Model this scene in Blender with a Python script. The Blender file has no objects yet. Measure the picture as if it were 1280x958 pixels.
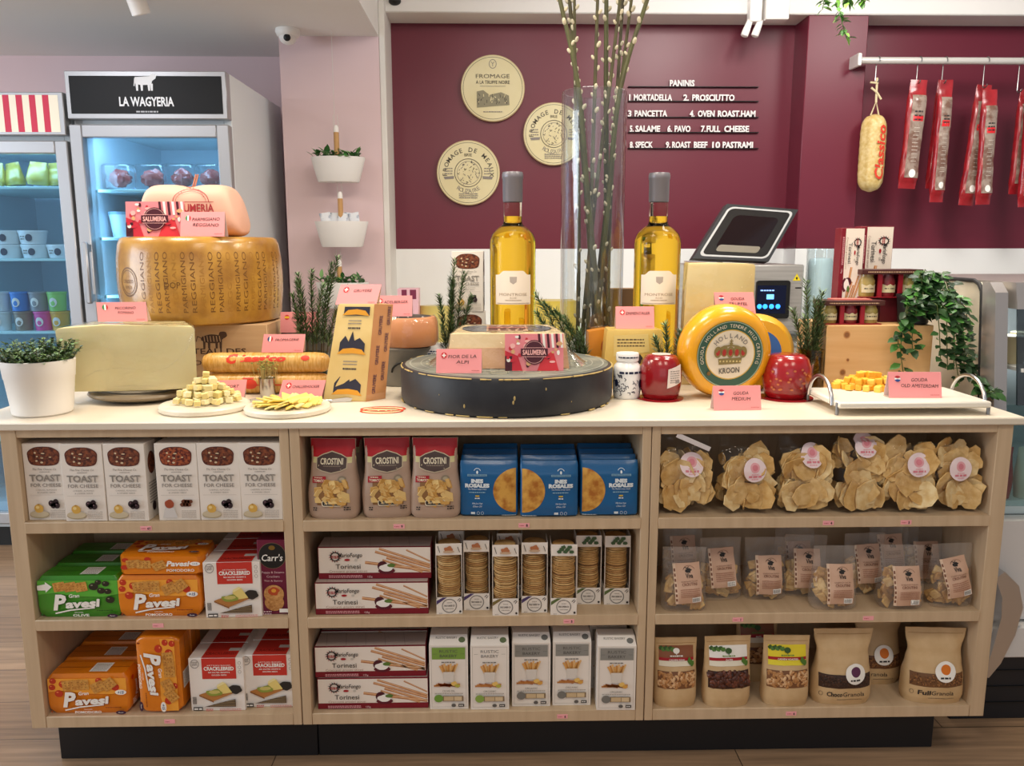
import bpy, math, random
from mathutils import Vector as V, Matrix, noise, Euler
from math import sin, cos, pi, radians as rad, sqrt
random.seed(7)
SC = bpy.context.scene
COL = SC.collection

# ------------------------------------------------------------ camera
CF, CPITCH, CYAW, CROLL = 1000.0, 0.167091, 0.020507, -0.000857
CLOC = V((-0.02532, -1.88038, 1.35604))
def cam_axes():
    fwd = V((sin(CYAW)*cos(CPITCH), cos(CYAW)*cos(CPITCH), -sin(CPITCH)))
    right = V((cos(CYAW), -sin(CYAW), 0)); up = right.cross(fwd)
    return cos(CROLL)*right+sin(CROLL)*up, -sin(CROLL)*right+cos(CROLL)*up, fwd
CA, CB, CC = cam_axes()
cam_d = bpy.data.cameras.new('camera'); cam = bpy.data.objects.new('camera', cam_d); COL.objects.link(cam)
m = Matrix((CA, CB, -CC)).transposed().to_4x4(); m.translation = CLOC
cam.matrix_world = m
cam_d.sensor_width = 36; cam_d.lens = 36*CF/1280; cam_d.clip_start = .02
SC.camera = cam
def P(u, w, y=None, z=None, x=None):
    """where the line of sight through photo pixel (u, w) meets the plane y=, z= or x="""
    d = CA*((u-640)/CF) - CB*((w-479)/CF) + CC
    t = (y-CLOC.y)/d.y if y is not None else (z-CLOC.z)/d.z if z is not None else (x-CLOC.x)/d.x
    return CLOC+d*t
def span(u0, u1, w, y):
    return abs(P(u1, w, y=y).x-P(u0, w, y=y).x)

# ------------------------------------------------------------ world, lights, exposure
W = bpy.data.worlds.new('World'); SC.world = W; W.use_nodes = True
bg = W.node_tree.nodes['Background']; bg.inputs[0].default_value = (.93, .95, 1, 1); bg.inputs[1].default_value = .38
def area(name, loc, size, power, color, look=(0, 0, -1), sy=None, spread=180):
    l = bpy.data.lights.new(name, 'AREA'); l.energy = power; l.color = color; l.size = size; l.spread = rad(spread)
    if sy: l.shape = 'RECTANGLE'; l.size_y = sy
    o = bpy.data.objects.new(name, l); COL.objects.link(o); o.location = loc
    o.rotation_euler = V(look).to_track_quat('-Z', 'Y').to_euler()
    return o
WARM = (1, .87, .70); COOL = (.80, .90, 1)
for i, (x, y, p) in enumerate([(-1.1, .15, 12), (-.1, .1, 13), (.95, .1, 13)]):
    area('ceiling_lamp', (x, y, 2.3), .35, p, WARM)
for x, y in [(-.2, -1.6), (1.2, -1.6)]:
    area('ceiling_lamp', (x, y, 2.8), .6, 12, WARM, look=(0, .35, -1))
area('ceiling_lamp', (1.1, .9, 2.7), .5, 24, (1, .93, .88), look=(.15, .6, -1))
area('ceiling_lamp', (2.2, .9, 2.7), .5, 15, (1, .95, .9), look=(.1, .6, -1))
area('ceiling_lamp', (.1, .7, 2.7), .5, 5, (1, .95, .9), look=(.25, .4, -1))
area('ceiling_lamp', (-1.9, .6, 2.3), .4, 12, (.95, .95, 1))
area('window_daylight', (-4.6, -.6, 1.6), 2.2, 120, COOL, look=(1, .15, -.25))
area('shopfront_daylight', (.3, -5.2, 1.9), 3.5, 13, (.95, .97, 1), look=(0, 1, -.12), sy=2.0)
SC.view_settings.view_transform = 'Standard'; SC.view_settings.look = 'None'
SC.view_settings.gamma = 1; SC.view_settings.use_curve_mapping = False; SC.view_settings.exposure = 0.0
cy = SC.cycles
cy.use_denoising = True; cy.max_bounces = 9; cy.transparent_max_bounces = 24; cy.transmission_bounces = 8
cy.caustics_reflective = False; cy.caustics_refractive = False; cy.sample_clamp_indirect = 4; cy.blur_glossy = .5

# ------------------------------------------------------------ materials
def lin(h):
    h = h.lstrip('#'); r = [int(h[i:i+2], 16)/255 for i in (0, 2, 4)]
    return tuple(c/12.92 if c <= .04045 else ((c+.055)/1.055)**2.4 for c in r)+(1,)
MC = {}
def mat(hx, rough=.5, metal=0, coat=0, h2=None, scale=20, stretch=(1, 1, 1), lo=.35, hi=.65, bump=0, bscale=None, emit=0, trans=0, detail=4, spec=.5, sss=0, ior=1.45, kind='noise', alpha=1):
    key = (hx, rough, metal, coat, h2, scale, stretch, lo, hi, bump, bscale, emit, trans, detail, spec, sss, ior, kind, alpha)
    if key in MC: return MC[key]
    m = bpy.data.materials.new('m_'+hx.strip('#')); m.use_nodes = True; nt = m.node_tree; N = nt.nodes; L = nt.links
    b = N['Principled BSDF']; b.inputs['Base Color'].default_value = lin(hx)
    b.inputs['Roughness'].default_value = rough; b.inputs['Metallic'].default_value = metal
    b.inputs['Coat Weight'].default_value = coat; b.inputs['Coat Roughness'].default_value = .15
    b.inputs['Transmission Weight'].default_value = trans; b.inputs['Specular IOR Level'].default_value = spec
    b.inputs['IOR'].default_value = ior
    if alpha < 1: b.inputs['Alpha'].default_value = alpha
    if sss: b.inputs['Subsurface Weight'].default_value = sss; b.inputs['Subsurface Radius'].default_value = (.02, .012, .006)
    if emit: b.inputs['Emission Color'].default_value = lin(hx); b.inputs['Emission Strength'].default_value = emit
    if h2 or bump:
        tc = N.new('ShaderNodeTexCoord'); mp = N.new('ShaderNodeMapping'); L.new(tc.outputs['Object'], mp.inputs[0])
        mp.inputs['Scale'].default_value = stretch
        def tex(s):
            t = N.new('ShaderNodeTexNoise' if kind == 'noise' else 'ShaderNodeTexVoronoi'); t.inputs['Scale'].default_value = s
            if kind == 'noise': t.inputs['Detail'].default_value = detail
            L.new(mp.outputs[0], t.inputs['Vector']); return t
        t = tex(scale)
        if h2:
            r = N.new('ShaderNodeValToRGB'); r.color_ramp.elements[0].position = lo; r.color_ramp.elements[1].position = hi
            r.color_ramp.elements[0].color = lin(hx); r.color_ramp.elements[1].color = lin(h2)
            L.new(t.outputs[0], r.inputs[0]); L.new(r.outputs[0], b.inputs['Base Color'])
        if bump:
            t2 = tex(bscale) if bscale else t
            bp = N.new('ShaderNodeBump'); bp.inputs['Strength'].default_value = bump; bp.inputs['Distance'].default_value = .004
            L.new(t2.outputs[0], bp.inputs['Height']); L.new(bp.outputs[0], b.inputs['Normal'])
    MC[key] = m
    return m
def film(tint='#ffffff', gloss=.12, rough=.12, bump=.6, bscale=35, haze=0.0, hazecol='#e8e6e2', fres=1.0):
    """thin clear plastic or pane glass: see-through with reflections, a little haze"""
    key = ('film', tint, gloss, rough, bump, bscale, haze, hazecol, fres)
    if key in MC: return MC[key]
    m = bpy.data.materials.new('m_film'); m.use_nodes = True; nt = m.node_tree; N = nt.nodes; L = nt.links
    N.remove(N['Principled BSDF']); out = N['Material Output']
    tr = N.new('ShaderNodeBsdfTransparent'); tr.inputs[0].default_value = lin(tint)
    gl = N.new('ShaderNodeBsdfGlossy'); gl.inputs['Roughness'].default_value = rough
    lw = N.new('ShaderNodeLayerWeight'); lw.inputs[0].default_value = .5
    pw = N.new('ShaderNodeMath'); pw.operation = 'POWER'; pw.inputs[1].default_value = 4.5; L.new(lw.outputs['Facing'], pw.inputs[0])
    ad = N.new('ShaderNodeMath'); ad.operation = 'MULTIPLY_ADD'; ad.use_clamp = True; ad.inputs[1].default_value = .8*fres; ad.inputs[2].default_value = gloss+.03*fres
    L.new(pw.outputs[0], ad.inputs[0])
    mx = N.new('ShaderNodeMixShader'); L.new(ad.outputs[0], mx.inputs[0]); L.new(tr.outputs[0], mx.inputs[1]); L.new(gl.outputs[0], mx.inputs[2])
    last = mx
    if haze:
        df = N.new('ShaderNodeBsdfDiffuse'); df.inputs[0].default_value = lin(hazecol)
        m2 = N.new('ShaderNodeMixShader'); m2.inputs[0].default_value = haze; L.new(mx.outputs[0], m2.inputs[1]); L.new(df.outputs[0], m2.inputs[2]); last = m2
    if bump:
        tc = N.new('ShaderNodeTexCoord'); t = N.new('ShaderNodeTexNoise'); t.inputs['Scale'].default_value = bscale; t.inputs['Detail'].default_value = 3
        L.new(tc.outputs['Object'], t.inputs['Vector']); bp = N.new('ShaderNodeBump'); bp.inputs['Strength'].default_value = bump; bp.inputs['Distance'].default_value = .01
        L.new(t.outputs[0], bp.inputs['Height']); L.new(bp.outputs[0], gl.inputs['Normal']); L.new(bp.outputs[0], lw.inputs['Normal'])
    L.new(last.outputs[0], out.inputs[0])
    MC[key] = m
    return m
def planks(name, c1, c2, width, length, rough=.45, grain=1.0, axis='x'):
    m = bpy.data.materials.new(name); m.use_nodes = True; nt = m.node_tree; N = nt.nodes; L = nt.links; b = N['Principled BSDF']
    tc = N.new('ShaderNodeTexCoord'); mp = N.new('ShaderNodeMapping'); L.new(tc.outputs['Object'], mp.inputs[0])
    if axis == 'y': mp.inputs['Rotation'].default_value = (0, 0, pi/2)
    br = N.new('ShaderNodeTexBrick'); L.new(mp.outputs[0], br.inputs['Vector'])
    br.inputs['Scale'].default_value = 1; br.inputs['Brick Width'].default_value = length; br.inputs['Row Height'].default_value = width
    br.inputs['Mortar Size'].default_value = .0015; br.inputs['Color1'].default_value = lin(c1); br.inputs['Color2'].default_value = lin(c2); br.inputs['Mortar'].default_value = lin('#4a3a2c')
    m2 = N.new('ShaderNodeMapping'); m2.inputs['Scale'].default_value = (2.2, 40, 2.2); L.new(mp.outputs[0], m2.inputs[0])
    t = N.new('ShaderNodeTexNoise'); t.inputs['Scale'].default_value = 1.5; t.inputs['Detail'].default_value = 6; L.new(m2.outputs[0], t.inputs['Vector'])
    mx = N.new('ShaderNodeMix'); mx.data_type = 'RGBA'; mx.blend_type = 'OVERLAY'; mx.inputs[0].default_value = .65*grain
    L.new(br.outputs[0], mx.inputs[6]); L.new(t.outputs[0], mx.inputs[7]); L.new(mx.outputs[2], b.inputs['Base Color'])
    b.inputs['Roughness'].default_value = rough
    return m

# ------------------------------------------------------------ mesh helpers
class MB:
    def __init__(s): s.v = []; s.f = []; s.mi = []; s.mats = []; s.M = Matrix()
    def mat_i(s, m):
        if m not in s.mats: s.mats.append(m)
        return s.mats.index(m)
    def add(s, vs, fs, m, M=None):
        o = len(s.v); T = s.M @ M if M is not None else s.M
        s.v += [T @ V(p) for p in vs]; i = s.mat_i(m)
        for f in fs: s.f.append(tuple(a+o for a in f)); s.mi.append(i)
        return s
    def box(s, x0, x1, y0, y1, z0, z1, m, bev=0, M=None):
        if bev <= 0:
            vs = [(x, y, z) for z in (z0, z1) for y in (y0, y1) for x in (x0, x1)]
            fs = [(0, 2, 3, 1), (4, 5, 7, 6), (0, 1, 5, 4), (2, 6, 7, 3), (0, 4, 6, 2), (1, 3, 7, 5)]
            return s.add(vs, fs, m, M)
        c = V(((x0+x1)/2, (y0+y1)/2, (z0+z1)/2)); h = V(((x1-x0)/2, (y1-y0)/2, (z1-z0)/2)); b = min(bev, *(v*.98 for v in h))
        vs = []; ix = {}
        for sx in (-1, 1):
            for sy in (-1, 1):
                for sz in (-1, 1):
                    for k in range(3):
                        e = [h.x-b, h.y-b, h.z-b]; e[k] = h[k]
                        ix[(sx, sy, sz, k)] = len(vs); vs.append((c.x+sx*e[0], c.y+sy*e[1], c.z+sz*e[2]))
        fs = []
        def quad(q):
            a = [V(vs[i]) for i in q]; n = (a[1]-a[0]).cross(a[2]-a[0]); ce = sum(a, V())/len(a)
            fs.append(tuple(q) if n.dot(ce-c) > 0 else tuple(reversed(q)))
        for sg in (-1, 1):
            quad([ix[(sg, a, d, 0)] for a, d in ((-1, -1), (1, -1), (1, 1), (-1, 1))])
            quad([ix[(a, sg, d, 1)] for a, d in ((-1, -1), (1, -1), (1, 1), (-1, 1))])
            quad([ix[(a, d, sg, 2)] for a, d in ((-1, -1), (1, -1), (1, 1), (-1, 1))])
        for a in (-1, 1):
            for d in (-1, 1):
                quad([ix[(a, d, -1, 0)], ix[(a, d, 1, 0)], ix[(a, d, 1, 1)], ix[(a, d, -1, 1)]])
                quad([ix[(a, -1, d, 0)], ix[(a, 1, d, 0)], ix[(a, 1, d, 2)], ix[(a, -1, d, 2)]])
                quad([ix[(-1, a, d, 1)], ix[(1, a, d, 1)], ix[(1, a, d, 2)], ix[(-1, a, d, 2)]])
                for e in (-1, 1): quad([ix[(a, d, e, 0)], ix[(a, d, e, 1)], ix[(a, d, e, 2)]])
        return s.add(vs, fs, m, M)
    def loft(s, rings, m, cap0=True, cap1=True, M=None, closed=True):
        n = len(rings[0]); vs = [p for r in rings for p in r]; fs = []
        for i in range(len(rings)-1):
            for j in range(n if closed else n-1):
                k = (j+1) % n; fs.append((i*n+j, i*n+k, (i+1)*n+k, (i+1)*n+j))
        if cap0: fs.append(tuple(reversed(range(n))))
        if cap1: fs.append(tuple((len(rings)-1)*n+j for j in range(n)))
        return s.add(vs, fs, m, M)
    def lathe(s, prof, m, seg=40, M=None, sx=1, sy=1, cap0=True, cap1=True, wob=0):
        rings = []
        for r, z in prof:
            r = max(r, 1e-4)
            rings.append([(sx*r*cos(2*pi*j/seg)*(1+wob*sin(3*2*pi*j/seg)), sy*r*sin(2*pi*j/seg), z) for j in range(seg)])
        return s.loft(rings, m, cap0, cap1, M)
    def tube(s, pts, r, m, seg=8, M=None):
        pts = [V(p) for p in pts]; n = len(pts); rr = r if isinstance(r, (list, tuple)) else [r]*n
        rings = []; up = V((0, 0, 1))
        t0 = (pts[1]-pts[0]).normalized(); a = t0.cross(up if abs(t0.z) < .95 else V((1, 0, 0))).normalized()
        for i, p in enumerate(pts):
            t = (pts[min(i+1, n-1)]-pts[max(i-1, 0)])
            t = t.normalized() if t.length > 1e-9 else t0
            a = (a-t*a.dot(t)).normalized(); b = t.cross(a)
            rings.append([p+rr[i]*(cos(2*pi*j/seg)*a+sin(2*pi*j/seg)*b) for j in range(seg)])
        return s.loft(rings, m, True, True, M)
    def prism(s, poly, y0, y1, m, M=None):
        """outline (x, z) pushed from y0 to y1"""
        n = len(poly); ar = sum(poly[i][0]*poly[(i+1) % n][1]-poly[(i+1) % n][0]*poly[i][1] for i in range(n))
        if ar < 0: poly = list(reversed(poly))
        vs = [(x, y0, z) for x, z in poly]+[(x, y1, z) for x, z in poly]
        fs = [tuple(range(n)), tuple(reversed(range(n, 2*n)))]
        fs += [((j+1) % n, j, n+j, n+(j+1) % n) for j in range(n)]
        return s.add(vs, fs, m, M)
    def ell(s, c, r, m, seg=16, ring=10, M=None, rot=None, nz=0, ns=1, sd=0):
        vs = [(0, 0, -1)]
        for i in range(1, ring):
            a = -pi/2+pi*i/ring
            vs += [(cos(a)*cos(2*pi*j/seg), cos(a)*sin(2*pi*j/seg), sin(a)) for j in range(seg)]
        vs.append((0, 0, 1)); fs = [(0, 1+(j+1) % seg, 1+j) for j in range(seg)]
        for i in range(ring-2):
            for j in range(seg):
                k = (j+1) % seg; o = 1+i*seg; fs.append((o+j, o+k, o+seg+k, o+seg+j))
        o = 1+(ring-2)*seg; fs += [(o+j, o+(j+1) % seg, len(vs)-1) for j in range(seg)]
        R = rot.to_matrix() if rot is not None else Matrix.Identity(3)
        if not hasattr(r, '__len__'): r = (r, r, r)
        out = []
        for p in vs:
            p = V(p); k = 1+nz*noise.noise(p*ns+V((sd, sd*.7, 0))) if nz else 1
            out.append(V(c)+R @ V((p.x*r[0]*k, p.y*r[1]*k, p.z*r[2]*k)))
        return s.add(out, fs, m, M)
    def grid(s, fn, nu, nv, m, M=None):
        vs = [fn(i/nu, j/nv) for j in range(nv+1) for i in range(nu+1)]
        fs = [(j*(nu+1)+i, j*(nu+1)+i+1, (j+1)*(nu+1)+i+1, (j+1)*(nu+1)+i) for j in range(nv) for i in range(nu)]
        return s.add(vs, fs, m, M)
    def build(s, name, parent=None, angle=38):
        me = bpy.data.meshes.new(name); me.from_pydata([tuple(p) for p in s.v], [], s.f)
        for m in s.mats: me.materials.append(m)
        me.polygons.foreach_set('material_index', s.mi)
        me.polygons.foreach_set('use_smooth', [True]*len(s.f))
        me.update()
        me.set_sharp_from_angle(angle=rad(angle))
        o = bpy.data.objects.new(name, me); COL.objects.link(o)
        if parent: o.parent = parent
        return o
def rrect(x0, x1, z0, z1, r, n=4):
    out = []
    for cx, cz, a in ((x1-r, z0+r, -90), (x1-r, z1-r, 0), (x0+r, z1-r, 90), (x0+r, z0+r, 180)):
        out += [(cx+r*cos(rad(a+90*i/n)), cz+r*sin(rad(a+90*i/n))) for i in range(n+1)]
    return out
def T(x=0, y=0, z=0, rx=0, ry=0, rz=0, s=1):
    return Matrix.Translation((x, y, z)) @ Euler((rad(rx), rad(ry), rad(rz))).to_matrix().to_4x4() @ Matrix.Scale(s, 4)

USED = set()
def tag(o, label, cat, group=None, kind=None):
    o['label'] = label; o['category'] = cat
    if group: o['group'] = group
    if kind: o['kind'] = kind
    return o
def thing(name, label, cat, loc=(0, 0, 0), rz=0, group=None, rx=0, ry=0):
    o = bpy.data.objects.new(name, None); COL.objects.link(o); o.empty_display_size = .05
    o.location = loc; o.rotation_euler = (rad(rx), rad(ry), rad(rz))
    return tag(o, label, cat, group)
def struct(name, mb, parent=None):
    o = mb.build(name, parent)
    if not parent: o['kind'] = 'structure'
    return o
KIDS = {}
def kids(o): return [c for c in bpy.data.objects if c.parent == o]
def dup(root, loc, rz=0, label=None, group=None, rx=0, ry=0, scale=None):
    r = root.copy(); COL.objects.link(r); r.location = loc; r.rotation_euler = (rad(rx), rad(ry), rad(rz))
    if label: r['label'] = label
    if group: r['group'] = group
    if scale: r.scale = scale
    for ch in KIDS.setdefault(root.name, kids(root)):
        c = ch.copy(); COL.objects.link(c); c.parent = r
        for g in KIDS.setdefault(ch.name, kids(ch)):
            d = g.copy(); COL.objects.link(d); d.parent = c
    return r

# ------------------------------------------------------------ printed artwork laid on faces
TXT = {}
def textmesh(t, bold=0.0):
    k = (t, bold)
    if k in TXT: return TXT[k]
    cu = bpy.data.curves.new('t', 'FONT'); cu.body = t; cu.size = 1; cu.resolution_u = 2; cu.offset = bold
    ob = bpy.data.objects.new('t', cu)
    me = ob.to_mesh()
    vs = [tuple(p.co[:2]) for p in me.vertices]; fs = [tuple(p.vertices) for p in me.polygons]
    ob.to_mesh_clear(); bpy.data.objects.remove(ob); bpy.data.curves.remove(cu)
    x0 = min((p[0] for p in vs), default=0); x1 = max((p[0] for p in vs), default=1)
    y0 = 0; y1 = .7
    TXT[k] = (vs, fs, x0, x1, y1)
    return TXT[k]
def dmap(depth=1e-4):
    pass
class Art:
    """flat print: shapes in metres on a sheet (u right, v up), laid on a surface by fn(u, v, height)"""
    def __init__(s, fn=None, eps=.00025, d0=.0004, curved=0): s.mb = MB(); s.n = 0; s.cu = curved; s.fn = fn or (lambda u, v, d: V((u, -d, v))); s.eps = eps; s.d0 = d0
    def _d(s): s.n += 1; return s.d0+s.eps*s.n
    def polys(s, vs, fs, m):
        d = s._d(); s.mb.add([s.fn(u, v, d) for u, v in vs], fs, m); return s
    def fan(s, c, pts, m):
        """star-shaped outline in rings of small faces, so that it follows a curved surface"""
        st = s.cu; o = []
        for (x0, z0), (x1, z1) in zip(pts, pts[1:]+pts[:1]):
            k = max(1, int(math.ceil(math.hypot(x1-x0, z1-z0)/st))); o += [(x0+(x1-x0)*i/k, z0+(z1-z0)*i/k) for i in range(k)]
        n = len(o); K = max(1, int(math.ceil(max(math.hypot(x-c[0], z-c[1]) for x, z in o)/st)))
        vs = [c]+[(c[0]+(x-c[0])*k/K, c[1]+(z-c[1])*k/K) for k in range(1, K+1) for x, z in o]
        fs = [(0, 1+i, 1+(i+1) % n) for i in range(n)]
        fs += [(1+(k-1)*n+i, 1+k*n+i, 1+k*n+(i+1) % n, 1+(k-1)*n+(i+1) % n) for k in range(1, K) for i in range(n)]
        return s.polys(vs, fs, m)
    def poly(s, pts, m): 
        pts = list(pts); n = len(pts); ar = sum(pts[i][0]*pts[(i+1) % n][1]-pts[(i+1) % n][0]*pts[i][1] for i in range(n))
        if ar < 0: pts = list(reversed(pts))
        if s.cu: return s.fan((sum(p[0] for p in pts)/n, sum(p[1] for p in pts)/n), pts, m)
        return s.polys(pts, [tuple(range(n))], m)
    def rect(s, x0, x1, z0, z1, m, nu=1, nv=1):
        if s.cu: nu = max(nu, int((x1-x0)/s.cu)+1); nv = max(nv, int((z1-z0)/s.cu)+1)
        vs = [(x0+(x1-x0)*i/nu, z0+(z1-z0)*j/nv) for j in range(nv+1) for i in range(nu+1)]
        fs = [(j*(nu+1)+i, j*(nu+1)+i+1, (j+1)*(nu+1)+i+1, (j+1)*(nu+1)+i) for j in range(nv) for i in range(nu)]
        return s.polys(vs, fs, m)
    def ell(s, cx, cz, rx, rz, m, n=28, a0=0, a1=360):
        if s.cu and a1-a0 == 360: return s.fan((cx, cz), [(cx+rx*cos(2*pi*i/n), cz+rz*sin(2*pi*i/n)) for i in range(n)], m)
        vs = [(cx, cz)]+[(cx+rx*cos(rad(a0+(a1-a0)*i/n)), cz+rz*sin(rad(a0+(a1-a0)*i/n))) for i in range(n+1)]
        return s.polys(vs, [(0, i+1, i+2) for i in range(n)], m)
    def blob(s, cx, cz, rx, rz, m, sd=0, k=.25, n=24):
        pts = []
        for i in range(n):
            a = 2*pi*i/n; q = 1+k*noise.noise(V((cos(a)*1.6+sd*3.1, sin(a)*1.6, sd)))
            pts.append((cx+rx*q*cos(a), cz+rz*q*sin(a)))
        if s.cu: return s.fan((cx, cz), pts, m)
        return s.polys([(cx, cz)]+pts, [(0, 1+i, 1+(i+1) % n) for i in range(n)], m)
    def ring(s, cx, cz, rx, rz, t, m, n=32, a0=0, a1=360):
        vs = []
        for i in range(n+1):
            a = rad(a0+(a1-a0)*i/n); vs += [(cx+rx*cos(a), cz+rz*sin(a)), (cx+(rx-t)*cos(a), cz+(rz-t)*sin(a))]
        return s.polys(vs, [(2*i+1, 2*i, 2*i+2, 2*i+3) for i in range(n)], m)
    def line(s, pts, w, m):
        d = s._d()
        for (x0, z0), (x1, z1) in zip(pts, pts[1:]):
            l = math.hypot(x1-x0, z1-z0) or 1; nx, nz = -(z1-z0)/l*w/2, (x1-x0)/l*w/2
            s.mb.add([s.fn(x0-nx, z0-nz, d), s.fn(x1-nx, z1-nz, d), s.fn(x1+nx, z1+nz, d), s.fn(x0+nx, z0+nz, d)], [(0, 1, 2, 3)], m)
        return s
    def text(s, t, cx, cz, h, m, w=None, bold=0.0, shear=0, rot=0, align='c'):
        """cap height h, centred at (cx, cz); w squeezes or stretches to that width"""
        vs, fs, x0, x1, y1 = textmesh(t, bold)
        k = h/y1; kx = k if w is None else w/(x1-x0)
        off = -(x0+x1)/2 if align == 'c' else -x0
        c, sn = cos(rad(rot)), sin(rad(rot)); out = []
        for x, y in vs:
            a = (x+off)*kx; b = (y-y1/2)*k; a += shear*b
            out.append((cx+a*c-b*sn, cz+a*sn+b*c))
        return s.polys(out, fs, m)
    def arc(s, t, cx, cz, r, h, m, a0, a1, bold=0.0, inner=False):
        """characters along a circle from angle a0 to a1 (degrees)"""
        n = len(t)
        for i, ch in enumerate(t):
            if ch == ' ': continue
            a = a0+(a1-a0)*(i+.5)/n
            s.text(ch, cx+r*cos(rad(a)), cz+r*sin(rad(a)), h, m, bold=bold, rot=a-90 if not inner else a+90)
            s.n -= 1
        s.n += 1
        return s
    def scrib(s, x0, x1, z, h, m, rows=1, gap=None, sd=0):
        """tiny print: rows of short bars at the size of the small lettering"""
        rnd = random.Random(sd+int(1e4*abs(x0)+1e5*abs(z)))
        d = s._d(); gap = gap or h*1.8
        for r in range(rows):
            x = x0; zz = z-r*gap
            while x < x1-h*.3:
                w = min(h*rnd.uniform(.8, 2.6), x1-x)
                s.mb.add([s.fn(x, zz, d), s.fn(x+w, zz, d), s.fn(x+w, zz+h, d), s.fn(x, zz+h, d)], [(0, 1, 2, 3)], m)
                x += w+h*.5
        return s
    def build(s, name, parent): return s.mb.build(name, parent)
def face(ox=0, oy=0, oz=0, U=(1, 0, 0), Vv=(0, 0, 1), N=(0, -1, 0)):
    o, U, Vv, N = V((ox, oy, oz)), V(U), V(Vv), V(N)
    return lambda u, v, d: o+U*u+Vv*v+N*d
WHITE = mat('#f2efea', .45); BLACK = mat('#141414', .45); INK = mat('#2b2624', .6)
STEEL = mat('#c9c9ca', .28, 1); DSTEEL = mat('#8d8f92', .35, 1)
# ============================================================ the setting
CEIL = mat('#e9e7e3', .8); PINK = mat('#e2c9cb', .75); BURG = mat('#6a2233', .36, spec=.5)
WTILE = mat('#f1f2f0', .35)
FLOOR = planks('m_floor', '#a98a6c', '#8f7257', .19, 1.25, rough=.38, axis='x')
mb = MB(); mb.box(-6, 5, -6, 3.2, -.05, 0, FLOOR); struct('floor', mb)
YB = 2.45
XW = P(483.5, 150, y=YB).x; XC0 = P(353, 150, y=2.2).x; XC1 = P(476, 150, y=2.2).x; XT = P(483.5, 150, y=2.2).x
mb = MB(); mb.box(XW-.02, 3.6, YB, YB+.1, 1.352, 2.9, BURG); struct('wall_back', mb)
mb = MB(); mb.box(XW-.02, 3.6, YB-.006, YB+.1, 0, 1.352, WTILE); struct('wall_back_tiled', mb)
mb = MB(); mb.box(-6, XC0+.02, 2.62, 2.72, 0, 2.9, PINK); struct('wall_left', mb)
mb = MB(); mb.box(XC0, XC1, 2.2, 2.8, 0, 2.36, PINK); struct('trim_1', mb)            # pink column
mb = MB(); mb.box(XC1, XT, 2.2, 2.5, 0, 2.9, mat('#e4e1da', .5), .004); struct('trim_2', mb)
mb = MB(); mb.box(-6, XC1, -1.4, 2.75, 2.36, 2.95, CEIL); struct('ceiling', mb)              # lowered part, left
mb = MB(); mb.box(XC1, 3.6, -1.4, 2.75, 2.88, 2.95, CEIL); struct('ceiling_raised', mb)
a = P(600, 16, y=2.26).z
mb = MB(); mb.box(XT-.01, 3.6, 2.26, 2.6, a, 2.88, CEIL, .006); struct('trim_3', mb)            # white beam
p0 = P(1003, 160, y=2.27).x; p1 = P(1077, 160, y=2.27).x
mb = MB(); mb.box(p0, p1, 2.27, 2.5, 1.352, a+.001, BURG, .004); struct('trim_4', mb)
mb = MB(); mb.box(p0, p1, 2.266, 2.5, 0, 1.352, WTILE, .003); struct('trim_5', mb)

# ============================================================ the display counter
ASH = mat('#cdb595', .5, h2='#bda383', scale=3, stretch=(14, 1.2, 1.2), lo=.3, hi=.75, detail=6)
ASHV = mat('#cdb595', .5, h2='#bda383', scale=3, stretch=(14, 14, .9), lo=.3, hi=.75, detail=6)
KICK = mat('#17171a', .5)
CT = .95; S1, S2, S3 = .7005, .4475, .1855; DEP = .31
def cabinet(label, x0, x1, sl, sr):
    t = thing('shelf_cabinet', label, 'cabinet', ((x0+x1)/2, 0, .155)); w = (x1-x0)/2
    z = lambda q: q-.155
    def pt(name, *a, m=ASH, b=.0012):
        q = MB(); q.box(*a, m, b); return q.build(name, t)
    pt('side_panel', -w, -w+sl, 0, DEP+.03, z(.155), z(.9315), m=ASHV)
    pt('side_panel', w-sr, w, 0, DEP+.03, z(.155), z(.9315), m=ASHV)
    pt('top_rail', -w+sl, w-sr, .001, DEP, z(.911), z(.9315))
    pt('back_panel', -w+sl, w-sr, DEP, DEP+.02, z(.155), z(.911))
    pt('bottom_panel', -w+sl, w-sr, 0.0005, DEP, z(.155), z(S3))
    for s in (S1, S2): pt('shelf', -w+sl-.0, w-sr, -.002, DEP, z(s-.028), z(s))
    return t
XL, XA, XB, XR = -1.2055, -.5222, .3519, 1.2377
cabinet('pale wood open shelf unit holding toast boxes and crackers at the left end', XL, XA-.001, .037, .022)
cabinet('pale wood open shelf unit in the middle below the big black wheel', XA+.001, XB-.001, .024, .021)
cabinet('pale wood open shelf unit holding clear bags and kraft pouches at the right end', XB+.001, XR, .021, .038)
t = thing('counter_plinth', 'black recessed toe kick along the foot of the counter', 'plinth', (0, .1, 0))
for x0, x1 in ((-1.2, -.51), (-.508, 1.17)):
    q = MB(); q.box(x0, x1, 0, .3, 0, .155, KICK, .002); q.build('kick_board', t)
q = MB(); q.box(1.19, 1.232, .05, .3, .10, .155, ASHV, .002); q.build('foot_block', t)
mb = MB(); mb.box(-1.30, 1.262, -.012, .86, .9315, CT, mat('#e6dccb', .32, h2='#e0d5c2', scale=6), .003)
tag(mb.build('countertop'), 'cream white worktop slab running along the whole counter', 'countertop')
t = thing('counter_carcass', 'plain wooden rear carcass behind the open shelf units', 'cabinet', (0, .6, .155))
q = MB(); q.box(-1.2, 1.235, -.24, .24, 0, .7765, ASH, .002); q.build('carcass_body', t)
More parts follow.
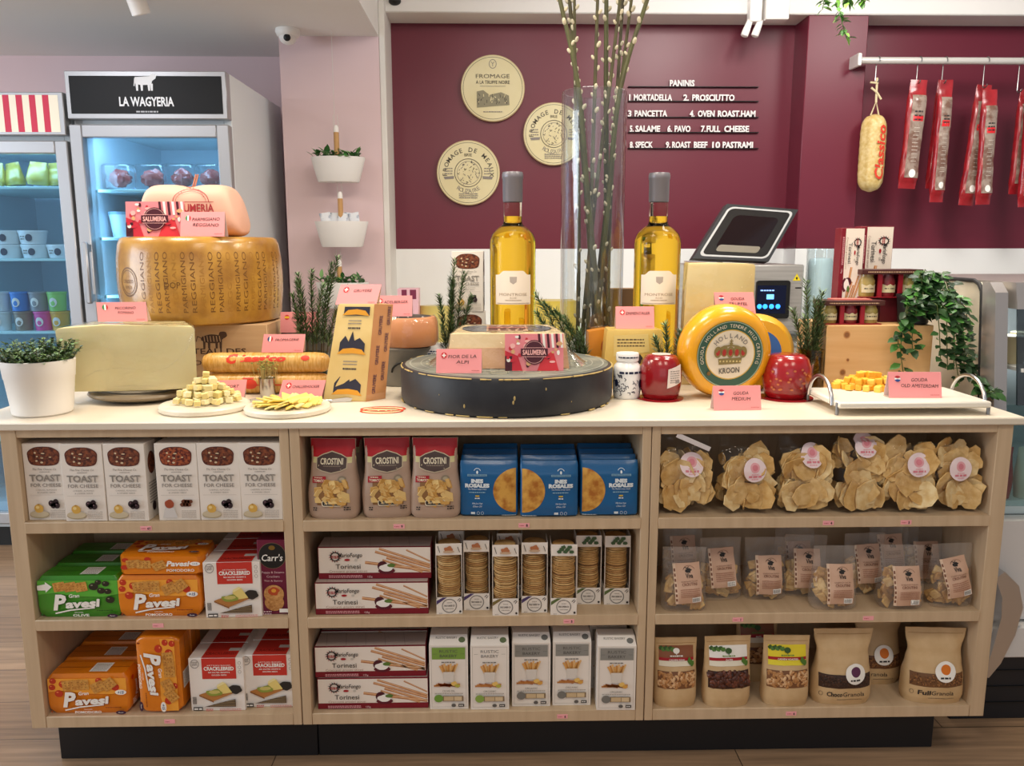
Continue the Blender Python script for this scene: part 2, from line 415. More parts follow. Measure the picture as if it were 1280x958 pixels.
# ============================================================ goods on the open shelves
CARD = mat('#ece4da', .5); CARDS = mat('#d9d0c6', .5); RED = mat('#a51522', .45); DRED = mat('#7c0f22', .45)
GREY = mat('#8a837c', .6); TAN = mat('#c79a62', .7, h2='#9a6a38', scale=90); YEL = mat('#e0b04a', .6); 
def fx(u0, u1, w, y): return (P(u0, w, y=y).x+P(u1, w, y=y).x)/2
PINKTAG = mat('#f2a9ae', .6)

# ---- toast boxes
BREAD = mat('#8a4a2c', .7, h2='#4a2016', scale=120, lo=.4, hi=.6); BREAD2 = mat('#a8552f', .7, h2='#5a1c18', scale=140, lo=.42, hi=.58)
SEED = mat('#d8c3a0', .7); CHERRY = mat('#2c1a20', .5); CREAMBALL = mat('#d6a94e', .5); STONE = mat('#c9bb9d', .6); CHOC = mat('#6b3a22', .5)
def toast_box(variant, label, loc, rz=0, group='white toast boxes'):
    w, d, h = .100, .062, .193
    t = thing('toast_box', label, 'box', loc, rz, group)
    q = MB(); q.box(-w/2, w/2, 0, d, 0, h, CARD, .0012); q.build('carton', t)
    a = Art(face(0, 0, 0, U=(.893, 0, 0)))
    br = BREAD2 if variant else BREAD
    pts = []
    for i in range(40):
        th = 2*pi*i/40; c, s_ = cos(th), sin(th)
        x = .043*math.copysign(abs(c)**.75, c); z = .024*math.copysign(abs(s_)**(.8 if s_ > 0 else .5), s_)
        pts.append((x*(1+.03*sin(5*th)), .161+z))
    a.poly(pts, mat('#5a2a1e', .7)); a.poly([(x*.94, .161+(z-.161)*.92) for x, z in pts], br)
    rnd = random.Random(3)
    for i in range(12):
        th = rnd.uniform(0, 6.28); r = rnd.uniform(.2, .85); a.ell(.038*r*cos(th), .161+.02*r*sin(th), rnd.uniform(.0015, .005), rnd.uniform(.001, .0025), SEED if i % 3 else mat('#3a1714', .6), n=8); a.n -= 1
    a.n += 1
    a.text('The Fine Cheese Co.', 0, .129, .0052, GREY, w=.066, shear=.3)
    a.scrib(-.014, .014, .1215, .0015, GREY)
    a.text('TOAST', 0, .107, .0165, mat('#a8a198', .6), w=.083, bold=.03); a.text('TOAST', -.0008, .1075, .0162, CARD, w=.083, bold=-.005); a.text('TOAST', -.0012, .1078, .0158, mat('#8d867e', .6), w=.082, bold=.0)
    a.text('FOR CHEESE', 0, .0895, .0088, GREY, w=.081, bold=.012)
    a.text('CHOCOLATE, HAZELNUTS' if variant else 'CHERRIES, ALMONDS', 0, .0775, .0034, GREY, w=.056); a.text('& LINSEED SEEDS', 0, .071, .0034, GREY, w=.048)
    a.line([(-.045, .065), (.045, .065)], .0006, mat('#bdb4aa', .6))
    if variant:
        a.poly([(-.044, .008), (-.036, .034), (-.012, .034), (-.004, .008)], mat('#d3cfcb', .5)); a.blob(-.024, .043, .0125, .011, mat('#a04a2c', .5), 2, .1)
        for i in range(6): a.blob(.012+.008*(i % 3)+.004*(i//3), .045+.008*(i//3)-.004, .0075, .005, CHOC, i, .2); a.n -= 1
        a.n += 1
    else:
        a.ell(-.024, .015, .026, .0088, mat('#a99a78', .6)); a.ell(-.024, .0172, .0255, .0085, STONE); a.blob(-.024, .031, .0125, .0105, CREAMBALL, 1, .12); a.ell(-.027, .034, .005, .004, mat('#ecd28d', .5), n=10); a.ell(-.024, .041, .003, .002, mat('#b88a35', .5), n=8)
        for cx, cz, r in ((.012, .044, .0085), (.024, .048, .0075), (.026, .039, .0085), (.016, .038, .007)): a.ell(cx, cz, r, r*.95, CHERRY, n=14); a.n -= 1
        a.n += 1
        for cx, cz in ((.01, .047), (.025, .042)): a.ell(cx, cz, .002, .0014, mat('#8a6a78', .5), n=6)
    a.scrib(.008, .047, .025, .0016, mat('#b5aca2', .6), rows=6, gap=.0035)
    a.build('front_print', t)
    b = Art(face(w/2, d/2, 0, U=(0, 1, 0), N=(1, 0, 0)))
    b.ell(0, .14, .019, .028, BREAD); b.scrib(-.02, .02, .09, .003, GREY, rows=8, gap=.007); b.ell(.0, .03, .01, .012, CHERRY, n=12); b.build('side_print', t)
    b = Art(face(-w/2, d/2, 0, U=(0, -1, 0), N=(-1, 0, 0)))
    b.ell(0, .14, .019, .028, BREAD); b.scrib(-.02, .02, .09, .003, GREY, rows=8, gap=.007); b.build('side_print', t)
    return t
z1 = S1+.0003
def px(u, y, z): return P(u, 479, y=y).x if False else (lambda r: r)(0)
def xat(u, y, z):
    """x of the point at depth y and height z that the photo shows in column u"""
    lo, hi = -3., 3.
    for _ in range(40):
        mi = (lo+hi)/2; d = V((mi, y, z))-CLOC
        if 640+CF*d.dot(CA)/d.dot(CC) < u: lo = mi
        else: hi = mi
    return lo
fr = 'white printed toast box, '
tb = toast_box(0, fr+'first from the left on the top left shelf', (xat(33, .016, S1)+.05, .016, z1), 0)
dup(tb, (xat(82.8, .006, S1)+.05, .006, z1), 0, fr+'second from the left on the top left shelf')
dup(tb, (xat(135.5, .006, S1)+.05, .006, z1), -1, fr+'third from the left, at the gap on the top left shelf')
tv = toast_box(1, 'white toast box with chocolates and a red-brown slice, just right of the gap', (-0.7977, .007, z1), 0)
dup(tb, (-0.6967, .007, z1), 0, fr+'second from the right on the top left shelf')
dup(tb, (-0.5957, .007, z1), 0, fr+'touching the right side panel on the top left shelf')
dup(tb, (xat(100, .09, S1), .09, z1), 0, 'white toast box behind the second one from the left')
dup(tb, (xat(170, .09, S1), .09, z1), 0, 'white toast box behind the third one, its side showing in the gap')
dup(tb, (xat(240, .09, S1), .09, z1), 0, 'white toast box behind the chocolate one')
dup(tb, (xat(322, .09, S1), .09, z1), 0, 'white toast box behind the two at the right end')

# ---- flow-wrapped cracker packs
CRK = mat('#d9a24e', .7, h2='#b87830', scale=140); TOM = mat('#c2371f', .35); OLIVE = mat('#2b2a20', .3); WL = mat('#f4f1ea', .5)
def cracker(a, cx, cz, s, rot, dots=True):
    c, sn = cos(rad(rot)), sin(rad(rot)); R = lambda x, z: (cx+x*c-z*sn*.8, cz+x*sn+z*c*.8)
    n = 7; pts = []
    for k in range(4):
        for i in range(n):
            q = -1+2*i/n; o = 1+.06*(i % 2)
            x, z = ((q, -o), (o, q), (-q, o), (-o, -q))[k]; pts.append(R(x*s, z*s))
    a.poly(pts, CRK)
    if dots:
        for i in range(3):
            for j in range(3): a.ell(*R((i-1)*s*.55, (j-1)*s*.55), s*.09, s*.07, mat('#8a5a24', .7), n=6); a.n -= 1
        a.n += 1
def soft_block(w, d, h, m, top=None, r=.012):
    q = MB(); rings = []
    for i in range(9):
        z = h*i/8; e = r*(1-min(1, min(i, 8-i)/1.6))**2; rings.append([(x, y+d/2, z) for x, y in rrect(-w/2+e, w/2-e, -d/2+e*.5, d/2-e*.5, r*.7, 4)])
    out = []
    for i, rg in enumerate(rings):
        out.append([V((x+.0012*noise.noise(V((x*40, y*40, z*30))), y+.0012*noise.noise(V((x*30, y*40, z*30+9))), z)) for x, y, z in rg])
    q.loft(out, m)
    return q
def pavesi(col, dark, label, loc, rz=0, group='orange cracker packs', flavour='POMODORO', lying=False, upright=False, rx=0, ry=0):
    w, d, h = .208, .072, .108
    t = thing('cracker_pack', label, 'cracker pack', loc, rz, group, rx, ry)
    wrapm = mat(col, .3, coat=.3, bump=.25, bscale=60)
    soft_block(w, d, h, wrapm).build('wrapper', t)
    fn = lambda u, v, dd: V((u, -dd-.0006-.001*cos(u/w*pi)*cos((v/h-.5)*pi), v))
    a = Art(fn)
    g = flavour == 'OLIVE'
    a.poly([(-w/2+.006, .062), (-w/2+.006, h-.01), (w/2-.006, h-.01), (w/2-.006, .062), (.06, .055), (0, .057), (-.06, .066)], mat('#5db23c' if g else '#f3a63c', .35))
    if g:
        for cx in (-.045, -.018, .009): cracker(a, cx, .082, .0145, 8)
        a.poly([(-.098, .074), (-.098, .086), (-.078, .09), (-.078, .096), (-.062, .083), (-.078, .068), (-.078, .074)], WL)
        for cx, cz, r in ((.04, .083, .012), (.058, .072, .01), (.07, .09, .009), (.052, .094, .008), (.074, .07, .009), (.078, .048, .011)): a.ell(cx, cz, r, r*.8, OLIVE, n=14); a.ell(cx-r*.3, cz+r*.3, r*.25, r*.15, mat('#8a8a70', .4), n=6); a.n -= 2
        a.n += 2
    else:
        for cx, cz, r in ((-.085, .092, .0085), (-.088, .075, .0085), (-.06, .083, .0105), (-.072, .058, .0105), (.03, .092, .0085), (.07, .074, .0105)): a.ell(cx, cz, r, r*.92, TOM, n=14); a.ell(cx-r*.3, cz+r*.35, r*.3, r*.18, mat('#f08a5a', .4), n=6); a.n -= 2
        a.n += 2
        for cx, cz, ro in ((-.045, .08, 5), (-.012, .082, 0), (.028, .076, 25), (.055, .083, 35)): cracker(a, cx, cz, .0165, ro)
    DK = mat(dark, .4)
    for dx, dz, mm in ((.0015, -.0012, DK), (0, 0, WL)):
        a.text('P', -.044+dx, .043+dz, .038, mm, bold=.045, shear=.2); a.text('avesi', .011+dx, .04+dz, .020, mm, w=.084, bold=.045, shear=.2, rot=3)
        a.line([(-.058+dx, .014+dz), (-.02+dx, .0225+dz), (.04+dx, .0285+dz)], .0035, mm)
    a.text('Gran', -.008, .0605, .009, WL, bold=.02, shear=.15, rot=3)
    if not g: 
        a.ell(.085, .062, .014, .007, WL); a.text('+15', .085, .062, .007, mat('#274a86', .5), bold=.03, shear=.2)
    a.text('CRACKERS' , 0, .0165, .003, WL)
    a.text('OLIVE' if g else flavour, 0 if not g else .005, .009, .0062, WL, w=.066 if not g else .04, bold=.03)
    a.scrib(.045, .085, .02, .0022, DK); a.ell(.082, .007, .013, .005, mat('#3a1c3a', .4)); a.text('Pavesi', .082, .007, .0035, WL, shear=.2)
    a.ell(-.09, .012, .0025, .004, DK, n=8)
    a.build('front_print', t)
    b = Art(lambda u, v, dd: V((u, v, h+dd)))
    b.rect(.0, .045, .014, .058, WL); b.scrib(.004, .041, .05, .002, mat('#9a948c', .6), rows=8, gap=.005); b.line([(-w/2+.01, .036), (0, .036)], .0015, DK); b.line([(.045, .036), (w/2-.01, .036)], .0015, DK); b.build('top_print', t)
    b = Art(lambda u, v, dd: V((w/2+dd+.0008, u, v)))
    b.text('Pavesi', .036, .055, .012, WL, shear=.2, rot=90, bold=.03); b.ell(.02, .09, .006, .006, TOM); b.line([(.055, .02), (.055, .09)], .002, DK); b.scrib(.012, .03, .03, .003, WL, rows=3); b.build('side_print', t)
    return t
z2, z3 = S2+.0003, S3+.0003
gp = pavesi('#3f8f25', '#1f5a1a', 'green cracker pack in front on the middle left shelf', (xat(90.5, .012, S2), .012, z2), 0, 'green cracker packs', 'OLIVE')
dup(gp, (gp.location.x+.004, .09, z2+.002), 0, 'green cracker pack second from the front, its top showing')
dup(gp, (gp.location.x+.008, .168, z2+.004), 0, 'green cracker pack at the back of its row')
op = pavesi('#e07f14', '#8a3a10', 'orange cracker pack standing below the flat one on the middle left shelf', (xat(200.5, .012, S2), .012, z2))
dup(op, (op.location.x, .16, z2), 0, 'orange cracker pack hidden behind the standing one')
# the pack lying flat on top: front face looks up
fl = dup(op, (xat(203, .02, S2+.11), .012, z2+.1085+.054), 0, 'orange cracker pack lying flat on top of the standing one', rx=-90, scale=(1, .75, 1))
fs = Art(lambda u, v, dd: V((u, .072-v, -dd)))
for cx, cz, r in ((-.085, .055, .008), (-.088, .03, .009), (-.03, .058, .008)): fs.ell(cx, cz, r, r*.9, TOM)
for cx, cz, ro in ((-.065, .042, 5), (-.04, .04, 0), (-.002, .036, 25)): cracker(fs, cx, cz, .017, ro)
fs.text('Pavesi', .045, .043, .017, WL, w=.055, bold=.04, shear=.2); fs.ell(.086, .042, .013, .007, WL); fs.text('+15', .086, .042, .006, mat('#274a86', .5)); fs.text('POMODORO', .05, .02, .009, WL, w=.068, bold=.02)
fsm = fs.mb
for p_ in fsm.v: pass
ob = fs.build('edge_print', fl)
# ---- seeded cracker cartons
CWHITE = mat('#efe8e0', .45); CRED = mat('#c8352a', .45)
def cracklebred(label, loc, rz=0):
    w, d, h = .138, .076, .145
    t = thing('cracker_carton', label, 'box', loc, rz, 'white and red cracker cartons')
    q = MB(); q.box(-w/2, w/2, 0, d, 0, h, CWHITE, .001); q.build('carton', t)
    a = Art(face())
    a.rect(-.036, .050, .088, h-.0005, CRED); a.text('ARTISAN BAKED', .007, .125, .003, WL, w=.06); a.text('CRACKLEBRED', .007, .1165, .0095, WL, w=.076, bold=.035)
    a.text('SEA SALTED GRAINS &', .007, .106, .0034, WL, w=.055, bold=.02); a.text('GOLDEN SEEDS', .007, .099, .0034, WL, w=.038, bold=.02)
    a.ring(-.053, .13, .011, .012, .0015, GREY); a.scrib(-.060, -.046, .134, .002, GREY, rows=3, gap=.004)
    for zz in (.132, .12, .108): a.ring(.060, zz, .004, .0045, .0008, GREY, n=12)
    a.poly([(-.046, .046), (-.010, .028), (.052, .054), (.038, .064), (0, .062)], mat('#b5793c', .6)); a.poly([(-.046, .046), (-.010, .028), (-.010, .024), (-.046, .042)], mat('#8f5a28', .6))
    a.blob(.046, .06, .017, .013, mat('#2a2622', .5), 4, .2); a.poly([(.0, .066), (.022, .078), (.038, .052), (.012, .048)], mat('#e8d27c', .5)); a.poly([(.0, .066), (.022, .078), (.016, .082), (.002, .074)], mat('#f1e3a4', .5))
    a.blob(-.006, .052, .021, .009, mat('#8f9a3e', .6), 2, .3); a.blob(-.006, .054, .014, .005, mat('#c9bb6a', .6), 5, .3)
    a.poly([(-.035, .013), (.046, .013), (.046, .034), (.02, .028)], mat('#4a3626', .6))
    for i in range(4): a.line([(-.02+.014*i, .016+.004*i), (.045, .016+.0045*i)], .0012, mat('#a8926a', .6)); a.n -= 1
    a.n += 1
    a.rect(-.062, -.038, .004, .013, INK); a.scrib(-.06, -.04, .006, .004, WL); a.scrib(-.03, -.012, .006, .002, CRED, rows=2); a.scrib(.005, .06, .006, .002, mat('#d88a80', .5), rows=2, gap=.004)
    for k in range(5): a.line([(-.061+.002*k, .022), (-.061+.002*k, .042)], .0012, INK); a.n -= 1
    a.build('front_print', t)
    b = Art(lambda u, v, dd: V((u, v, h+dd)))
    b.rect(-.036, .050, .0, d, CRED); b.text('CRACKLEBRED', .007, .022, .012, mat('#8a1e18', .45), w=.078, bold=.03); b.rect(.022, .052, .035, .05, mat('#cfc9c2', .5)); b.build('top_print', t)
    return t
cb = cracklebred('white and red cracker carton in front on the middle left shelf', (xat(293, .006, S2), .006, z2), 2)
dup(cb, (cb.location.x-.002, .088, z2), 2, 'white and red cracker carton second from the front on the middle left shelf')
dup(cb, (cb.location.x-.004, .17, z2), 2, 'white and red cracker carton at the back of the middle left shelf')
dup(cb, (xat(278, .02, S3)-.009, .02, z3), 0, 'white and red cracker carton in front beside the upright orange pack')
dup(cb, (xat(278, .02, S3)-.009, .102, z3), 0, 'white and red cracker carton behind the one beside the upright orange pack')
dup(cb, (xat(350, .034, S3)-.004, .034, z3), 0, 'white and red cracker carton touching the right panel of the bottom left shelf')
dup(cb, (xat(350, .034, S3)-.004, .115, z3), 0, 'white and red cracker carton behind the one at the right panel, bottom left shelf')
# ---- tall plum carton
t = thing('cracker_carton', 'narrow plum cracker carton with a black oval at the right panel', 'box', (-.5826, .02, z2), 0)
PLUM = mat('#6e1738', .4); w, d, h = .074, .055, .196
q = MB(); q.box(-w/2, w/2, 0, d, 0, h, PLUM, .001); q.build('carton', t)
a = Art(face()); a.ell(0, .155, .034, .034, mat('#7d6a50', .4)); a.ell(0, .155, .033, .033, BLACK); a.text("Carr's", 0, .15, .017, WL, w=.052, shear=.15, bold=.01); a.ell(0, .176, .008, .006, mat('#7a5a20', .4))
a.text('Poppy & Sesame', 0, .112, .0055, mat('#e8c8cc', .5), w=.056); a.text('Crackers', 0, .101, .0055, mat('#e8c8cc', .5), w=.032); a.text('Thin & Savory', 0, .09, .0045, mat('#e8c8cc', .5), w=.046)
a.ell(0, .032, .024, .022, mat('#cf9a5c', .7, h2='#a8703a', scale=150)); a.ell(0, .055, .025, .024, mat('#d8a566', .7, h2='#b57c42', scale=150)); a.blob(.0, .062, .014, .011, mat('#b84a24', .5), 3, .3); a.ell(0, .064, .006, .005, mat('#e2a23a', .5))
a.rect(.012, .033, .006, .016, WL); a.scrib(-.032, -.008, .007, .003, mat('#e8c8cc', .5), rows=3, gap=.006); a.build('front_print', t)
b = Art(face(w/2, d/2, 0, U=(0, 1, 0), N=(1, 0, 0))); b.scrib(-.02, .02, .15, .003, WL, rows=14, gap=.008); b.build('side_print', t)
# ---- bottom left shelf
op3 = dup(op, (xat(115, .03, S3), .012, z3), 0, 'orange cracker pack in front at the left of the bottom shelf')
dup(op, (op3.location.x+.003, .09, z3+.003), 0, 'orange cracker pack second from the front, bottom left shelf')
dup(op, (op3.location.x+.006, .168, z3+.006), 0, 'orange cracker pack at the back, bottom left shelf')
dup(op, (xat(204, .012, S3)-.056, .01, z3+.104), 0, 'orange cracker pack standing on its end, bottom left shelf', ry=90)
dup(op, (xat(204, .012, S3)-.056, .086, z3+.104), 0, 'orange cracker pack on its end behind the first upright one', ry=90)

# ---- bags: shapes by height
class Bag:
    """keys (z, half width, half depth, roundness); centred on y = 0"""
    def __init__(s, keys, wr=.0015, fr=45, sd=0): s.k = keys; s.wr = wr; s.fr = fr; s.sd = sd; s.h = keys[-1][0]
    def at(s, z):
        k = s.k
        if z <= k[0][0]: return k[0][1:]
        for a, b in zip(k, k[1:]):
            if z <= b[0]:
                t = (z-a[0])/(b[0]-a[0]); t = t*t*(3-2*t)*.6+t*.4
                return tuple(p+(q-p)*t for p, q in zip(a[1:], b[1:]))
        return k[-1][1:]
    def off(s, x, z): 
        e = min(1, max(0, z/.02))
        return s.wr*e*(noise.noise(V((x*s.fr, z*s.fr*.7, s.sd)))+.5*noise.noise(V((x*s.fr*2.3, z*s.fr*2, s.sd+7))))
    def mesh(s, m, nz=26, seg=36, q=None, M=None, z0=0, z1=None, grow=0):
        q = q or MB(); rings = []; z1 = s.h if z1 is None else z1
        for i in range(nz+1):
            z = z0+(z1-z0)*i/nz; a, b, n = s.at(z); r = []
            for j in range(seg):
                t = 2*pi*j/seg; c, sn = cos(t), sin(t)
                x = (a+grow)*math.copysign(abs(c)**(2/n), c); y = (b+grow)*math.copysign(abs(sn)**(2/n), sn)
                r.append((x, y+s.off(x, z)*(1 if sn > -.2 else 1), z))
            rings.append(r)
        return q.loft(rings, m, M=M)
    def front(s, u, v, d):
        a, b, n = s.at(v); t = min(1, abs(u)/a)
        return V((u, -b*(1-t**n)**(1/n)+s.off(u, v)-d, v))
def art_grid(art, x0, x1, z0, z1, m, nu=10, nv=10): art.rect(x0, x1, z0, z1, m, nu, nv)

# ---- crostini bags
KRAFTP = mat('#b59a86', .45, bump=.2, bscale=50); CTOP = mat('#b3141f', .4, bump=.2, bscale=50); CREAM = mat('#e8dcc0', .5)
def crostini(label, loc, rz=0):
    t = thing('crostini_bag', label, 'snack bag', loc, rz, 'red topped crostini bags')
    B = Bag([(0, .055, .034, 4), (.01, .062, .038, 4), (.06, .064, .04, 3.5), (.12, .056, .03, 3.2), (.15, .054, .018, 3), (.185, .056, .006, 2.6), (.196, .057, .003, 2.4)], .002, 40, 3)
    B.mesh(KRAFTP, q=(q := MB())); q.build('bag', t)
    a = Art(B.front, curved=.008)
    art_grid(a, -.0545, .0545, .152, .195, CTOP, 14, 8); art_grid(a, -.055, .055, .138, .152, mat('#d8d098', .5), 14, 3)
    # window with the toasts
    pts = [(-.036, .034), (.036, .034), (.04, .06), (.026, .094), (-.02, .094), (-.038, .07)]
    art_grid(a, -.036, .038, .036, .092, mat('#8a6238', .5), 10, 8)
    a.build('printed_band', t)
    q = MB(); rnd = random.Random(5)
    for i in range(26):
        x, z = rnd.uniform(-.03, .032), rnd.uniform(.04, .088); p = B.front(x, z, .001)
        s_ = rnd.uniform(.011, .017); n = 5; pl = [(s_*(1+.25*rnd.random())*cos(2*pi*k/n), s_*.7*(1+.25*rnd.random())*sin(2*pi*k/n)) for k in range(n)]
        q.prism(pl, 0, .005, mat(('#d9b06a', '#e3c27e', '#c99a50')[i % 3], .7), T(p.x, p.y-.001, p.z, rnd.uniform(-25, 25), rnd.uniform(0, 360), rnd.uniform(-25, 25)))
    o = q.build('toasted_bread_pieces', t); o['kind'] = 'stuff'
    a = Art(B.front, d0=.0022, eps=.0003, curved=.008)
    hexa = [(-.036, .128), (-.036, .15), (-.022, .158), (0, .165), (.022, .158), (.036, .15), (.036, .128), (.022, .122), (0, .117), (-.022, .122)]
    a.poly([(x*1.06, .141+(z-.141)*1.1) for x, z in hexa], mat('#c9b89a', .5)); a.poly(hexa, mat('#4a3833', .5)); a.text('CROSTINI', 0, .143, .014, CREAM, w=.056, bold=.025); a.scrib(-.02, .022, .131, .002, mat('#8a7a6a', .5)); a.build('brand_badge', t); a = Art(B.front, d0=.0022, eps=.0003, curved=.008)
    a.poly([(-.047, .091), (-.013, .093), (-.013, .108), (-.047, .106)], RED); a.text('TOMATO', -.03, .097, .006, CREAM, w=.028, bold=.03); a.scrib(-.042, -.022, .103, .002, CREAM)
    a.ell(.026, .101, .010, .008, mat('#8f826e', .5)); a.ell(.026, .101, .006, .004, mat('#b5a98e', .5)); a.build('flavour_print', t); a = Art(B.front, d0=.0022, eps=.0003, curved=.008)
    a.poly(rrect(-.024, .026, .034, .049, .005), CREAM); a.poly(rrect(-.022, .024, .036, .047, .004), INK); a.text('ASTURIANA', .001, .0415, .005, CREAM, w=.036, bold=.02)
    a.scrib(-.046, -.036, .028, .003, INK, rows=2); a.scrib(.03, .046, .03, .003, INK, rows=2)
    a.build('front_print', t)
    return t
c0 = crostini('crostini bag with a red top at the left panel of the middle unit', (xat(420.5, .045, S1), .043, z1), -3)
dup(c0, (xat(486, .045, S1), .048, z1), 5, 'crostini bag with a red top in the middle of three, turned aside')
dup(c0, (xat(544, .045, S1)+.003, .044, z1), 0, 'crostini bag with a red top next to the blue packets')
dup(c0, (xat(420.5, .045, S1), .14, z1), 0, 'crostini bag in shadow behind the left one')
dup(c0, (xat(486, .045, S1), .14, z1), 0, 'crostini bag in shadow behind the middle one')
# ---- blue biscuit packets
BLUE = mat('#0d5c93', .3, coat=.2, bump=.2, bscale=45); TORTA = mat('#d6a24a', .6, h2='#a8641e', scale=45, lo=.42, hi=.66); SKY = mat('#dfe9ee', .5)
def ines(label, loc, rz=0, right=True, group='blue biscuit packets'):
    w, h = .1425, .141
    t = thing('biscuit_packet', label, 'biscuit packet', loc, rz, group)
    B = Bag([(0, w/2-.004, .006, 5), (.006, w/2, .014, 5), (.03, w/2, .018, 4), (.11, w/2, .018, 4), (h-.01, w/2, .01, 4), (h, w/2-.002, .003, 4)], .0012, 35, 1)
    q = MB(); B.mesh(BLUE, q=q, seg=48); q.build('wrapper', t)
    a = Art(B.front, curved=.008)
    s = 1 if right else -1
    xe = s*(w/2-.0045); r = .056; cz = .068; n = 30
    pts = [(xe-s*r*sin(pi*i/n)*1.0, cz+r*cos(pi*i/n)) for i in range(n+1)]
    vs = []
    for i in range(n+1):
        for k in range(7): vs.append((xe+(pts[i][0]-xe)*k/6, pts[i][1]))
    fs = [(i*7+k, i*7+k+1, i*7+8+k, i*7+7+k) for i in range(n) for k in range(6)]
    if not right: fs = [tuple(reversed(f)) for f in fs]
    a.polys(vs, fs, TORTA)
    c = -s*.028
    a.ring(c, .115, .009, .009, .0012, SKY, a0=20, a1=160); a.ell(c, .1145, .0025, .004, SKY, n=8); a.rect(c-.024, c+.024, .1045, .110, mat('#7fa9c2', .5)); a.text('MASTERS OF FINE BAKING', c, .1072, .0036, BLUE, w=.044)
    a.text('INES', c, .093, .0088, SKY, w=.030, bold=.07); a.text('ROSALES', c, .0815, .0088, SKY, w=.060, bold=.07); a.text('The Mediterranean Snack', c, .0725, .004, SKY, w=.046, shear=.2)
    a.scrib(c-.02, c+.02, .063, .0025, mat('#8fb6cc', .5)); a.rect(c-.005, c+.005, .053, .057, mat('#c8a83a', .5)); a.scrib(c-.006, c+.006, .048, .0025, SKY)
    a.text('With Extra Virgin', c, .0365, .0045, SKY, w=.026, shear=.3); a.text('Olive Oil', c, .029, .0045, SKY, w=.022, shear=.3)
    a.rect(c-.016, c-.006, .008, .014, SKY); a.ring(c+.002, .011, .0035, .0045, .0008, SKY, n=12); a.ring(c+.012, .011, .0035, .0045, .0008, SKY, n=12); a.scrib(xe-s*.035 if right else xe, xe if right else xe+.035, .005, .002, SKY)
    a.build('front_print', t)
    return t
iA = ines('blue biscuit packet in front beside the crostini, torta on its right half', (xat(611.5, .03, S1), .03, z1), -2, True)
iB = ines('blue biscuit packet in front in the middle stack, torta on its left half', (xat(686, .02, S1), .022, z1), 0, False)
iC = dup(iB, (xat(760, .03, S1), .027, z1), -1, 'blue biscuit packet in front at the right panel, torta on its left half')
for s_, u, nm in ((iA, 611.5, 'left'), (iB, 687, 'middle'), (iC, 757, 'right')):
    for k, wd in ((1, 'second'), (2, 'third'), (3, 'fourth')):
        dup(s_, (s_.location.x+.001*k, s_.location.y+.040*k, z1+.004*k), random.uniform(-1.5, 1.5), f'blue biscuit packet {wd} from the front in the {nm} stack')
# ---- breadstick cartons
STICK = mat('#c98f5e', .6, h2='#a86a3c', scale=50); IVORY = mat('#ece2d6', .45)
def torinesi(label, loc, rz=0, rx=0, ry=0, group='long breadstick cartons'):
    w, d, h = .283, .075, .084
    t = thing('breadstick_carton', label, 'box', loc, rz, group, rx, ry)
    q = MB(); q.box(-w/2, w/2, 0, d, 0, h, DRED, .001); q.build('carton', t)
    a = Art(face())
    a.rect(-w/2+.002, w/2-.001, .0165, h-.001, IVORY)
    for x0, z0, x1, z1_, wd in ((.002, .072, .139, .030, .0052), (.012, .08, .139, .036, .005), (-.024, .044, .139, .021, .0062), (.03, .056, .139, .02, .0052), (.08, .076, .139, .046, .0032), (.02, .05, .12, .017, .004)):
        a.line([(x0, z0), (x1, max(z1_, .017))], wd*1.25, STICK); a.line([(x0, z0+.001), (x1, max(z1_, .017)+.001)], wd*.45, mat('#e3b488', .5)); a.n -= 2
    a.n += 2
    a.ell(.02, .034, .013, .013, mat('#4a1220', .5)); a.blob(.03, .027, .019, .013, mat('#f0ece6', .5), 2, .15); a.blob(.03, .022, .021, .008, mat('#5a1424', .5), 5, .1); a.blob(.029, .029, .016, .009, mat('#f3efe9', .5), 7, .15); a.blob(.042, .036, .01, .005, mat('#5a7a34', .5), 3, .3)
    for i in range(14):
        an = 2*pi*i/14; a.poly([(-.098+.011*cos(an-.15), .0605+.011*sin(an-.15)), (-.098+.011*cos(an+.15), .0605+.011*sin(an+.15)), (-.098+.017*cos(an+.2), .0605+.017*sin(an+.2))], RED if i % 2 else INK); a.n -= 1
    a.n += 1
    a.ring(-.098, .0605, .012, .0125, .003, INK); a.scrib(-.107, -.09, .060, .0025, RED, rows=2, gap=.004)
    a.text('MarioFongo', -.060, .0645, .011, INK, w=.060, shear=.15, bold=.01); a.ell(-.068, .052, .007, .003, RED); a.ell(-.046, .052, .004, .003, mat('#c8c0b4', .5))
    a.text('Torinesi', -.066, .035, .0125, INK, w=.062, bold=.006); a.text('Croccanti grissini stirati', -.066, .0225, .006, mat('#a08070', .5), w=.095)
    a.scrib(-.115, -.03, .0095, .0024, mat('#d89aa0', .5), rows=2, gap=.004); a.text('125g', -.012, .008, .005, mat('#e8c8c8', .5)); a.build('front_print', t)
    b = Art(lambda u, v, dd: V((u, v, h+dd)))
    b.rect(-w/2+.002, w/2-.002, .004, d-.003, mat('#b9a8a0', .45))
    for i in range(5): b.line([(-w/2+.03+.05*i, .006), (-w/2+.02+.05*i, d-.005)], .0012, mat('#988882', .5)); b.n -= 1
    b.build('top_print', t)
    return t
to = torinesi('red and ivory breadstick carton, lower on the middle shelf', (xat(465.5, .016, S2), .014, z2), 0)
dup(to, (xat(469, .036, S2+.08), .036, z2+.085), 0, 'red and ivory breadstick carton, upper one on the middle shelf')
dup(to, (xat(470, .1, S2), .1, z2), 0, 'red and ivory breadstick carton behind the lower on the middle shelf')
dup(to, (xat(466.5, .016, S3), .02, z3), 0, 'red and ivory breadstick carton, lower on the bottom shelf')
dup(to, (xat(463, .016, S3+.08), .026, z3+.085), 0.5, 'red and ivory breadstick carton, upper one in front on the bottom shelf')
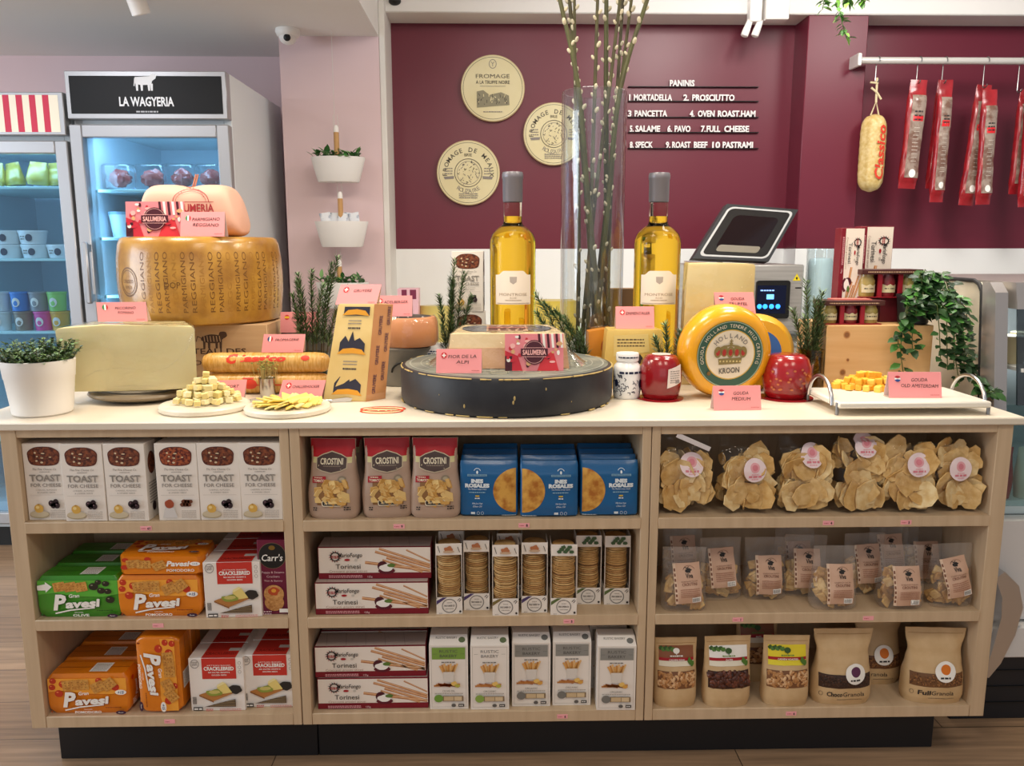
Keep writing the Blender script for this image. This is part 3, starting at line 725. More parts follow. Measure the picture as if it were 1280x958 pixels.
dup(to, (xat(466.5, .1, S3), .105, z3), 0, 'red and ivory breadstick carton behind the lower one, bottom shelf')
dup(to, (xat(468, .1, S3+.08), .112, z3+.085), 0, 'red and ivory breadstick carton behind the upper one, bottom shelf')
# ---- clear columns of round crackers
CLR = film(gloss=.0, rough=.05, bump=0, fres=.6); RCRK = [mat('#cfa466', .7, h2='#b8894a', scale=60), mat('#c1945a', .7, h2='#a6763e', scale=60), mat('#d9b57a', .7, h2='#bf9658', scale=60)]
def round_pack(label, loc, rz, tint, green=False):
    w, h = .064, .186
    t = thing('cracker_column', label, 'cracker pack', loc, rz, 'clear columns of round crackers')
    q = MB(); q.box(-w/2, w/2, 0, w, 0, h, CLR); q.build('clear_box', t)
    q = MB(); rnd = random.Random(tint); z = .012
    while z < h-.012:
        th = rnd.uniform(.0035, .005); r = rnd.uniform(.027, .0298); q.lathe([(r*.9, z), (r, z+th*.4), (r*.96, z+th), (.0, z+th*1.1)], RCRK[rnd.randrange(3)], 20, T(rnd.uniform(-.001, .001), w/2+rnd.uniform(-.001, .001), 0, rnd.uniform(-4, 4), rnd.uniform(-4, 4)) if z < .001 else T(rnd.uniform(-.0015, .0015), w/2+rnd.uniform(-.0015, .0015)))
        z += th+.0008
    q.build('cracker_stack', t)
    sl = MB(); e = .0006
    for z0, z1_ in ((0, .045), (h-.03, h)):
        sl.box(-w/2-e, w/2+e, -e, 0, z0, z1_, CARD); sl.box(-w/2-e, -w/2, 0, w, z0, z1_, CARD); sl.box(w/2, w/2+e, 0, w, z0, z1_, CARD)
    for sx in (-1, 1): sl.box(sx*w/2-.001-.001*(sx > 0)*0, sx*w/2+.001, -e, .003, .04, h-.03, mat('#cfc4b8', .5))
    sl.build('card_sleeve', t)
    a = Art(face(0, -e, 0)); C = mat(('#7a6a3a', '#4a3a6a', '#5a6a3a')[tint % 3], .5)
    a.poly([(-w/2, .026), (-w/2, .036), (-w/2+.016, .0445), (-w/2+.026, .0445)], C)
    a.ring(0, .022, .0185, .0185, .0012, INK); a.ring(0, .022, .0165, .0165, .0004, GREY); a.text('FINE CHEESE CO', 0, .0225, .0042, INK, w=.026, bold=.02); a.scrib(-.01, .01, .014, .0015, GREY); a.scrib(-.006, .006, .030, .0015, GREY)
    a.line([(.02, .036), (.027, .042)], .0015, INK); a.line([(.024, .033), (.029, .039)], .0015, INK); a.ell(.027, .007, .003, .003, INK, n=8); a.scrib(-.026, -.018, .003, .0015, GREY)
    if green:
        for i in range(7): a.blob(-.012+.005*i, h-.012+.006*(i % 3-1), .006, .0045, mat('#3f5a38', .5), i, .3)
    else:
        a.line([(-.027, h-.005), (-.022, h-.022)], .0015, INK); a.line([(.022, h-.008), (.027, h-.022)], .0015, INK); a.blob(.0, h-.014, .011, .008, mat('#b5714a', .5), 2, .3); a.ell(0, h-.02, .014, .003, mat('#c9a98a', .5))
    a.build('front_print', t)
    return t
pk = [round_pack('clear column of round crackers with tan sleeve flash', (xat(632, -.002, S2), 0.0, z2), 0, 0), None, None]
pk[0]['label'] = 'clear cracker column in front, terracotta picture on its top band'
pk[1] = round_pack('clear cracker column with a violet flash next to the breadstick cartons', (xat(562, .012, S2), .012, z2), 3, 1)
pk[2] = round_pack('clear cracker column in front with green leaves on its top band', (xat(704.5, 0, S2), 0.0, z2), -1, 2, True)
dup(pk[1], (xat(596, .033, S2), .032, z2), 0, 'clear cracker column with a violet flash, second from the breadstick cartons')
dup(pk[1], (xat(668, .012, S2), .014, z2), 0, 'clear cracker column with a violet flash between the two front ones')
dup(pk[2], (xat(735, .06, S2), .06, z2), 0, 'clear cracker column set back behind the leafy one')
dup(pk[2], (xat(770.5, .058, S2), .056, z2), 0, 'clear cracker column standing alone near the right panel')
dup(pk[0], (xat(637, .08, S2), .08, z2), 0, 'clear cracker column in the second row behind the terracotta one')
dup(pk[0], (xat(565, .1, S2), .1, z2), 0, 'clear cracker column in the second row near the breadsticks')
# ---- gable cartons with stick crackers
def rustic(col, label, loc, rz=0, circ=None):
    w, d, h = .0985, .068, .176
    t = thing('cracker_carton', label, 'box', loc, rz, 'white bakery cartons')
    q = MB()
    q.loft([[(-w/2, 0, 0), (w/2, 0, 0), (w/2, d, 0), (-w/2, d, 0)], [(-w/2, 0, h), (w/2, 0, h), (w/2, d, h), (-w/2, d, h)], [(-w/2+.002, .022, h+.018), (w/2-.002, .022, h+.018), (w/2-.002, d-.01, h+.018), (-w/2+.002, d-.01, h+.018)]], CARD); q.build('carton', t)
    a = Art(face()); C = mat(col, .5) if col else None; G = mat('#77736e', .5)
    fr_ = lambda x0, x1, z0, z1_, tt, m: a.polys([(x0, z0), (x1, z0), (x1, z1_), (x0, z1_), (x0+tt, z0+tt), (x1-tt, z0+tt), (x1-tt, z1_-tt), (x0+tt, z1_-tt)], [(0, 1, 5, 4), (1, 2, 6, 5), (2, 3, 7, 6), (3, 0, 4, 7)], m)
    fr_(-w/2+.005, w/2-.005, .006, h-.004, .0006, mat('#a9a29a', .5))
    if C: a.rect(-w/2+.007, w/2-.007, .138, h-.006, C)
    tc = mat('#55534f', .5) if C else G
    a.text('RUSTIC', 0, .160, .0078, tc, w=.046); a.text('BAKERY', 0, .1475, .0078, tc, w=.044)
    for s_ in (-1, 1): a.line([(s_*.03, .153), (s_*.04, .153)], .0006, tc)
    a.scrib(-.018, .018, .129, .0028, G)
    for i in range(9):
        x = -.018+.0045*i; a.line([(x*.55, .096), (x*1.25, .121+.003*(i % 3))], .0048, mat(('#dba45c', '#c98a42', '#e3b678')[i % 3], .6)); a.n -= 1
    a.n += 1
    a.poly([(-.011, .076), (.011, .076), (.0145, .104), (-.0145, .104)], mat('#dcd5cb', .5))
    for i in range(8):
        x = -.026+.005*i; a.line([(x-.012, .066+.003*(i % 3)), (x+.02, .064+.003*((i+1) % 3))], .0045, mat(('#b5763a', '#c98a4a', '#9a5a2c')[i % 3], .6)); a.n -= 1
    a.n += 1
    a.blob(.014, .072, .008, .006, mat('#e8c06a', .5), 2, .2); a.blob(.022, .066, .007, .005, mat('#d6a04a' if not circ else '#b5b04a', .5), 4, .2)
    a.text('OLIVE OIL' if circ == '#6f9a3a' else 'ORGANIC', 0, .052, .005, G, w=.032); a.scrib(-.036, .036, .044, .0022, mat('#a9a29a', .5), rows=1)
    a.rect(-.016, .037, .024, .0385, mat('#8a7458', .5)); a.rect(-.013, .012, .0255, .037, mat('#cdb48c', .5)); a.rect(.0135, .033, .0255, .037, mat('#d6bf98', .5))
    a.ell(-.026, .032, .0115, .0105, mat(circ or '#77756f', .5)); a.ell(.012, .013, .0058, .0048, mat('#5f5c58', .5)); a.rect(.024, .039, .009, .017, mat('#4a4845', .5)); a.scrib(.026, .037, .012, .002, WL)
    a.build('front_print', t)
    sl = V((0, .022, .018)); sl = sl/sl.length
    b = Art(face(0, 0, h, U=(1, 0, 0), Vv=tuple(sl), N=(0, -sl.z, sl.y)))
    b.text('RUSTIC BAKERY', -.005, .02, .006, G, w=.055); b.ell(.034, .014, .0085, .0075, mat('#5a6a44' if circ else '#6a6a66', .5)); b.build('gable_print', t)
    return t
OLV = '#6f9a3a'
ra = rustic('#7c9f45', 'white bakery carton with a green title band, next to the breadsticks', (xat(561.5, .012, S3), .014, z3), 0, OLV)
rb = rustic(None, 'white bakery carton without a title band, second from the breadsticks', (xat(612.5, .01, S3), .01, z3), 0, '#8aa84a')
rc = rustic('#8d8c86', 'white bakery carton with a grey title band, third from the breadsticks', (xat(664, .02, S3), .022, z3), 0)
dup(rc, (xat(714.5, .02, S3), .024, z3), 0, 'white bakery carton with a grey title band, fourth from the breadsticks')
dup(rc, (xat(770.5, -.005, S3), -.0, z3), -1, 'white bakery carton with a grey title band standing forward at the right panel')
for k, u in enumerate((565, 615, 667, 716, 768)): dup((ra, rb, rc, rc, rc)[k], (xat((561.5, 612.5, 664, 714.5, 765)[k], .012, S3), .105, z3), 0, f'white bakery carton in the back row, {("first", "second", "third", "fourth", "fifth")[k]} from the breadsticks')
# ---- flatbread bags
BAGF = film(gloss=.01, rough=.1, bump=.7, bscale=28, fres=.5)
def shard(q, c, s, m, rot, th=.003, n=9, rnd=random):
    pts = []; ph = rnd.random()*9
    for i in range(n):
        a = 2*pi*i/n; k = 1+.4*(rnd.random()-.5); pts.append((s*k*cos(a), s*k*.85*sin(a)))
    top = [V((x, -th/2+s*.12*noise.noise(V((x*40+ph, z*40, ph))), z)) for x, z in pts]; ce = V((0, -th/2+.1*s*noise.noise(V((ph, 0, 3))), 0))
    mid = [V((x*.55, -th/2+s*.22*noise.noise(V((x*60+ph, z*60, ph+5))), z*.55)) for x, z in pts]
    vs = top+mid+[ce]+[p+V((0, th, 0)) for p in top]+[p+V((0, th, 0)) for p in mid]+[ce+V((0, th, 0))]
    o = 2*n+1; fs = []
    for i in range(n):
        j = (i+1) % n
        fs += [(i, j, n+j, n+i), (n+i, n+j, 2*n), (o+j, o+i, o+n+i, o+n+j), (o+n+j, o+n+i, o+2*n), (j, i, o+i, o+j)]
    q.add(vs, fs, m, Matrix.Translation(c) @ rot.to_matrix().to_4x4())
FB = [mat('#e6c68c', .75, h2='#d3ab69', scale=55, bump=.4, bscale=120), mat('#ecd5a2', .75, h2='#dab77a', scale=55, bump=.4, bscale=120), mat('#dbb677', .75, h2='#c79a56', scale=55, bump=.4, bscale=120)]
STK = mat('#f3dfe2', .5); STKP = mat('#e9a9b1', .5); STKD = mat('#dc8490', .5)
def flat_bag(label, loc, rz, sd, su, sv, tall=.15, r=.0295):
    rnd = random.Random(sd)
    t = thing('flatbread_bag', label, 'bag', loc, rz, 'clear bags of flatbread with round stickers')
    B = Bag([(0, .056, .03, 3.5), (.012, .066, .046, 3), (.05, .07, .052, 2.8), (.11, .069, .046, 2.7), (tall, .065, .03, 2.5), (.185, .062, .012, 2.4), (.2, .06, .004, 2.2)], .004, 26, sd)
    q = MB(); B.mesh(BAGF, q=q, nz=30); q.build('clear_film', t)
    q = MB()
    for i in range(64):
        z = .016+(tall-.022)*rnd.random(); a, b, n = B.at(z); th = rnd.uniform(-pi, pi); rr = rnd.uniform(.25, .8)
        big = i % 2 and rnd.random() < .6
        s = rnd.uniform(.026, .04) if big else rnd.uniform(.014, .024)
        x = max(-a+s*.95, min(a-s*.95, a*rnd.uniform(-.95, .95)))
        z = max(z, s*1.1+.004); bb = B.at(z)[1]*(1-min(.95, abs(x)/a)**n)**(1/n)
        y = (bb-.008)*rr*sin(th) if not i % 2 else -(bb-.004)*rnd.uniform(.6, .93)
        rot = Euler((rnd.uniform(-.4, .4), rnd.uniform(-3, 3), -.75*x/a+rnd.uniform(-.3, .3))) if i % 2 else Euler((rnd.uniform(-.6, .6), rnd.uniform(-3, 3), rnd.uniform(-1.3, 1.3)))
        shard(q, V((x, y, z)), s, FB[rnd.randrange(3)], rot, rnd=rnd)
    o = q.build('flatbread_pieces', t); o['kind'] = 'stuff'
    a = Art(B.front, d0=.0022, curved=.008)
    ro = rnd.uniform(-15, 15)
    for rr, m_, nn in ((r, STK, 6), (r*.42, STKP, 4), (r*.25, STKD, 3)):
        n = 28; vs = [(su, sv+ (r*.22 if nn < 6 else 0))]
        for k in range(1, nn+1):
            for i in range(n): vs.append((su+rr*k/nn*cos(2*pi*i/n), sv+(r*.22 if nn < 6 else 0)+rr*k/nn*sin(2*pi*i/n)))
        fs = [(0, 1+i, 1+(i+1) % n) for i in range(n)]+[(1+(k-1)*n+i, 1+k*n+i, 1+k*n+(i+1) % n, 1+(k-1)*n+(i+1) % n) for k in range(1, nn) for i in range(n)]
        a.polys(vs, fs, m_)
    a.n += 1
    a.scrib(su-r*.32, su+r*.32, sv-r*.36, r*.08, STKP); a.scrib(su-r*.55, su+r*.55, sv-r*.6, r*.17, STKD); a.scrib(su-r*.3, su+r*.3, sv-r*.78, r*.08, STKP)
    a.build('round_sticker', t)
    q = MB(); q.box(-.06, .06, -.006, .004, .199, .2035, mat('#d8d2cc', .4), .001, T(0, .0, 0)); q.build('folded_seal', t)
    return t
fb = [(855, .052, -2, 11, .010, .128, .15), (928, .05, 3, 23, .014, .113, .15), (1001, .05, 0, 31, .012, .148, .15), (1067, .05, 2, 47, .010, .172, .182), (1128, .047, -3, 53, .018, .125, .168), (1197, .056, 2, 61, .003, .112, .17)]
nm = ['first from the left on the top right shelf', 'second from the left, large pieces low in front', 'third from the left, sticker above one big piece', 'fourth from the left, sticker near its top', 'fifth from the left, thin pieces on edge', 'at the right panel of the top right shelf']
for (u, y, rz, sd, su, sv, tl), n_ in zip(fb, nm): flat_bag('clear flatbread bag, '+n_, (xat(u, y, S1), y+.012, z1), rz, sd, su, sv, tl)
q = MB(); q.box(-.045, .045, -.001, .001, -.006, .006, mat('#d9d2d2', .4), .0008)
o = tag(q.build('bag_clip'), 'pale strip hanging askew above the first flatbread bag', 'bag clip'); o.location = P(867, 553, y=.004); o.rotation_euler = (0, rad(24), 0)
# ---- square cracker bags
SQ = [mat('#d8b06c', .7, h2='#c2934c', scale=70), mat('#e3c284', .7, h2='#cfa560', scale=70), mat('#c99a55', .7, h2='#ad7c38', scale=70)]
LAB = mat('#d2ad94', .55, h2='#c39b80', scale=12); BAGM = film(gloss=.02, rough=.16, bump=.6, bscale=40, haze=.10, hazecol='#e6dcd2', fres=.5)
def croutini(label, loc, rz, sd, lx=0.0, lz=.068, lrot=0, proto=True):
    rnd = random.Random(sd)
    t = thing('cracker_bag', label, 'bag', loc, rz, 'clear bags of square crackers with tan labels')
    B = Bag([(0, .05, .024, 3.6), (.01, .057, .034, 3.2), (.05, .057, .036, 2.8), (.09, .054, .024, 2.6), (.13, .054, .008, 2.4), (.163, .055, .002, 2.2)], .003, 34, sd)
    q = MB(); B.mesh(BAGM, q=q, nz=26); q.build('clear_film', t)
    q = MB()
    for i in range(62):
        z = .014+.078*rnd.random()**1.15; a, b, n = B.at(z); s = .0125
        x = rnd.uniform(-1, 1)*(a-.016); y = rnd.uniform(-1, .7)*(b-.012)*sqrt(max(.1, 1-(x/a)**2))
        q.box(-s, s, -.0035, .0035, -s*.9, s*.9, SQ[rnd.randrange(3)], .0022, Matrix.Translation((x, y, max(z, .016))) @ Euler((rnd.uniform(-.7, .7), rnd.uniform(-3, 3), rnd.uniform(-.6, .6))).to_matrix().to_4x4())
    o = q.build('square_crackers', t); o['kind'] = 'stuff'
    c, sn = cos(rad(lrot)), sin(rad(lrot))
    a = Art(lambda u, v, d: B.front(lx+u*c-v*sn, lz+u*sn+v*c, d+.001), curved=.008)
    art_grid(a, -.034, .034, -.048, .05, LAB, 8, 10); L2 = mat('#7a4a34', .5)
    art_grid(a, -.034, -.027, -.048, .05, mat('#dcc0a6', .5), 1, 8)
    for k in range(7): a.scrib(-.0325, -.0285, -.04+.012*k, .007, L2); a.n -= 1
    a.n += 1
    a.blob(.004, .032, .008, .005, INK, 3, .5); a.line([(-.008, .037), (-.004, .041), (0, .037), (.006, .041)], .0016, INK); a.text('Viva', .005, .021, .011, INK, w=.018, bold=.02); a.ring(.005, .03, .016, .014, .0008, L2, a0=20, a1=160)
    a.text('SOURDOUGH TUSCAN', .004, .007, .003, L2, w=.042); a.text('CROUTINI', .004, .0005, .0062, L2, w=.038, bold=.01)
    a.scrib(-.02, .028, -.012, .0018, mat('#a8745a', .5), rows=5, gap=.0045)
    a.rect(.008, .03, -.045, -.032, WL)
    for k in range(9): a.line([(.0095+.0022*k, -.0435), (.0095+.0022*k, -.034)], .0006+.0006*(k % 2), INK); a.n -= 1
    a.n += 1
    a.build('tan_label', t)
    return t
cA = croutini('clear cracker bag in front at the left panel of the middle right shelf', (xat(853.5, .03, S2), .036, z2), -2, 3, .006, .075, 4)
cB = croutini('clear cracker bag in the second row, between the front left one and the next', (xat(899, .09, S2), .1, z2), 3, 5, .0, .088, 3)
cC = croutini('clear cracker bag in the second row, third from the left panel', (xat(955, .09, S2), .1, z2), 0, 9, .004, .068, 0)
cD = croutini('clear cracker bag partly hidden left of the central front one', (xat(1006, .1, S2), .115, z2), -4, 13, .0, .078, 0)
cE = croutini('clear cracker bag in front at the centre of the middle right shelf', (xat(1040, .03, S2), .036, z2), 0, 17, .008, .069, -1)
cF = croutini('clear cracker bag in the second row right of the central front one', (xat(1081, .1, S2), .125, z2), 3, 21, .004, .085, 2)
cG = croutini('clear cracker bag in front, second from the right panel, label set low', (xat(1124, .03, S2), .038, z2), -3, 25, .006, .062, 1)
cH = croutini('clear cracker bag in front at the right panel, label tilted', (xat(1187, .04, S2), .045, z2), 4, 29, .004, .08, 9)
dup(cB, (xat(850, .2, S2), .19, z2), 0, 'clear cracker bag in the back row at the left panel')
dup(cC, (xat(990, .2, S2), .2, z2), 0, 'clear cracker bag in the back row behind the partly hidden one')
dup(cB, (xat(1104, .2, S2), .19, z2), 0, 'clear cracker bag in the back row left of the tilted label')
dup(cC, (xat(1172, .2, S2), .19, z2), 0, 'clear cracker bag in the back row at the right panel')
# ---- kraft pouches
KR = mat('#cfb084', .5, h2='#c5a476', scale=25, bump=.15, bscale=60); NUT = mat('#c99a68', .45, h2='#a87442', scale=60); NUT2 = mat('#d9b184', .45); DATE = mat('#4a2418', .3); GRAN = mat('#6a4428', .6, h2='#8a5c34', scale=90)
def pouch(kind, label, loc, rz, w=.062, h=.182):
    rnd = random.Random(sum(map(ord, kind)))
    t = thing('kraft_pouch', label, 'pouch', loc, rz, 'brown kraft paper pouches')
    gr = 'granola' in kind
    B = Bag([(0, w*.94, .032, 2.6), (.02, w, .036, 2.6), (.07, w, .032, 2.4), (.12, w*.97, .018, 2.3), (h-.02, w*.97, .004, 2.2), (h, w*.98, .0015, 2.2)] if not gr else
            [(0, w*.94, .034, 2.6), (.02, w, .04, 2.6), (.07, w*.98, .042, 2.4), (.11, w*.9, .032, 2.3), (.14, w*.86, .02, 2.3), (h-.02, w*.97, .004, 2.2), (h, w, .0015, 2.2)], .0014 if not gr else .0022, 30, len(kind))
    q = MB(); B.mesh(KR, q=q, nz=30, seg=44); q.build('paper_pouch', t)
    W0, W1 = (.052, .096) if not gr else (.05, .086)
    a = Art(B.front, curved=.008)
    base = {'cashew': '#7a5030', 'date': '#34180f', 'almond': '#7a5030', 'choco granola': '#3a241a', 'granola': '#6a4428', 'full granola': '#6e4a2c', 'cashew mix': '#6a4428'}[kind]
    art_grid(a, -w*.86, w*.86, W0, W1, mat(base, .4), 16, 4)
    a.build('window_print', t)
    a = Art(B.front, curved=.008); a.rect(-w*.9, w*.9, h-.0146, h-.0134, mat('#a87f4a', .5)); a.build('seal_line', t)
    q = MB()
    for i in range(90 if not gr else 200):
        x = rnd.uniform(-w*.82, w*.82); z = rnd.uniform(W0+.005, W1-.005); p = B.front(x, z, -.001)
        R = Euler((rnd.uniform(-.5, .5), rnd.uniform(-3, 3), rnd.uniform(-.4, .4)))
        if kind == 'date': q.ell(p, (.009, .006, .0062), DATE if i % 3 else mat('#6a3826', .3), 9, 6, rot=R, nz=.15, ns=2, sd=i)
        elif not gr:
            M_ = Matrix.Translation(p) @ R.to_matrix().to_4x4(); pts = [(.0065*cos(rad(q_)), 0, .0055*sin(rad(q_))-.002) for q_ in range(10, 171, 32)]
            q.tube(pts, [.0016, .0034, .0038, .0038, .0032, .0015], (NUT, NUT2, mat('#b5814e', .45))[i % 3], 7, M_)
        else: q.ell(p, (.0035, .0028, .0025), (mat('#2c1a12', .5), mat('#4a2e1e', .5))[i % 2] if 'choco' in kind else (GRAN, mat('#9a6a3c', .6), mat('#5a3820', .6))[i % 3], 6, 4, rot=R)
    o = q.build('granola_bits' if gr else 'nuts' if kind != 'date' else 'dried_dates', t); o['kind'] = 'stuff'
    a = Art(B.front, curved=.008)
    if not gr:
        cc = {'cashew': '#8a5230', 'date': '#f0ece4', 'almond': '#e4cf28', 'cashew mix': '#8a5230'}[kind]; z0, z1_ = .108, .158; L_ = mat(cc, .45)
        ww = w*.8
        art_grid(a, -ww, ww, z0, z1_, L_, 14, 6)
        art_grid(a, -ww, ww, z0+.0135, z0+.021, RED, 14, 1); art_grid(a, -ww, ww, z0, z0+.0135, mat('#ece6d2' if kind != 'almond' else '#e8d83a', .45), 14, 2)
        GRN = mat('#4f7a2c', .5); GD = mat('#35541f', .5)
        for i in range(6): a.blob(-ww+.006+.006*i, z1_-.006-.003*(i % 2), .006, .005, GRN if i % 2 else GD, i, .3)
        for i in range(3): a.blob(ww-.004-.004*i, z0+.006+.004*i, .005, .007, GRN, i+5, .3)
        a.ell(0, z0+.038, .0085, .0068, GD if kind != 'cashew' else WL); a.rect(-.001, .001, z0+.029, z0+.034, GD if kind != 'cashew' else WL); a.scrib(-.017, .017, z0+.025, .0028, mat('#6a8a3a', .5) if kind != 'cashew' else WL)
        a.text({'cashew': 'CASHEW RAW', 'date': 'DATES', 'almond': 'CASHEW ROASTED', 'cashew mix': 'NUTS'}[kind], 0, z0+.0172, .0042, WL, bold=.02)
        a.build('paper_label', t)
    else:
        cz = .088 if kind != 'full granola' else .092; cx = .016 if kind == 'full granola' else .022 if 'choco' in kind else .004
        for rr, m_, nn in ((.0265, WL, 5),):
            n = 28; vs = [(cx, cz)]+[(cx+rr*k/nn*cos(2*pi*i/n), cz+rr*k/nn*sin(2*pi*i/n)) for k in range(1, nn+1) for i in range(n)]
            fs = [(0, 1+i, 1+(i+1) % n) for i in range(n)]+[(1+(k-1)*n+i, 1+k*n+i, 1+k*n+(i+1) % n, 1+(k-1)*n+(i+1) % n) for k in range(1, nn) for i in range(n)]
            a.d0 = .003; a.polys(vs, fs, m_)
        OC = mat('#5c2a4e' if 'choco' in kind else '#d9761e', .45)
        a.ell(cx+.001, cz+.0055, .0125, .013, OC); a.n += 1
        a.scrib(cx-.014, cx+.014, cz-.017, .0042, INK)
        a.build('round_sticker', t); a = Art(B.front, curved=.008)
        tx = {'choco granola': ('Choco', 'Granola'), 'granola': ('', 'Granola'), 'full granola': ('Full', 'Granola')}[kind]
        zt = .033; x = -w*.62 if tx[0] else -.04
        if tx[0]: 
            l0 = .0078*len(tx[0]); a.text(tx[0], x+l0/2, zt, .012, INK, w=l0, bold=.03); x += l0+.001
        a.text(tx[1], x+.029, zt, .012, INK, w=.057, bold=.0)
        a.scrib(-w*.3, w*.55, .018, .0012, INK); a.ring(-w*.8, zt, .0045, .006, .0008, INK, n=12)
        a.build('brand_print', t)
    return t
pouch('cashew', 'kraft pouch of cashews with a brown label at the left panel', (xat(843, .03, S3), .04, z3), 0, .056, .178)
pouch('date', 'kraft pouch of dark dates with a white label', (xat(907, .03, S3), .038, z3), 2, .062)
pouch('almond', 'kraft pouch of cashews with a yellow label', (xat(980, .03, S3), .038, z3), -2, .061)
pouch('choco granola', 'big kraft pouch of dark chocolate granola with a purple sticker', (xat(1050, .035, S3), .044, z3), 0, .078, .196)
pouch('granola', 'kraft granola pouch set back between the two big ones', (xat(1100, .1, S3)+.0, .14, z3), 0, .066, .185)
pouch('full granola', 'big kraft granola pouch with an orange sticker at the right panel', (xat(1164, .035, S3), .044, z3), -4, .078, .196)
pouch('cashew mix', 'kraft pouch in shadow behind the white and the yellow label', (xat(944, .15, S3), .16, z3), 0, .058, .17)
# nothing pokes into a side panel, the back or the board it stands on
bpy.context.view_layer.update()
def box_of(o):
    pts = [d.matrix_world @ V(c) for d in [o]+list(o.children_recursive) if d.type == 'MESH' for c in d.bound_box]
    return [min(p[k] for p in pts) for k in range(3)], [max(p[k] for p in pts) for k in range(3)]
for o in [q for q in bpy.data.objects if q.parent is None and q.get('group') and q.type == 'EMPTY']:
    lo, hi = box_of(o); cx = (lo[0]+hi[0])/2; cz = lo[2]
    a, b = (XL+.037, XA-.023) if cx < XA else (XA+.025, XB-.022) if cx < XB else (XB+.022, XR-.038)
    if hi[0] > b-.0006: o.location.x -= hi[0]-b+.0006
    elif lo[0] < a+.0006: o.location.x += a+.0006-lo[0]
    if hi[1] > DEP-.001: o.location.y -= hi[1]-DEP+.001
    for s_ in (S1, S2, S3):
        if s_-.02 < cz < s_+.0002: o.location.z += s_+.0002-cz
# ---- price tags on the shelf edges
tags = [(183, S1, '61'), (198, S2, ''), (212, S3, ''), (499, S1, '9'), (655, S1, '8'), (711, S2, '5'), (703, S3, '6'), (1035, S1, '4'), (1132, S1, '5'), (922, S2, '1'), (1085, S2, ''), (989, S3, '6')]
names = {S1: 'top', S2: 'middle', S3: 'bottom'}
for i, (u, s, n) in enumerate(tags):
    x = xat(u, 0, s-.014); sec = 'left' if u < 366 else 'centre' if u < 814 else 'right'
    lab = f'pink price tag on the {names[s]} shelf edge, {sec} unit'
    if i in (3, 4): lab += (', below the crostini', ', below the blue packets')[i-3]
    if i in (7, 8): lab += (', near its middle', ', toward its right end')[i-7]
    if i in (9, 10): lab += (', toward its left end', ', toward its right end')[i-9]
    o = thing('price_tag', lab, 'price tag', (x, -.0021 if s != S3 else .0003, s-.016), 0, 'pink price tags')
    q = MB(); q.box(-.0135, .0135, -.0008, 0, -.0055, .0055, PINKTAG); q.build('tag_card', o)
    a = Art(face(0, -.0008, 0)); a.scrib(-.011, .0, -.0015, .002, mat('#c86a74', .5))
    if n: a.text(n, .007, 0, .006, INK, bold=.03)
    a.build('tag_print', o)
# ============================================================ on the worktop
ZC = CT+.0003
PINKC = mat('#f29a9c', .6); PINKB = mat('#e8a0a2', .65)
def base(u, w): return P(u, w, z=ZC)
FLAGS = {'it': ('#2f8a4a', '#f4f4f0', '#c8323a'), 'fr': ('#2c3f7a', '#f4f4f0', '#c8323a')}
def flag(a, x, z, k):
    r = .0075
    if k in FLAGS:
        for i, c in enumerate(FLAGS[k]):
            x0, x1 = x-r+2*r*i/3, x-r+2*r*(i+1)/3; n = 6
            pts = [(x0+(x1-x0)*j/n, z-sqrt(max(0, r*r-(x0+(x1-x0)*j/n-x)**2))) for j in range(n+1)]; pts += [(q, 2*z-v) for q, v in reversed(pts)]
            a.poly(pts, mat(c, .6)); a.n -= 1
        a.n += 1
    elif k == 'ch': a.ell(x, z, r, r, mat('#d9343c', .6)); a.rect(x-.005, x+.005, z-.0015, z+.0015, WL); a.rect(x-.0015, x+.0015, z-.005, z+.005, WL)
    elif k == 'nl': a.ell(x, z, r, r, mat('#f4f4f0', .6), a0=0, a1=360); a.ell(x, z+.001, r, r-.001, mat('#b8303a', .6), a0=15, a1=165); a.ell(x, z-.001, r, r-.001, mat('#2f4f94', .6), a0=195, a1=345)
    elif k == 'es': a.ell(x, z, r, r, mat('#d9343c', .6)); a.rect(x-r*.95, x+r*.95, z-.003, z+.003, mat('#f0c030', .6))
def tent(label, loc, rz, fl, l1, l2, w=.115, h=.066, lean=14, skew=0):
    """folded place card: two leaves meeting at the top"""
    t = thing('cheese_sign', label, 'sign', loc, rz, 'pink folded cheese signs')
    k = math.tan(rad(lean)); dd = h*k; th = .0006
    def leaf(y0, s): 
        q = MB(); q.loft([[(-w/2, y0, 0), (w/2, y0, 0), (w/2, y0+th, 0), (-w/2, y0+th, 0)], [(-w/2+skew, y0+s*dd, h), (w/2+skew, y0+s*dd, h), (w/2+skew, y0+s*dd+th, h), (-w/2+skew, y0+s*dd+th, h)]], PINKC if s > 0 else mat('#ead6d2', .65)); return q
    leaf(0, 1).build('front_leaf', t); leaf(2*dd+th, -1).build('rear_leaf', t)
    a = Art(lambda u, v, d: V((u+skew*v/h, v*k-d, v)))
    flag(a, -w*.33, h*.74, fl)
    a.text(l1, w*.08, h*.70, h*.13, INK, w=min(w*.62, len(l1)*h*.13), bold=.0, shear=.15, rot=1)
    if l2: a.text(l2, w*.08, h*.47, h*.13, INK, w=min(w*.70, len(l2)*h*.13), bold=.0, shear=.15, rot=-1)
    a.scrib(w*.28, w*.45, h*.1, .0016, mat('#b86a6c', .6)); a.build('handwriting', t)
    return t
def sign_at(u0, u1, wb, wt, y, fl, l1, l2, label, zb=None, rz=0, skew=0, lean=14):
    p = P((u0+u1)/2, wb, y=y); 
    if zb is not None: p.z = zb
    w = span(u0, u1, wb, y); d = (V((p.x, y, p.z))-CLOC).dot(CC); h = (wb-wt)*d/CF/.985
    return tent(label, (p.x, y, p.z), rz, fl, l1, l2, w, h, lean, skew)

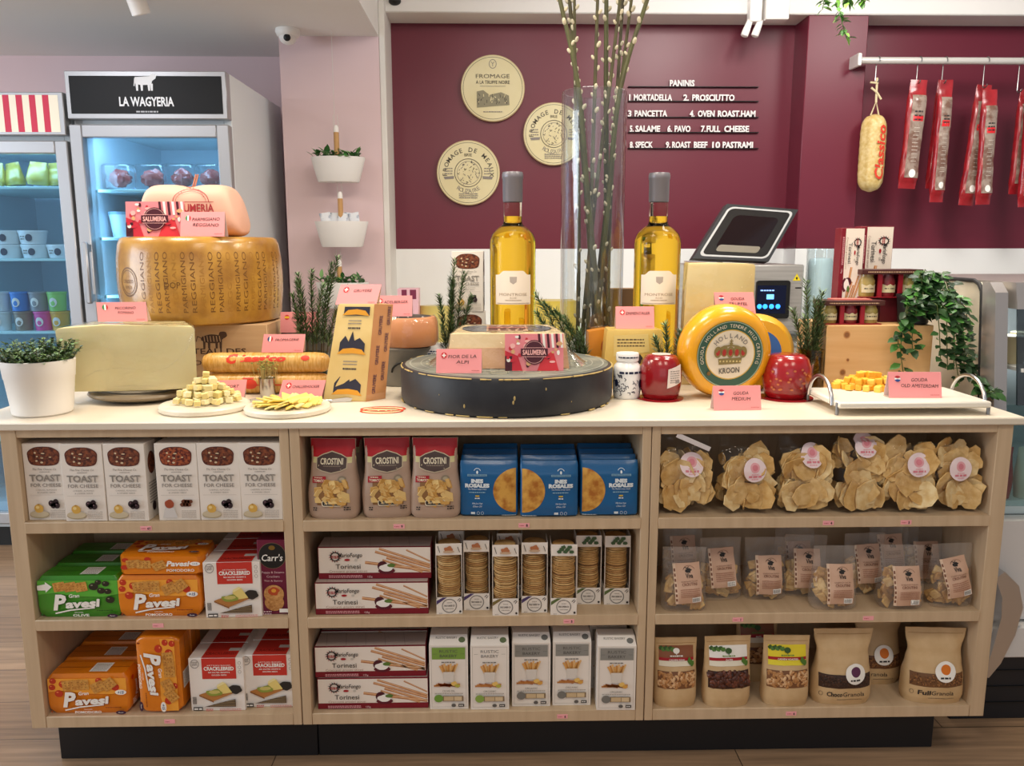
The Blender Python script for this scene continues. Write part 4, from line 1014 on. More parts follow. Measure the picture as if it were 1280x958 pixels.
# ---- big black wheel
r = .288; WC = V((base(635.5, 523).x, .004+r, ZC)); WH = .098
t = thing('cheese_round', 'huge black waxed cheese wheel at the front edge of the worktop', 'cheese', WC)
q = MB(); BLK = mat('#1f2025', .5, h2='#2b2c30', scale=14, bump=.2, bscale=30)
q.lathe([(.0, 0), (r-.012, 0), (r-.003, .004), (r, .016), (r+.001, WH-.012), (r-.004, WH-.002), (r-.012, WH)], BLK, 96, cap1=False)
qr = q; q = MB(); RT = mat('#5e645f', .45, h2='#8d8f82', scale=9, lo=.4, hi=.7, bump=.5, bscale=16); GW = mat('#bfa76a', .6)
q.lathe([(r-.012, WH), (r-.06, WH+.001), (.0, WH+.001)], RT, 96, cap0=False, cap1=False)
q.build('printed_top', t)
a = Art(lambda u, v, d: V((u, v, WH+.001+d))); LN = mat('#9fa298', .5); LD = mat('#474d4b', .5)
for rr, tt in ((.265, .004), (.235, .0025), (.16, .003), (.10, .002)): a.ring(0, 0, rr, rr, tt, LN, n=72); a.n -= 1
for i in range(44):
    an = 2*pi*i/44; c, s_ = cos(an), sin(an); a.line([(.10*c, .10*s_), (.158*c, .158*s_)], .004, LN if i % 2 else LD); a.n -= 1
a.n += 1
for i in range(30):
    an = 2*pi*i/30; a.ring(.198*cos(an), .198*sin(an), .024, .024, .004, LN if i % 2 else mat('#b8b59c', .5), n=16); a.n -= 1
a.n += 1; a.build('embossed_pattern', t)
q = qr; rnd = random.Random(4)
for i in range(90):
    an = rnd.uniform(pi*1.02, pi*1.98) if i % 3 else rnd.uniform(0, 2*pi); zz = WH-.003 if i % 4 else .003; l = rnd.uniform(.008, .035)/r
    q.tube([((r-.002+.0006)*cos(an+l*k/3), (r-.002)*sin(an+l*k/3), zz) for k in range(4)], rnd.uniform(.0012, .0024), GW, 5)
for an, zz, l in ((-1.52, .05, .006), (-1.53, .04, .005), (-1.95, .028, .005), (-1.25, .07, .004), (-2.2, .05, .002), (-1.0, .033, .002)): q.ell(((r+.0004)*cos(an), (r+.0004)*sin(an), zz), (l*.45, .0012, l), GW, 8, 6)
q.build('rind', t)
ZW = CT+WH+.0018
# half cheese wrapped on the wheel
t = thing('cheese_half', 'cut half of a tan cheese in film with an oval label on the black wheel', 'cheese', (P(634, 440, y=.26).x, .155, ZW), 0)
fw, bw, fd, hh = .158, .145, .25, .088
def chz(z): 
    k = z/hh; pts = [(-fw+.002*k, .0+.02*k), (fw-.002*k-.0, .0+.02*k)]
    pts += [(fw-.006-(fw-bw)*j/6*.6-.02*(j/6)**3, .02+fd*j/6) for j in range(1, 7)]; pts += [(-x, y) for x, y in reversed(pts[2:])]
    return [(x*(1-.06*k), y, z) for x, y in pts]
q = MB(); RINDT = mat('#cfa780', .55, h2='#c19468', scale=10); PASTE = mat('#e3cda2', .5, h2='#d9bf8e', scale=8)
q.loft([chz(0), chz(.008), chz(hh*.93), chz(hh)], PASTE, M=T()); q.build('cheese_body', t)
q = MB(); q.loft([[(x*1.004, y-.0018, z) for x, y, z in chz(.001)], [(x*1.004, y-.0018, z) for x, y, z in chz(hh*.6)]], RINDT); q.build('rind', t)
a = Art(lambda u, v, d: V((u, .155+v, hh+.0008+d)))
a.ell(0, 0, .115, .10, mat('#c9b184', .5)); a.ell(-.07, 0, .052, .085, mat('#5d6168', .5)); a.ell(.072, 0, .05, .08, mat('#565560', .5)); a.rect(-.055, .055, -.085, .085, mat('#9a7d66', .5))
for i in range(5): a.text('', 0, 0, .01, mat('#5a2c30', .5)) if False else a.scrib(-.05, .05, .06-.032*i, .013, mat('#5a2c30', .5))
a.rect(-.058, .058, -.012, -.004, mat('#b04a48', .5)); a.build('oval_label', t)
q = MB(); FILM2 = film(gloss=.03, rough=.06, bump=1.0, bscale=18, fres=.8)
q.loft([[(x*1.03+.006*noise.noise(V((x*20, y*20, 1))), y*1.02-.005, z+.0005) for x, y, z in chz(.0)], [(x*1.015, y*1.01-.004, z+.002) for x, y, z in chz(hh)]], FILM2)
rg = []
for i in range(14):
    an = rad(-60+120*i/13); rg.append([(fw*.98+.05*cos(an)+.004*sin(i*2), .06+.10*sin(an), .004+.006*abs(sin(i*1.7))), (fw*.97, .07+.07*sin(an), .05)])
q.loft(rg, FILM2, False, False, closed=False); q.loft([[(-x, y, z) for x, y, z in g] for g in rg], FILM2, False, False, closed=False); q.build('film_wrap', t)
# patterned cards
def promo(label, loc, rz, w, h, lean=8):
    t = thing('promo_card', label, 'card', loc, rz, 'patterned shop cards', rx=-lean)
    q = MB(); q.box(-w/2, w/2, 0, .0012, 0, h, mat('#e98a92', .45)); q.loft([[(-w*.12, .001, 0), (w*.12, .001, 0), (w*.12, .0015, 0), (-w*.12, .0015, 0)][::-1], [(-w*.12, .001, h*.7), (w*.12, .001, h*.7), (w*.12, .0018, h*.7), (-w*.12, .0018, h*.7)][::-1]], CARD); q.box(-w*.1, w*.1, .001, .026, 0, .001, CARD); q.build('card', t)
    a = Art(face()); D = mat('#4a1424', .5); R2 = mat('#c8283a', .5); PP = mat('#f2b4b0', .5); TN = mat('#d9a878', .5)
    a.poly([(-w/2, 0), (-w/2, h*.55), (-w*.28, h*.4), (-w*.2, 0)], R2); a.poly([(w*.05, 0), (w*.12, h*.3), (w*.32, h*.55), (w*.42, 0)], mat('#d9343f', .5)); a.rect(-w/2, -w*.38, 0, h*.4, D)
    for i in range(6): a.poly([(w*(.06+.075*i), h), (w*(.10+.075*i), h), (w*(.12+.075*i), h*.62), (w*(.08+.075*i), h*.62)], D if i % 2 == 0 else WL); a.n -= 1
    a.n += 1
    rnd = random.Random(8)
    for i in range(30):
        x, z = rnd.uniform(-w*.46, w*.46), rnd.uniform(h*.06, h*.94)
        a.blob(x, z, w*rnd.uniform(.02, .055), h*rnd.uniform(.03, .07), (D, R2, PP, TN, WL)[i % 5], i, .25, 12)
        if i % 3: a.n -= 1
    a.ell(0, h*.5, w*.19, h*.33, D); a.ring(0, h*.5, w*.175, h*.30, w*.006, PP); a.rect(-w*.23, w*.23, h*.40, h*.60, D); a.text('SALUMERIA', 0, h*.5, h*.13, PP, w=w*.4, bold=.03)
    for zz in (.38, .62): a.line([(-w*.2, h*zz), (w*.2, h*zz)], h*.012, PP)
    a.build('card_print', t)
    return t
p = P(668, 453, y=.115); promo('patterned pink shop card leaning on the half cheese of the black wheel', (p.x, .118, ZW), 0, .148, .094)
sign_at(545, 602, 460, 431, .085, 'ch', 'FIOR DE LA', 'ALPI', 'pink sign on the top of the huge black wheel', zb=ZW, rz=-2, skew=0)

# ---- left group
p = base(35, 523); R0 = .079
t = thing('potted_thyme', 'white pot of small-leaved green herb at the left end', 'potted plant', (p.x, p.y+R0*.85, ZC))
q = MB(); POT = mat('#ece8e2', .4)
q.lathe([(0, 0), (R0*.8, 0), (R0*.86, .004), (R0*.98, .09), (R0*1.0, .092), (R0*1.05, .135), (R0*1.02, .136), (R0*.97, .095), (R0*.9, .11), (0, .112)], POT, 56); q.build('pot', t)
q = MB(); q.lathe([(R0*.96, .10), (R0*.5, .122), (0, .125)], mat('#3a2c20', .9), 32, cap0=False); q.build('soil', t)
LEAFS = [mat('#3f5a34', .5), mat('#587a45', .5), mat('#2f4527', .5), mat('#7a9a60', .5)]
def leaf(q, p, d, l, w, m, up=V((0, 0, 1)), fold=.25):
    d = V(d).normalized(); s = d.cross(up); s = s.normalized() if s.length > 1e-4 else V((1, 0, 0)); n = s.cross(d)
    p = V(p); vs = [p, p+d*l*.35+s*w+n*w*fold, p+d*l*.35-s*w+n*w*fold, p+d*l*.7+s*w*.75+n*w*fold*.7, p+d*l*.7-s*w*.75+n*w*fold*.7, p+d*l-n*w*.2, p+d*l*.36, p+d*l*.7]
    q.add(vs, [(0, 1, 6), (0, 6, 2), (1, 3, 7, 6), (6, 7, 4, 2), (3, 5, 7), (7, 5, 4)], m)
rnd = random.Random(2); qs = MB(); ql = MB()
for i in range(130):
    an = rnd.uniform(0, 2*pi); rr = R0*.85*sqrt(rnd.random()); p0 = V((rr*cos(an), rr*sin(an), .115)); tilt = rr/R0*.7
    hgt = rnd.uniform(.03, .085)*(1.1-.35*rr/R0); pts = [p0+V((tilt*cos(an)*k*hgt, tilt*sin(an)*k*hgt, hgt*k*(1-.15*k))) for k in (0, .35, .7, 1)]
    qs.tube(pts, .0009, mat('#5a5a34', .7), 4)
    for k in range(16):
        f = .25+.75*k/15; j = min(2, int(f*3)); b_ = pts[j].lerp(pts[j+1], min(1, f*3-j)); a2 = rnd.uniform(0, 2*pi)
        leaf(ql, b_, (cos(a2), sin(a2), rnd.uniform(-.1, .8)), rnd.uniform(.009, .014), .0045, LEAFS[rnd.randrange(4)])
qs.build('stems', t); ql.build('leaves', t)
# round board and pale block
cbd = base(152, 509)
t = thing('round_board', 'round grey stone board under the long pale cheese block', 'board', (cbd.x, cbd.y+.152, ZC))
q = MB(); q.lathe([(0, .0), (.105, 0), (.112, .003), (.142, .013), (.146, .018), (.143, .023), (.118, .024)], mat('#8a7c68', .35), 64, cap1=False)
q.lathe([(.119, .024), (.0, .0245)], mat('#b8ad9c', .4), 64, cap0=False, cap1=False); q.build('board', t)
q = MB(); q.lathe([(0, .0245), (.102, .0245), (.110, .030), (.106, .034), (0, .0345)], mat('#ded8ca', .35), 56); q.build('raised_plate', t)
BW = span(80, 247, 460, .25)
t = thing('cheese_block', 'long pale cheese block in cling film at the left', 'cheese', ((P(83, 460, y=.22).x+P(246, 460, y=.25).x)/2, .215, CT+.0355), 3)
PALE = mat('#e8dcab', .42, h2='#dfcf97', scale=5, sss=.15); PALE2 = mat('#d9c995', .45)
q = MB(); w2 = BW/2; hB = .172
vs_b = [(-w2+.008, 0, .0), (w2-.004, .0, .012), (w2-.01, .16, .012), (-w2+.03, .16, 0)]; vs_t = [(-w2, 0, hB-.006), (-w2*.3, 0, hB+.002), (w2*.5, 0, hB+.002), (w2-.002, 0, hB-.004), (w2-.075, .16, hB-.002), (-w2+.028, .16, hB-.002)]
qb = [(-w2+.008, 0, 0), (-w2*.3, 0, .0), (w2*.5, 0, .002), (w2-.004, 0, .006), (w2-.078, .16, .0), (-w2+.03, .16, 0)]
cen = lambda pts, k: [tuple(V(p).lerp(sum((V(x) for x in pts), V())/len(pts), k)) for p in pts]
lo1 = [(x*(1-.0), y, z+.006) for x, y, z in qb]; hi1 = [(x, y, z-.006) for x, y, z in vs_t]
q.loft([cen(qb, .03), lo1, hi1, cen(vs_t, .03)], PALE); q.build('cheese_body', t)
q = MB(); FILM3 = film(gloss=.02, rough=.05, bump=1.2, bscale=11, fres=1.0)
gr = [[(x*1.008, y*1.03-.0025, z+.003) for x, y, z in s_] for s_ in (qb, lo1, hi1)]
q.loft(gr+[[(x, y*1.03-.0025, z+.003) for x, y, z in vs_t]], FILM3)
q.build('cling_film', t)
q = MB(); WR = mat('#f4efdc', .15)
for pts in ([(.06, .05), (.10, .062), (.13, .085), (.155, .115), (.172, .15)], [(-.13, .03), (-.08, .055), (-.03, .062), (.03, .058)], [(-.19, .155), (-.16, .154), (-.12, .156)], [(.15, .12), (.165, .14), (.178, .165)], [(-.05, .012), (.0, .015), (.06, .013)]):
    q.tube([(x, -.0035, z) for x, z in pts], [.0003]+[.0009]*(len(pts)-2)+[.0003], FILM3, 5)
q.build('film_creases', t)
sign_at(125, 185, 417.5, 394, .28, 'it', 'PECORINO', 'ROMANO', 'pink sign standing on the long pale cheese block', zb=CT+.0355+hB+.0055, rz=4, skew=-.006)
# wooden crate and the great drum cheese
YC = .47; cx0, cx1 = P(182, 440, y=YC).x, P(335, 440, y=YC).x; zt = P(250, 406, y=YC).z
t = thing('wine_crate', 'wooden wine crate under the huge golden cheese drum', 'crate', ((cx0+cx1)/2, YC, ZC)); cw = (cx1-cx0)/2; chh = zt-ZC
PINE = mat('#c8a57c', .55, h2='#b58f64', scale=2.2, stretch=(1.5, 1.5, 16), lo=.35, hi=.7, detail=5)
for nm_, bx in (('front_board', (-cw, cw, 0, .012, 0, chh)), ('rear_board', (-cw, cw, .258, .27, 0, chh)), ('end_board', (-cw, -cw+.012, .012, .258, 0, chh)), ('end_board', (cw-.012, cw, .012, .258, 0, chh)), ('lid', (-cw+.012, cw-.012, .012, .258, chh-.012, chh-.0005))):
    q = MB(); q.box(*bx, PINE, .0015); q.build(nm_, t)
a = Art(face()); BR = mat('#4a3222', .7)
a.text('CHATEAU DES', -.0, chh-.078, .016, BR, w=.23, bold=.015); a.text('MONTS', -.01, chh-.112, .014, BR, w=.12)
a.blob(.018, chh-.042, .032, .013, BR, 3, .2); a.blob(.05, chh-.03, .012, .010, BR, 5, .2)
for x in (-.006, .008, .03, .042): a.poly([(x-.003, chh-.045), (x+.005, chh-.045), (x+.003, chh-.07), (x-.003, chh-.07)], BR)
a.line([(-.012, chh-.04), (-.024, chh-.034), (-.028, chh-.05)], .002, BR)
for i in range(6): a.line([(-.005+.009*i, chh-.033), (-.003+.009*i, chh-.05)], .0018, mat('#c8a57c', .6)); a.n -= 1
a.n += 1; a.build('branded_print', t)
DR = span(155, 354, 360, .6)/2*.985; DC = V((P(254, 360, y=.62).x, .62, zt+.0005)); DH = .252
t = thing('cheese_drum', 'huge golden cheese drum with dotted rind standing on the wine crate', 'cheese', DC)
GOLD = mat('#bb8c38', .3, h2='#8f6020', scale=16, lo=.35, hi=.75, coat=.45, bump=.12, bscale=24)
prof = [(0, 0), (DR*.90, 0), (DR*.945, .006), (DR*.97, .03), (DR*.995, .09), (DR, .13), (DR*.99, .19), (DR*.965, .232), (DR*.935, .247), (DR*.90, DH), (0, DH)]
q = MB(); q.lathe(prof, GOLD, 96); q.build('rind', t)
def drum_r(v):
    pr = prof[1:-1]
    for (r0, z0), (r1, z1_) in zip(pr, pr[1:]):
        if z0 <= v <= z1_ and z1_ > z0: return r0+(r1-r0)*(v-z0)/(z1_-z0)
    return DR*.9
def drum_fn(u, v, d):
    an = -pi/2+u; r_ = drum_r(v)+d*.6; return V((r_*cos(an), r_*sin(an), v))
a = Art(lambda u, v, d: drum_fn(u/DR, v, d), eps=.0001, d0=.0004); DOT = mat('#704a1a', .45); DOT2 = mat('#c99a48', .45)
rnd = random.Random(12)
words_ = ['PARMIGIANO', 'REGGIANO']
for k in range(30):
    u = -.36+.0245*k; 
    if -.2 < u < -.105: continue
    wd_ = words_[k % 2]; a.text(wd_, u, .125, .013, DOT if k % 3 else mat('#a0722a', .45), w=.17, rot=90 if k % 2 else 90); a.n -= 1
a.n += 1
a.ring(-.152, .125, .042, .042, .004, DOT); a.ring(-.152, .125, .034, .034, .002, DOT); a.text('CONSORZIO', -.152, .127, .010, DOT, w=.05); a.text('TUTELA', -.152, .11, .008, DOT, w=.034)
a.text('DOP', .0, .118, .017, mat('#6a4618', .45), w=.045); a.text('SET 19', -.15, .045, .022, DOT, w=.06)
a.build('dotted_marks', t)
ZD = zt+DH+.001
# salmon bag with the shop's name on the drum
t = thing('gift_bag', 'salmon rounded parcel with strings lying on the golden cheese drum', 'parcel', (P(249, 300, y=.6).x, .58, ZD))
bwid = span(190, 311, 280, .58)/2; bh = .152; SALM = mat('#e2b29c', .6, bump=.1, bscale=20)
rings = []
for i in range(25):
    k = -1+2*i/24; x = bwid*math.copysign(1-(1-abs(k))**1.6, k); f = (1-abs(k)**7)**.33 if abs(k) < 1 else 0; f = max(f, .02)
    ring = []
    for j in range(36):
        th = 2*pi*j/36; c, s_ = cos(th), sin(th); y = .082*f*math.copysign(abs(c)**.7, c); z = bh/2+bh/2*f*math.copysign(abs(s_)**.55, s_)
        if s_ > .2: z -= .009*math.exp(-(x/.03)**2)*s_
        ring.append((x*(1.06-.26*max(0, z/bh)**1.5), y, z))
    rings.append(ring)
q = MB(); q.loft(rings, SALM); q.build('paper_body', t)
q = MB(); q.ell((0, 0, bh-.009), (.034, .03, .004), mat('#b5623a', .7), 20, 8); q.build('string_dimple', t)
for dx in (0, .006):
    q = MB(); q.tube([(-.004+dx, 0, bh-.012), (.004+dx, -.003, bh+.008), (.013+dx, -.008, bh+.03)], .0022, mat('#c98a68', .7), 6); q.build('string', t)
def bag_y(u, v):
    k = min(.98, abs(u)/bwid); f = (1-min(1, (1-(1-k)**(1/1.6)))**7)**.33; s_ = min(1, abs((v-bh/2)/(bh/2*f))); s_ = s_**(1/.55); return -.082*f*(max(0, 1-s_*s_))**.35
a = Art(lambda u, v, d: V((u, bag_y(u, v)-d, v)), curved=.01, d0=.001); DRD = mat('#a8323a', .5)
a.text('LUMERIA', .036, .082, .022, DRD, w=.098, bold=.02); a.line([(-.03, .099), (.085, .099)], .0018, DRD); a.line([(-.01, .066), (.085, .066)], .0018, DRD); a.text('BROOKLYN, N.Y.', .04, .058, .006, DRD, w=.07)
a.ring(.02, .099, .052, .038, .002, DRD, a0=0, a1=180); a.ring(.02, .099, .044, .031, .0012, DRD, a0=0, a1=180); a.arc('ITALIAN SHOP', .02, .099, .0395, .0055, DRD, 165, 15)
a.build('shop_print', t)
p = P(199, 304, y=.47); promo('patterned pink shop card standing on the golden cheese drum', (p.x, .45, ZD), 0, .165, .098, 6)
sign_at(226, 281, 306, 276, .43, 'it', 'PARMIGIANO', 'REGGIANO', 'pink sign standing on the golden cheese drum', zb=ZD)
# long printed logs
NET = mat('#dcb069', .45, h2='#c9963f', scale=30, stretch=(6, 1, 1), lo=.4, hi=.6, coat=.3, bump=.5, bscale=40); RED2 = mat('#d8402a', .45)
lx0, lx1 = P(252, 470, y=.37).x, P(414, 470, y=.37).x; lr = .0292
def log(label, loc, prin):
    t = thing('cheese_log', label, 'cheese', loc, 0, 'long netted cheese logs'); L_ = (lx1-lx0)/2
    q = MB(); rings = []
    for i in range(41):
        k = -1+i/20; f = (1-abs(k)**14)**.5*(1+.012*sin(i*2.2)); x = L_*k
        rings.append([(x, lr*max(f, .1)*cos(2*pi*j/28), lr+lr*max(f, .1)*sin(2*pi*j/28)) for j in range(28)])
    q.loft(rings, NET); q.build('netted_body', t)
    a = Art(lambda u, v, d: V((u, -(lr+d)*cos((v-lr)/lr), lr+(lr+d)*sin((v-lr)/lr))), curved=.01)
    if prin: a.text('C', -.09, .046, .028, RED2, shear=.25, bold=.05); a.text('lassico', .0, .046, .019, RED2, w=.125, shear=.25, bold=.05); a.ell(.115, .046, .012, .008, RED2)
    else: a.line([(-.13, .028), (.13, .028)], .004, RED2); a.ell(-.04, .03, .02, .014, RED2); a.ell(.09, .03, .02, .012, RED2); a.line([(-.06, .047), (-.03, .047)], .004, RED2)
    a.build('red_print', t)
    return t
LX = (lx0+lx1)/2
log('netted golden cheese log lying on the worktop, lower of the two', (LX, .372, ZC), False)
log('netted golden cheese log with red script, upper of the two', (LX, .378, ZC+2*lr-.001), True)
sign_at(327, 379, 446, 424, .37, 'fr', 'FROMAGERIE', '', 'pink sign standing on the upper netted cheese log', zb=ZC+4*lr-.0005, skew=.006)
# marble plates
MARB = mat('#e6e0d0', .3, h2='#d8cfbc', scale=9)
def plate(label, u, w, r):
    p = base(u, w); t = thing('marble_plate', label, 'plate', (p.x, p.y+r, ZC), 0, 'round cream stone plates')
    q = MB(); q.lathe([(0, 0), (r-.004, 0), (r, .004), (r, .012), (r-.004, .016), (0, .016)], MARB, 64); q.build('stone_disc', t); return t.location
rp = span(181, 291, 510, .13)/2
pa = plate('cream stone plate heaped with cheese cubes', 236, 522.5, rp); pb = plate('cream stone plate fanned with yellow cheese slices', 346, 525, span(293, 400, 512, .1)/2)
CUB = [mat('#ecdc9e', .5, sss=.1), mat('#e6d188', .5, sss=.1), mat('#f1e6b4', .5, sss=.1)]
rnd = random.Random(6); n = 0
def cheese_cube(name, label, loc, s, m, eul, grp):
    q = MB(); q.box(-s, s, -s*.85, s*.85, -s*.8, s*.8, m, .0012); o = tag(q.build(name), label, 'cheese cube', grp); o.location = loc; o.rotation_euler = eul; return o
for lay, (cnt, rr, zz) in enumerate(((38, .080, .0), (27, .062, .0155), (15, .042, .031), (6, .022, .0465), (1, .0, .061))):
    for i in range(cnt):
        an = i*2.39996; r_ = rr*sqrt((i+.5)/cnt); s = rnd.uniform(.0075, .0095)
        x, y = pa.x+.004+r_*cos(an)*1.05, pa.y+.012+r_*sin(an)*.95
        cheese_cube('cheese_cube', 'pale yellow cheese cube in the heap on the left stone plate', (x, y, ZC+.016+.0098+zz+rnd.uniform(0, .001)), s, CUB[rnd.randrange(3)], (rnd.uniform(-.25, .25), rnd.uniform(-.2, .2), rnd.uniform(0, 3)), 'cheese cubes on the left plate')
SLI = [mat('#efd77a', .5, sss=.1), mat('#ead06c', .5, sss=.1), mat('#f3e193', .5, sss=.1)]
for ring_, (cnt, rr, z0) in enumerate(((20, .058, .0205), (11, .032, .0265))):
    for i in range(cnt):
        an = 2*pi*i/cnt+ring_*.2; q = MB(); q.box(-.011, .011, -.028, .028, -.002, .002, SLI[i % 3], .001)
        o = tag(q.build('cheese_slice'), 'yellow cheese slice in the fan on the right stone plate', 'cheese slice', 'cheese slices on the stone plate'); o.location = (pb.x+rr*cos(an), pb.y+rr*.95*sin(an), ZC+z0+.003*(i % 2)); o.rotation_euler = (rad(6+4*ring_), rad(22), an-pi/2)
sign_at(251, 303, 500, 475, .235, 'fr', 'BEAUFORT', '', 'pink sign behind the plate of cheese cubes', zb=ZC+.002, rz=10, skew=.01, lean=20)
sign_at(346, 401, 500, 475, .235, 'ch', 'CHALLERHOCKER', '', 'pink sign behind the plate of cheese slices', zb=ZC+.002, rz=-4, skew=.012, lean=18)
for u, w, rz, lab in ((302, 504, 25, 'steel cheese knife lying behind the plate of cubes'), (405, 504, 15, 'steel cheese knife lying right of the slice plate')):
    p = base(u, w); t = thing('cheese_knife', lab, 'knife', (p.x, p.y, ZC), rz)
    q = MB(); q.tube([(-.05, 0, .005), (-.02, 0, .006), (.02, 0, .005)], [.005, .006, .004], STEEL, 10); q.build('handle', t)
    q = MB(); q.prism([(.02, .0), (.07, .001), (.075, .009), (.06, .012), (.02, .009)], -.0008, .0008, STEEL); q.build('blade', t)
# metal cup of cress
p = base(333, 497); t = thing('steel_cup', 'small steel cup of sprouting stems in front of the netted logs', 'cup', (p.x, p.y+.014, ZC))
q = MB(); q.lathe([(0, 0), (.0185, 0), (.0195, .002), (.0225, .052), (.0235, .053), (.0215, .051), (.018, .006), (0, .006)], mat('#bdbab4', .22, 1), 36); q.build('cup', t)
rnd = random.Random(9); q = MB(); q2 = MB()
for i in range(60):
    an = rnd.uniform(0, 6.28); rr = .017*sqrt(rnd.random()); f = rnd.uniform(1, 2.3); h_ = rnd.uniform(.075, .1)
    q.tube([(rr*cos(an), rr*sin(an), .01), (rr*f*cos(an)*.9, rr*f*sin(an)*.9, h_*.7), (rr*f*cos(an), rr*f*sin(an), h_)], .0006, mat('#b5a064', .7), 4)
    q2.ell((rr*f*cos(an), rr*f*sin(an), h_), (.0032, .003, .0017), mat(('#8a8a3c', '#a8a050', '#6f7a34')[i % 3], .6), 6, 4)
q.build('stems', t); q2.build('seed_heads', t)
# rosemary
NEED = [mat('#46603a', .5), mat('#5d7a4a', .5), mat('#7a9468', .5), mat('#364a2e', .5)]
def sprig(root, pts, n, ln=.022, seedv=0, sub='sprig'):
    rnd = random.Random(seedv); q = MB(); q.tube(pts, [.0022]+[.0016]*(len(pts)-2)+[.0006], mat('#5a4a30', .7), 6); st = q.build(sub+'_stem', root)
    q = MB(); P_ = [V(p) for p in pts]
    n = int(n*1.4)
    for i in range(n):
        f = (.12+.88*i/n)*(len(P_)-1); j = min(len(P_)-2, int(f)); b_ = P_[j].lerp(P_[j+1], f-j); ax = (P_[j+1]-P_[j]).normalized(); an = i*2.4+rnd.uniform(-.4, .4)
        s_ = ax.cross(V((.3, 1, .2))).normalized(); w_ = ax.cross(s_); d = (s_*cos(an)+w_*sin(an))*.8+ax*rnd.uniform(.45, .95)
        leaf(q, b_, d, 1.25*ln*rnd.uniform(.7, 1.1)*(1-.35*i/n), .0018, NEED[rnd.randrange(4)], up=ax, fold=.1)
    q.build(sub+'_needles', st)
def rosemary(label, loc, sprigs, n=130, ln=.022):
    t = thing('rosemary_bunch', label, 'herb', loc, 0)
    for i, pts in enumerate(sprigs): sprig(t, pts, n, ln, i+int(abs(loc[0])*100))
    return t
def up(x, y, h, bx=0, by=0, b0=0): return [(x, y, b0), (x+bx*.15, y+by*.15, b0+h*.33), (x+bx*.5, y+by*.5, b0+h*.68), (x+bx, y+by, b0+h)]
p = P(402, 470, y=.60)
# small drum cheese behind the logs, with a sign
t = thing('cheese_round', 'small dark-rinded cheese drum behind the netted logs', 'cheese', (P(372, 440, y=.56).x+.016, .62, ZC)); q = MB()
q.lathe([(0, 0), (.072, 0), (.08, .008), (.083, .05), (.082, .135), (.075, .15), (0, .152)], mat('#6f6a60', .6, h2='#4a463e', scale=20, bump=.4, bscale=30), 48); q.build('rind', t)
q = MB(); q.ell((-.02, -.078, .12), (.006, .004, .006), BLACK, 10, 6); q.build('plug', t)
sign_at(350, 398, 410, 385, .56, 'es', 'MANCHEGO', '', 'pink sign on the small dark cheese drum', zb=ZC+.1525)
rosemary('tall rosemary bunch between the golden cheese drum and the leaning wedge', (p.x, .50, ZC), [up(-.028, .005, .21, -.012, 0, .1), up(.0, 0, .25, .005, .0, .09), up(.022, .01, .27, .04, .01, .09), up(.012, -.012, .2, .03, -.01, .1), up(-.012, -.01, .23, -.02, -.005, .1), up(.03, .0, .29, .05, .02, .09), up(-.03, -.012, .17, -.02, 0, .1), up(.04, .0, .2, .07, 0, .09)], 150, .026)
t = thing('herb_glass', 'short clear glass holding the tall rosemary bunch', 'glass', (p.x, .50, ZC)); q = MB()
q.lathe([(0, 0), (.036, 0), (.042, .004), (.045, .1), (.0425, .1), (.0395, .008), (0, .008)], film(gloss=.02, rough=.03, bump=0, tint='#e6efe8'), 36); q.build('glass', t)
# leaning wedge in printed paper
YG = .25; p = base(436, 502)
t = thing('cheese_wedge', 'tall cheese wedge in printed film leaning beside the grey bucket', 'cheese', (p.x+.004, YG, ZC), 0)
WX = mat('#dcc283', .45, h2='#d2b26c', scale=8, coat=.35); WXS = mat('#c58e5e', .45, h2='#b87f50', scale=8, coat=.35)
xb0, xb1, xb2 = -.072, .042, .088; xt0, xt1, xt2 = -.032, .066, .122; hg = .258
q = MB(); A_ = [(xb0, -.012, .004), (xb1, -.016, 0), (xb2, .03, .0), (xb0+.07, .10, .0)]; B_ = [(xt0, .04, hg), (xt1, .03, hg), (xt2-.012, .075, hg-.004), (xt0+.06, .13, hg)]
def ql(A, B, k): return [tuple(V(a).lerp(V(b), k)) for a, b in zip(A, B)]
q.loft([cen(A_, .04), ql(A_, B_, .02), ql(A_, B_, .5), ql(A_, B_, .98), cen(B_, .05)], WX); q.build('cheese_body', t)
q = MB(); o_ = V((.0005, -.0012, 0))
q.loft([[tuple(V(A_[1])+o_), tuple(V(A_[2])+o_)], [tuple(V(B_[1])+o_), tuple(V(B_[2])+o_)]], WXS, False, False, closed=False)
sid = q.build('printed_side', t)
f0, f1, f2 = V(A_[0]), V(A_[1]), V(B_[0]); f3 = V(B_[1]); nf = (f1-f0).cross(f2-f0).normalized()
if nf.y > 0: nf = -nf
fm = lambda u, v, d: (f0.lerp(f1, u)).lerp(f2.lerp(f3, u), v)+nf*d
a = Art(fm); NAVY = mat('#2a2a3a', .5); OR = mat('#d9982a', .5)
for k, zz in enumerate((.08, .5, .9)):
    a.poly([(.2, zz+.0), (.2, zz+.10), (.32, zz+.17), (.42, zz+.11), (.5, zz+.22), (.57, zz+.12), (.7, zz+.15), (.85, zz+.09), (.85, zz)] if k < 2 else [(.2, zz-.02), (.2, zz+.07), (.9, zz+.07), (.9, zz-.02)], NAVY)
    a.poly([(.16, zz-.02), (.3, zz+.035), (.55, zz+.045), (.78, zz+.03), (.9, zz-.025), (.55, zz-.01)], OR)
    if k < 2: a.scrib(.35, .7, zz+.32, .012, GREY, rows=2, gap=.03); a.scrib(.36, .7, zz+.24, .018, NAVY)
a.build('front_print', t)
s0, s1, s2, s3 = V(A_[1]), V(A_[2]), V(B_[1]), V(B_[2]); ns = (s1-s0).cross(s2-s0).normalized()
if ns.y > 0: ns = -ns
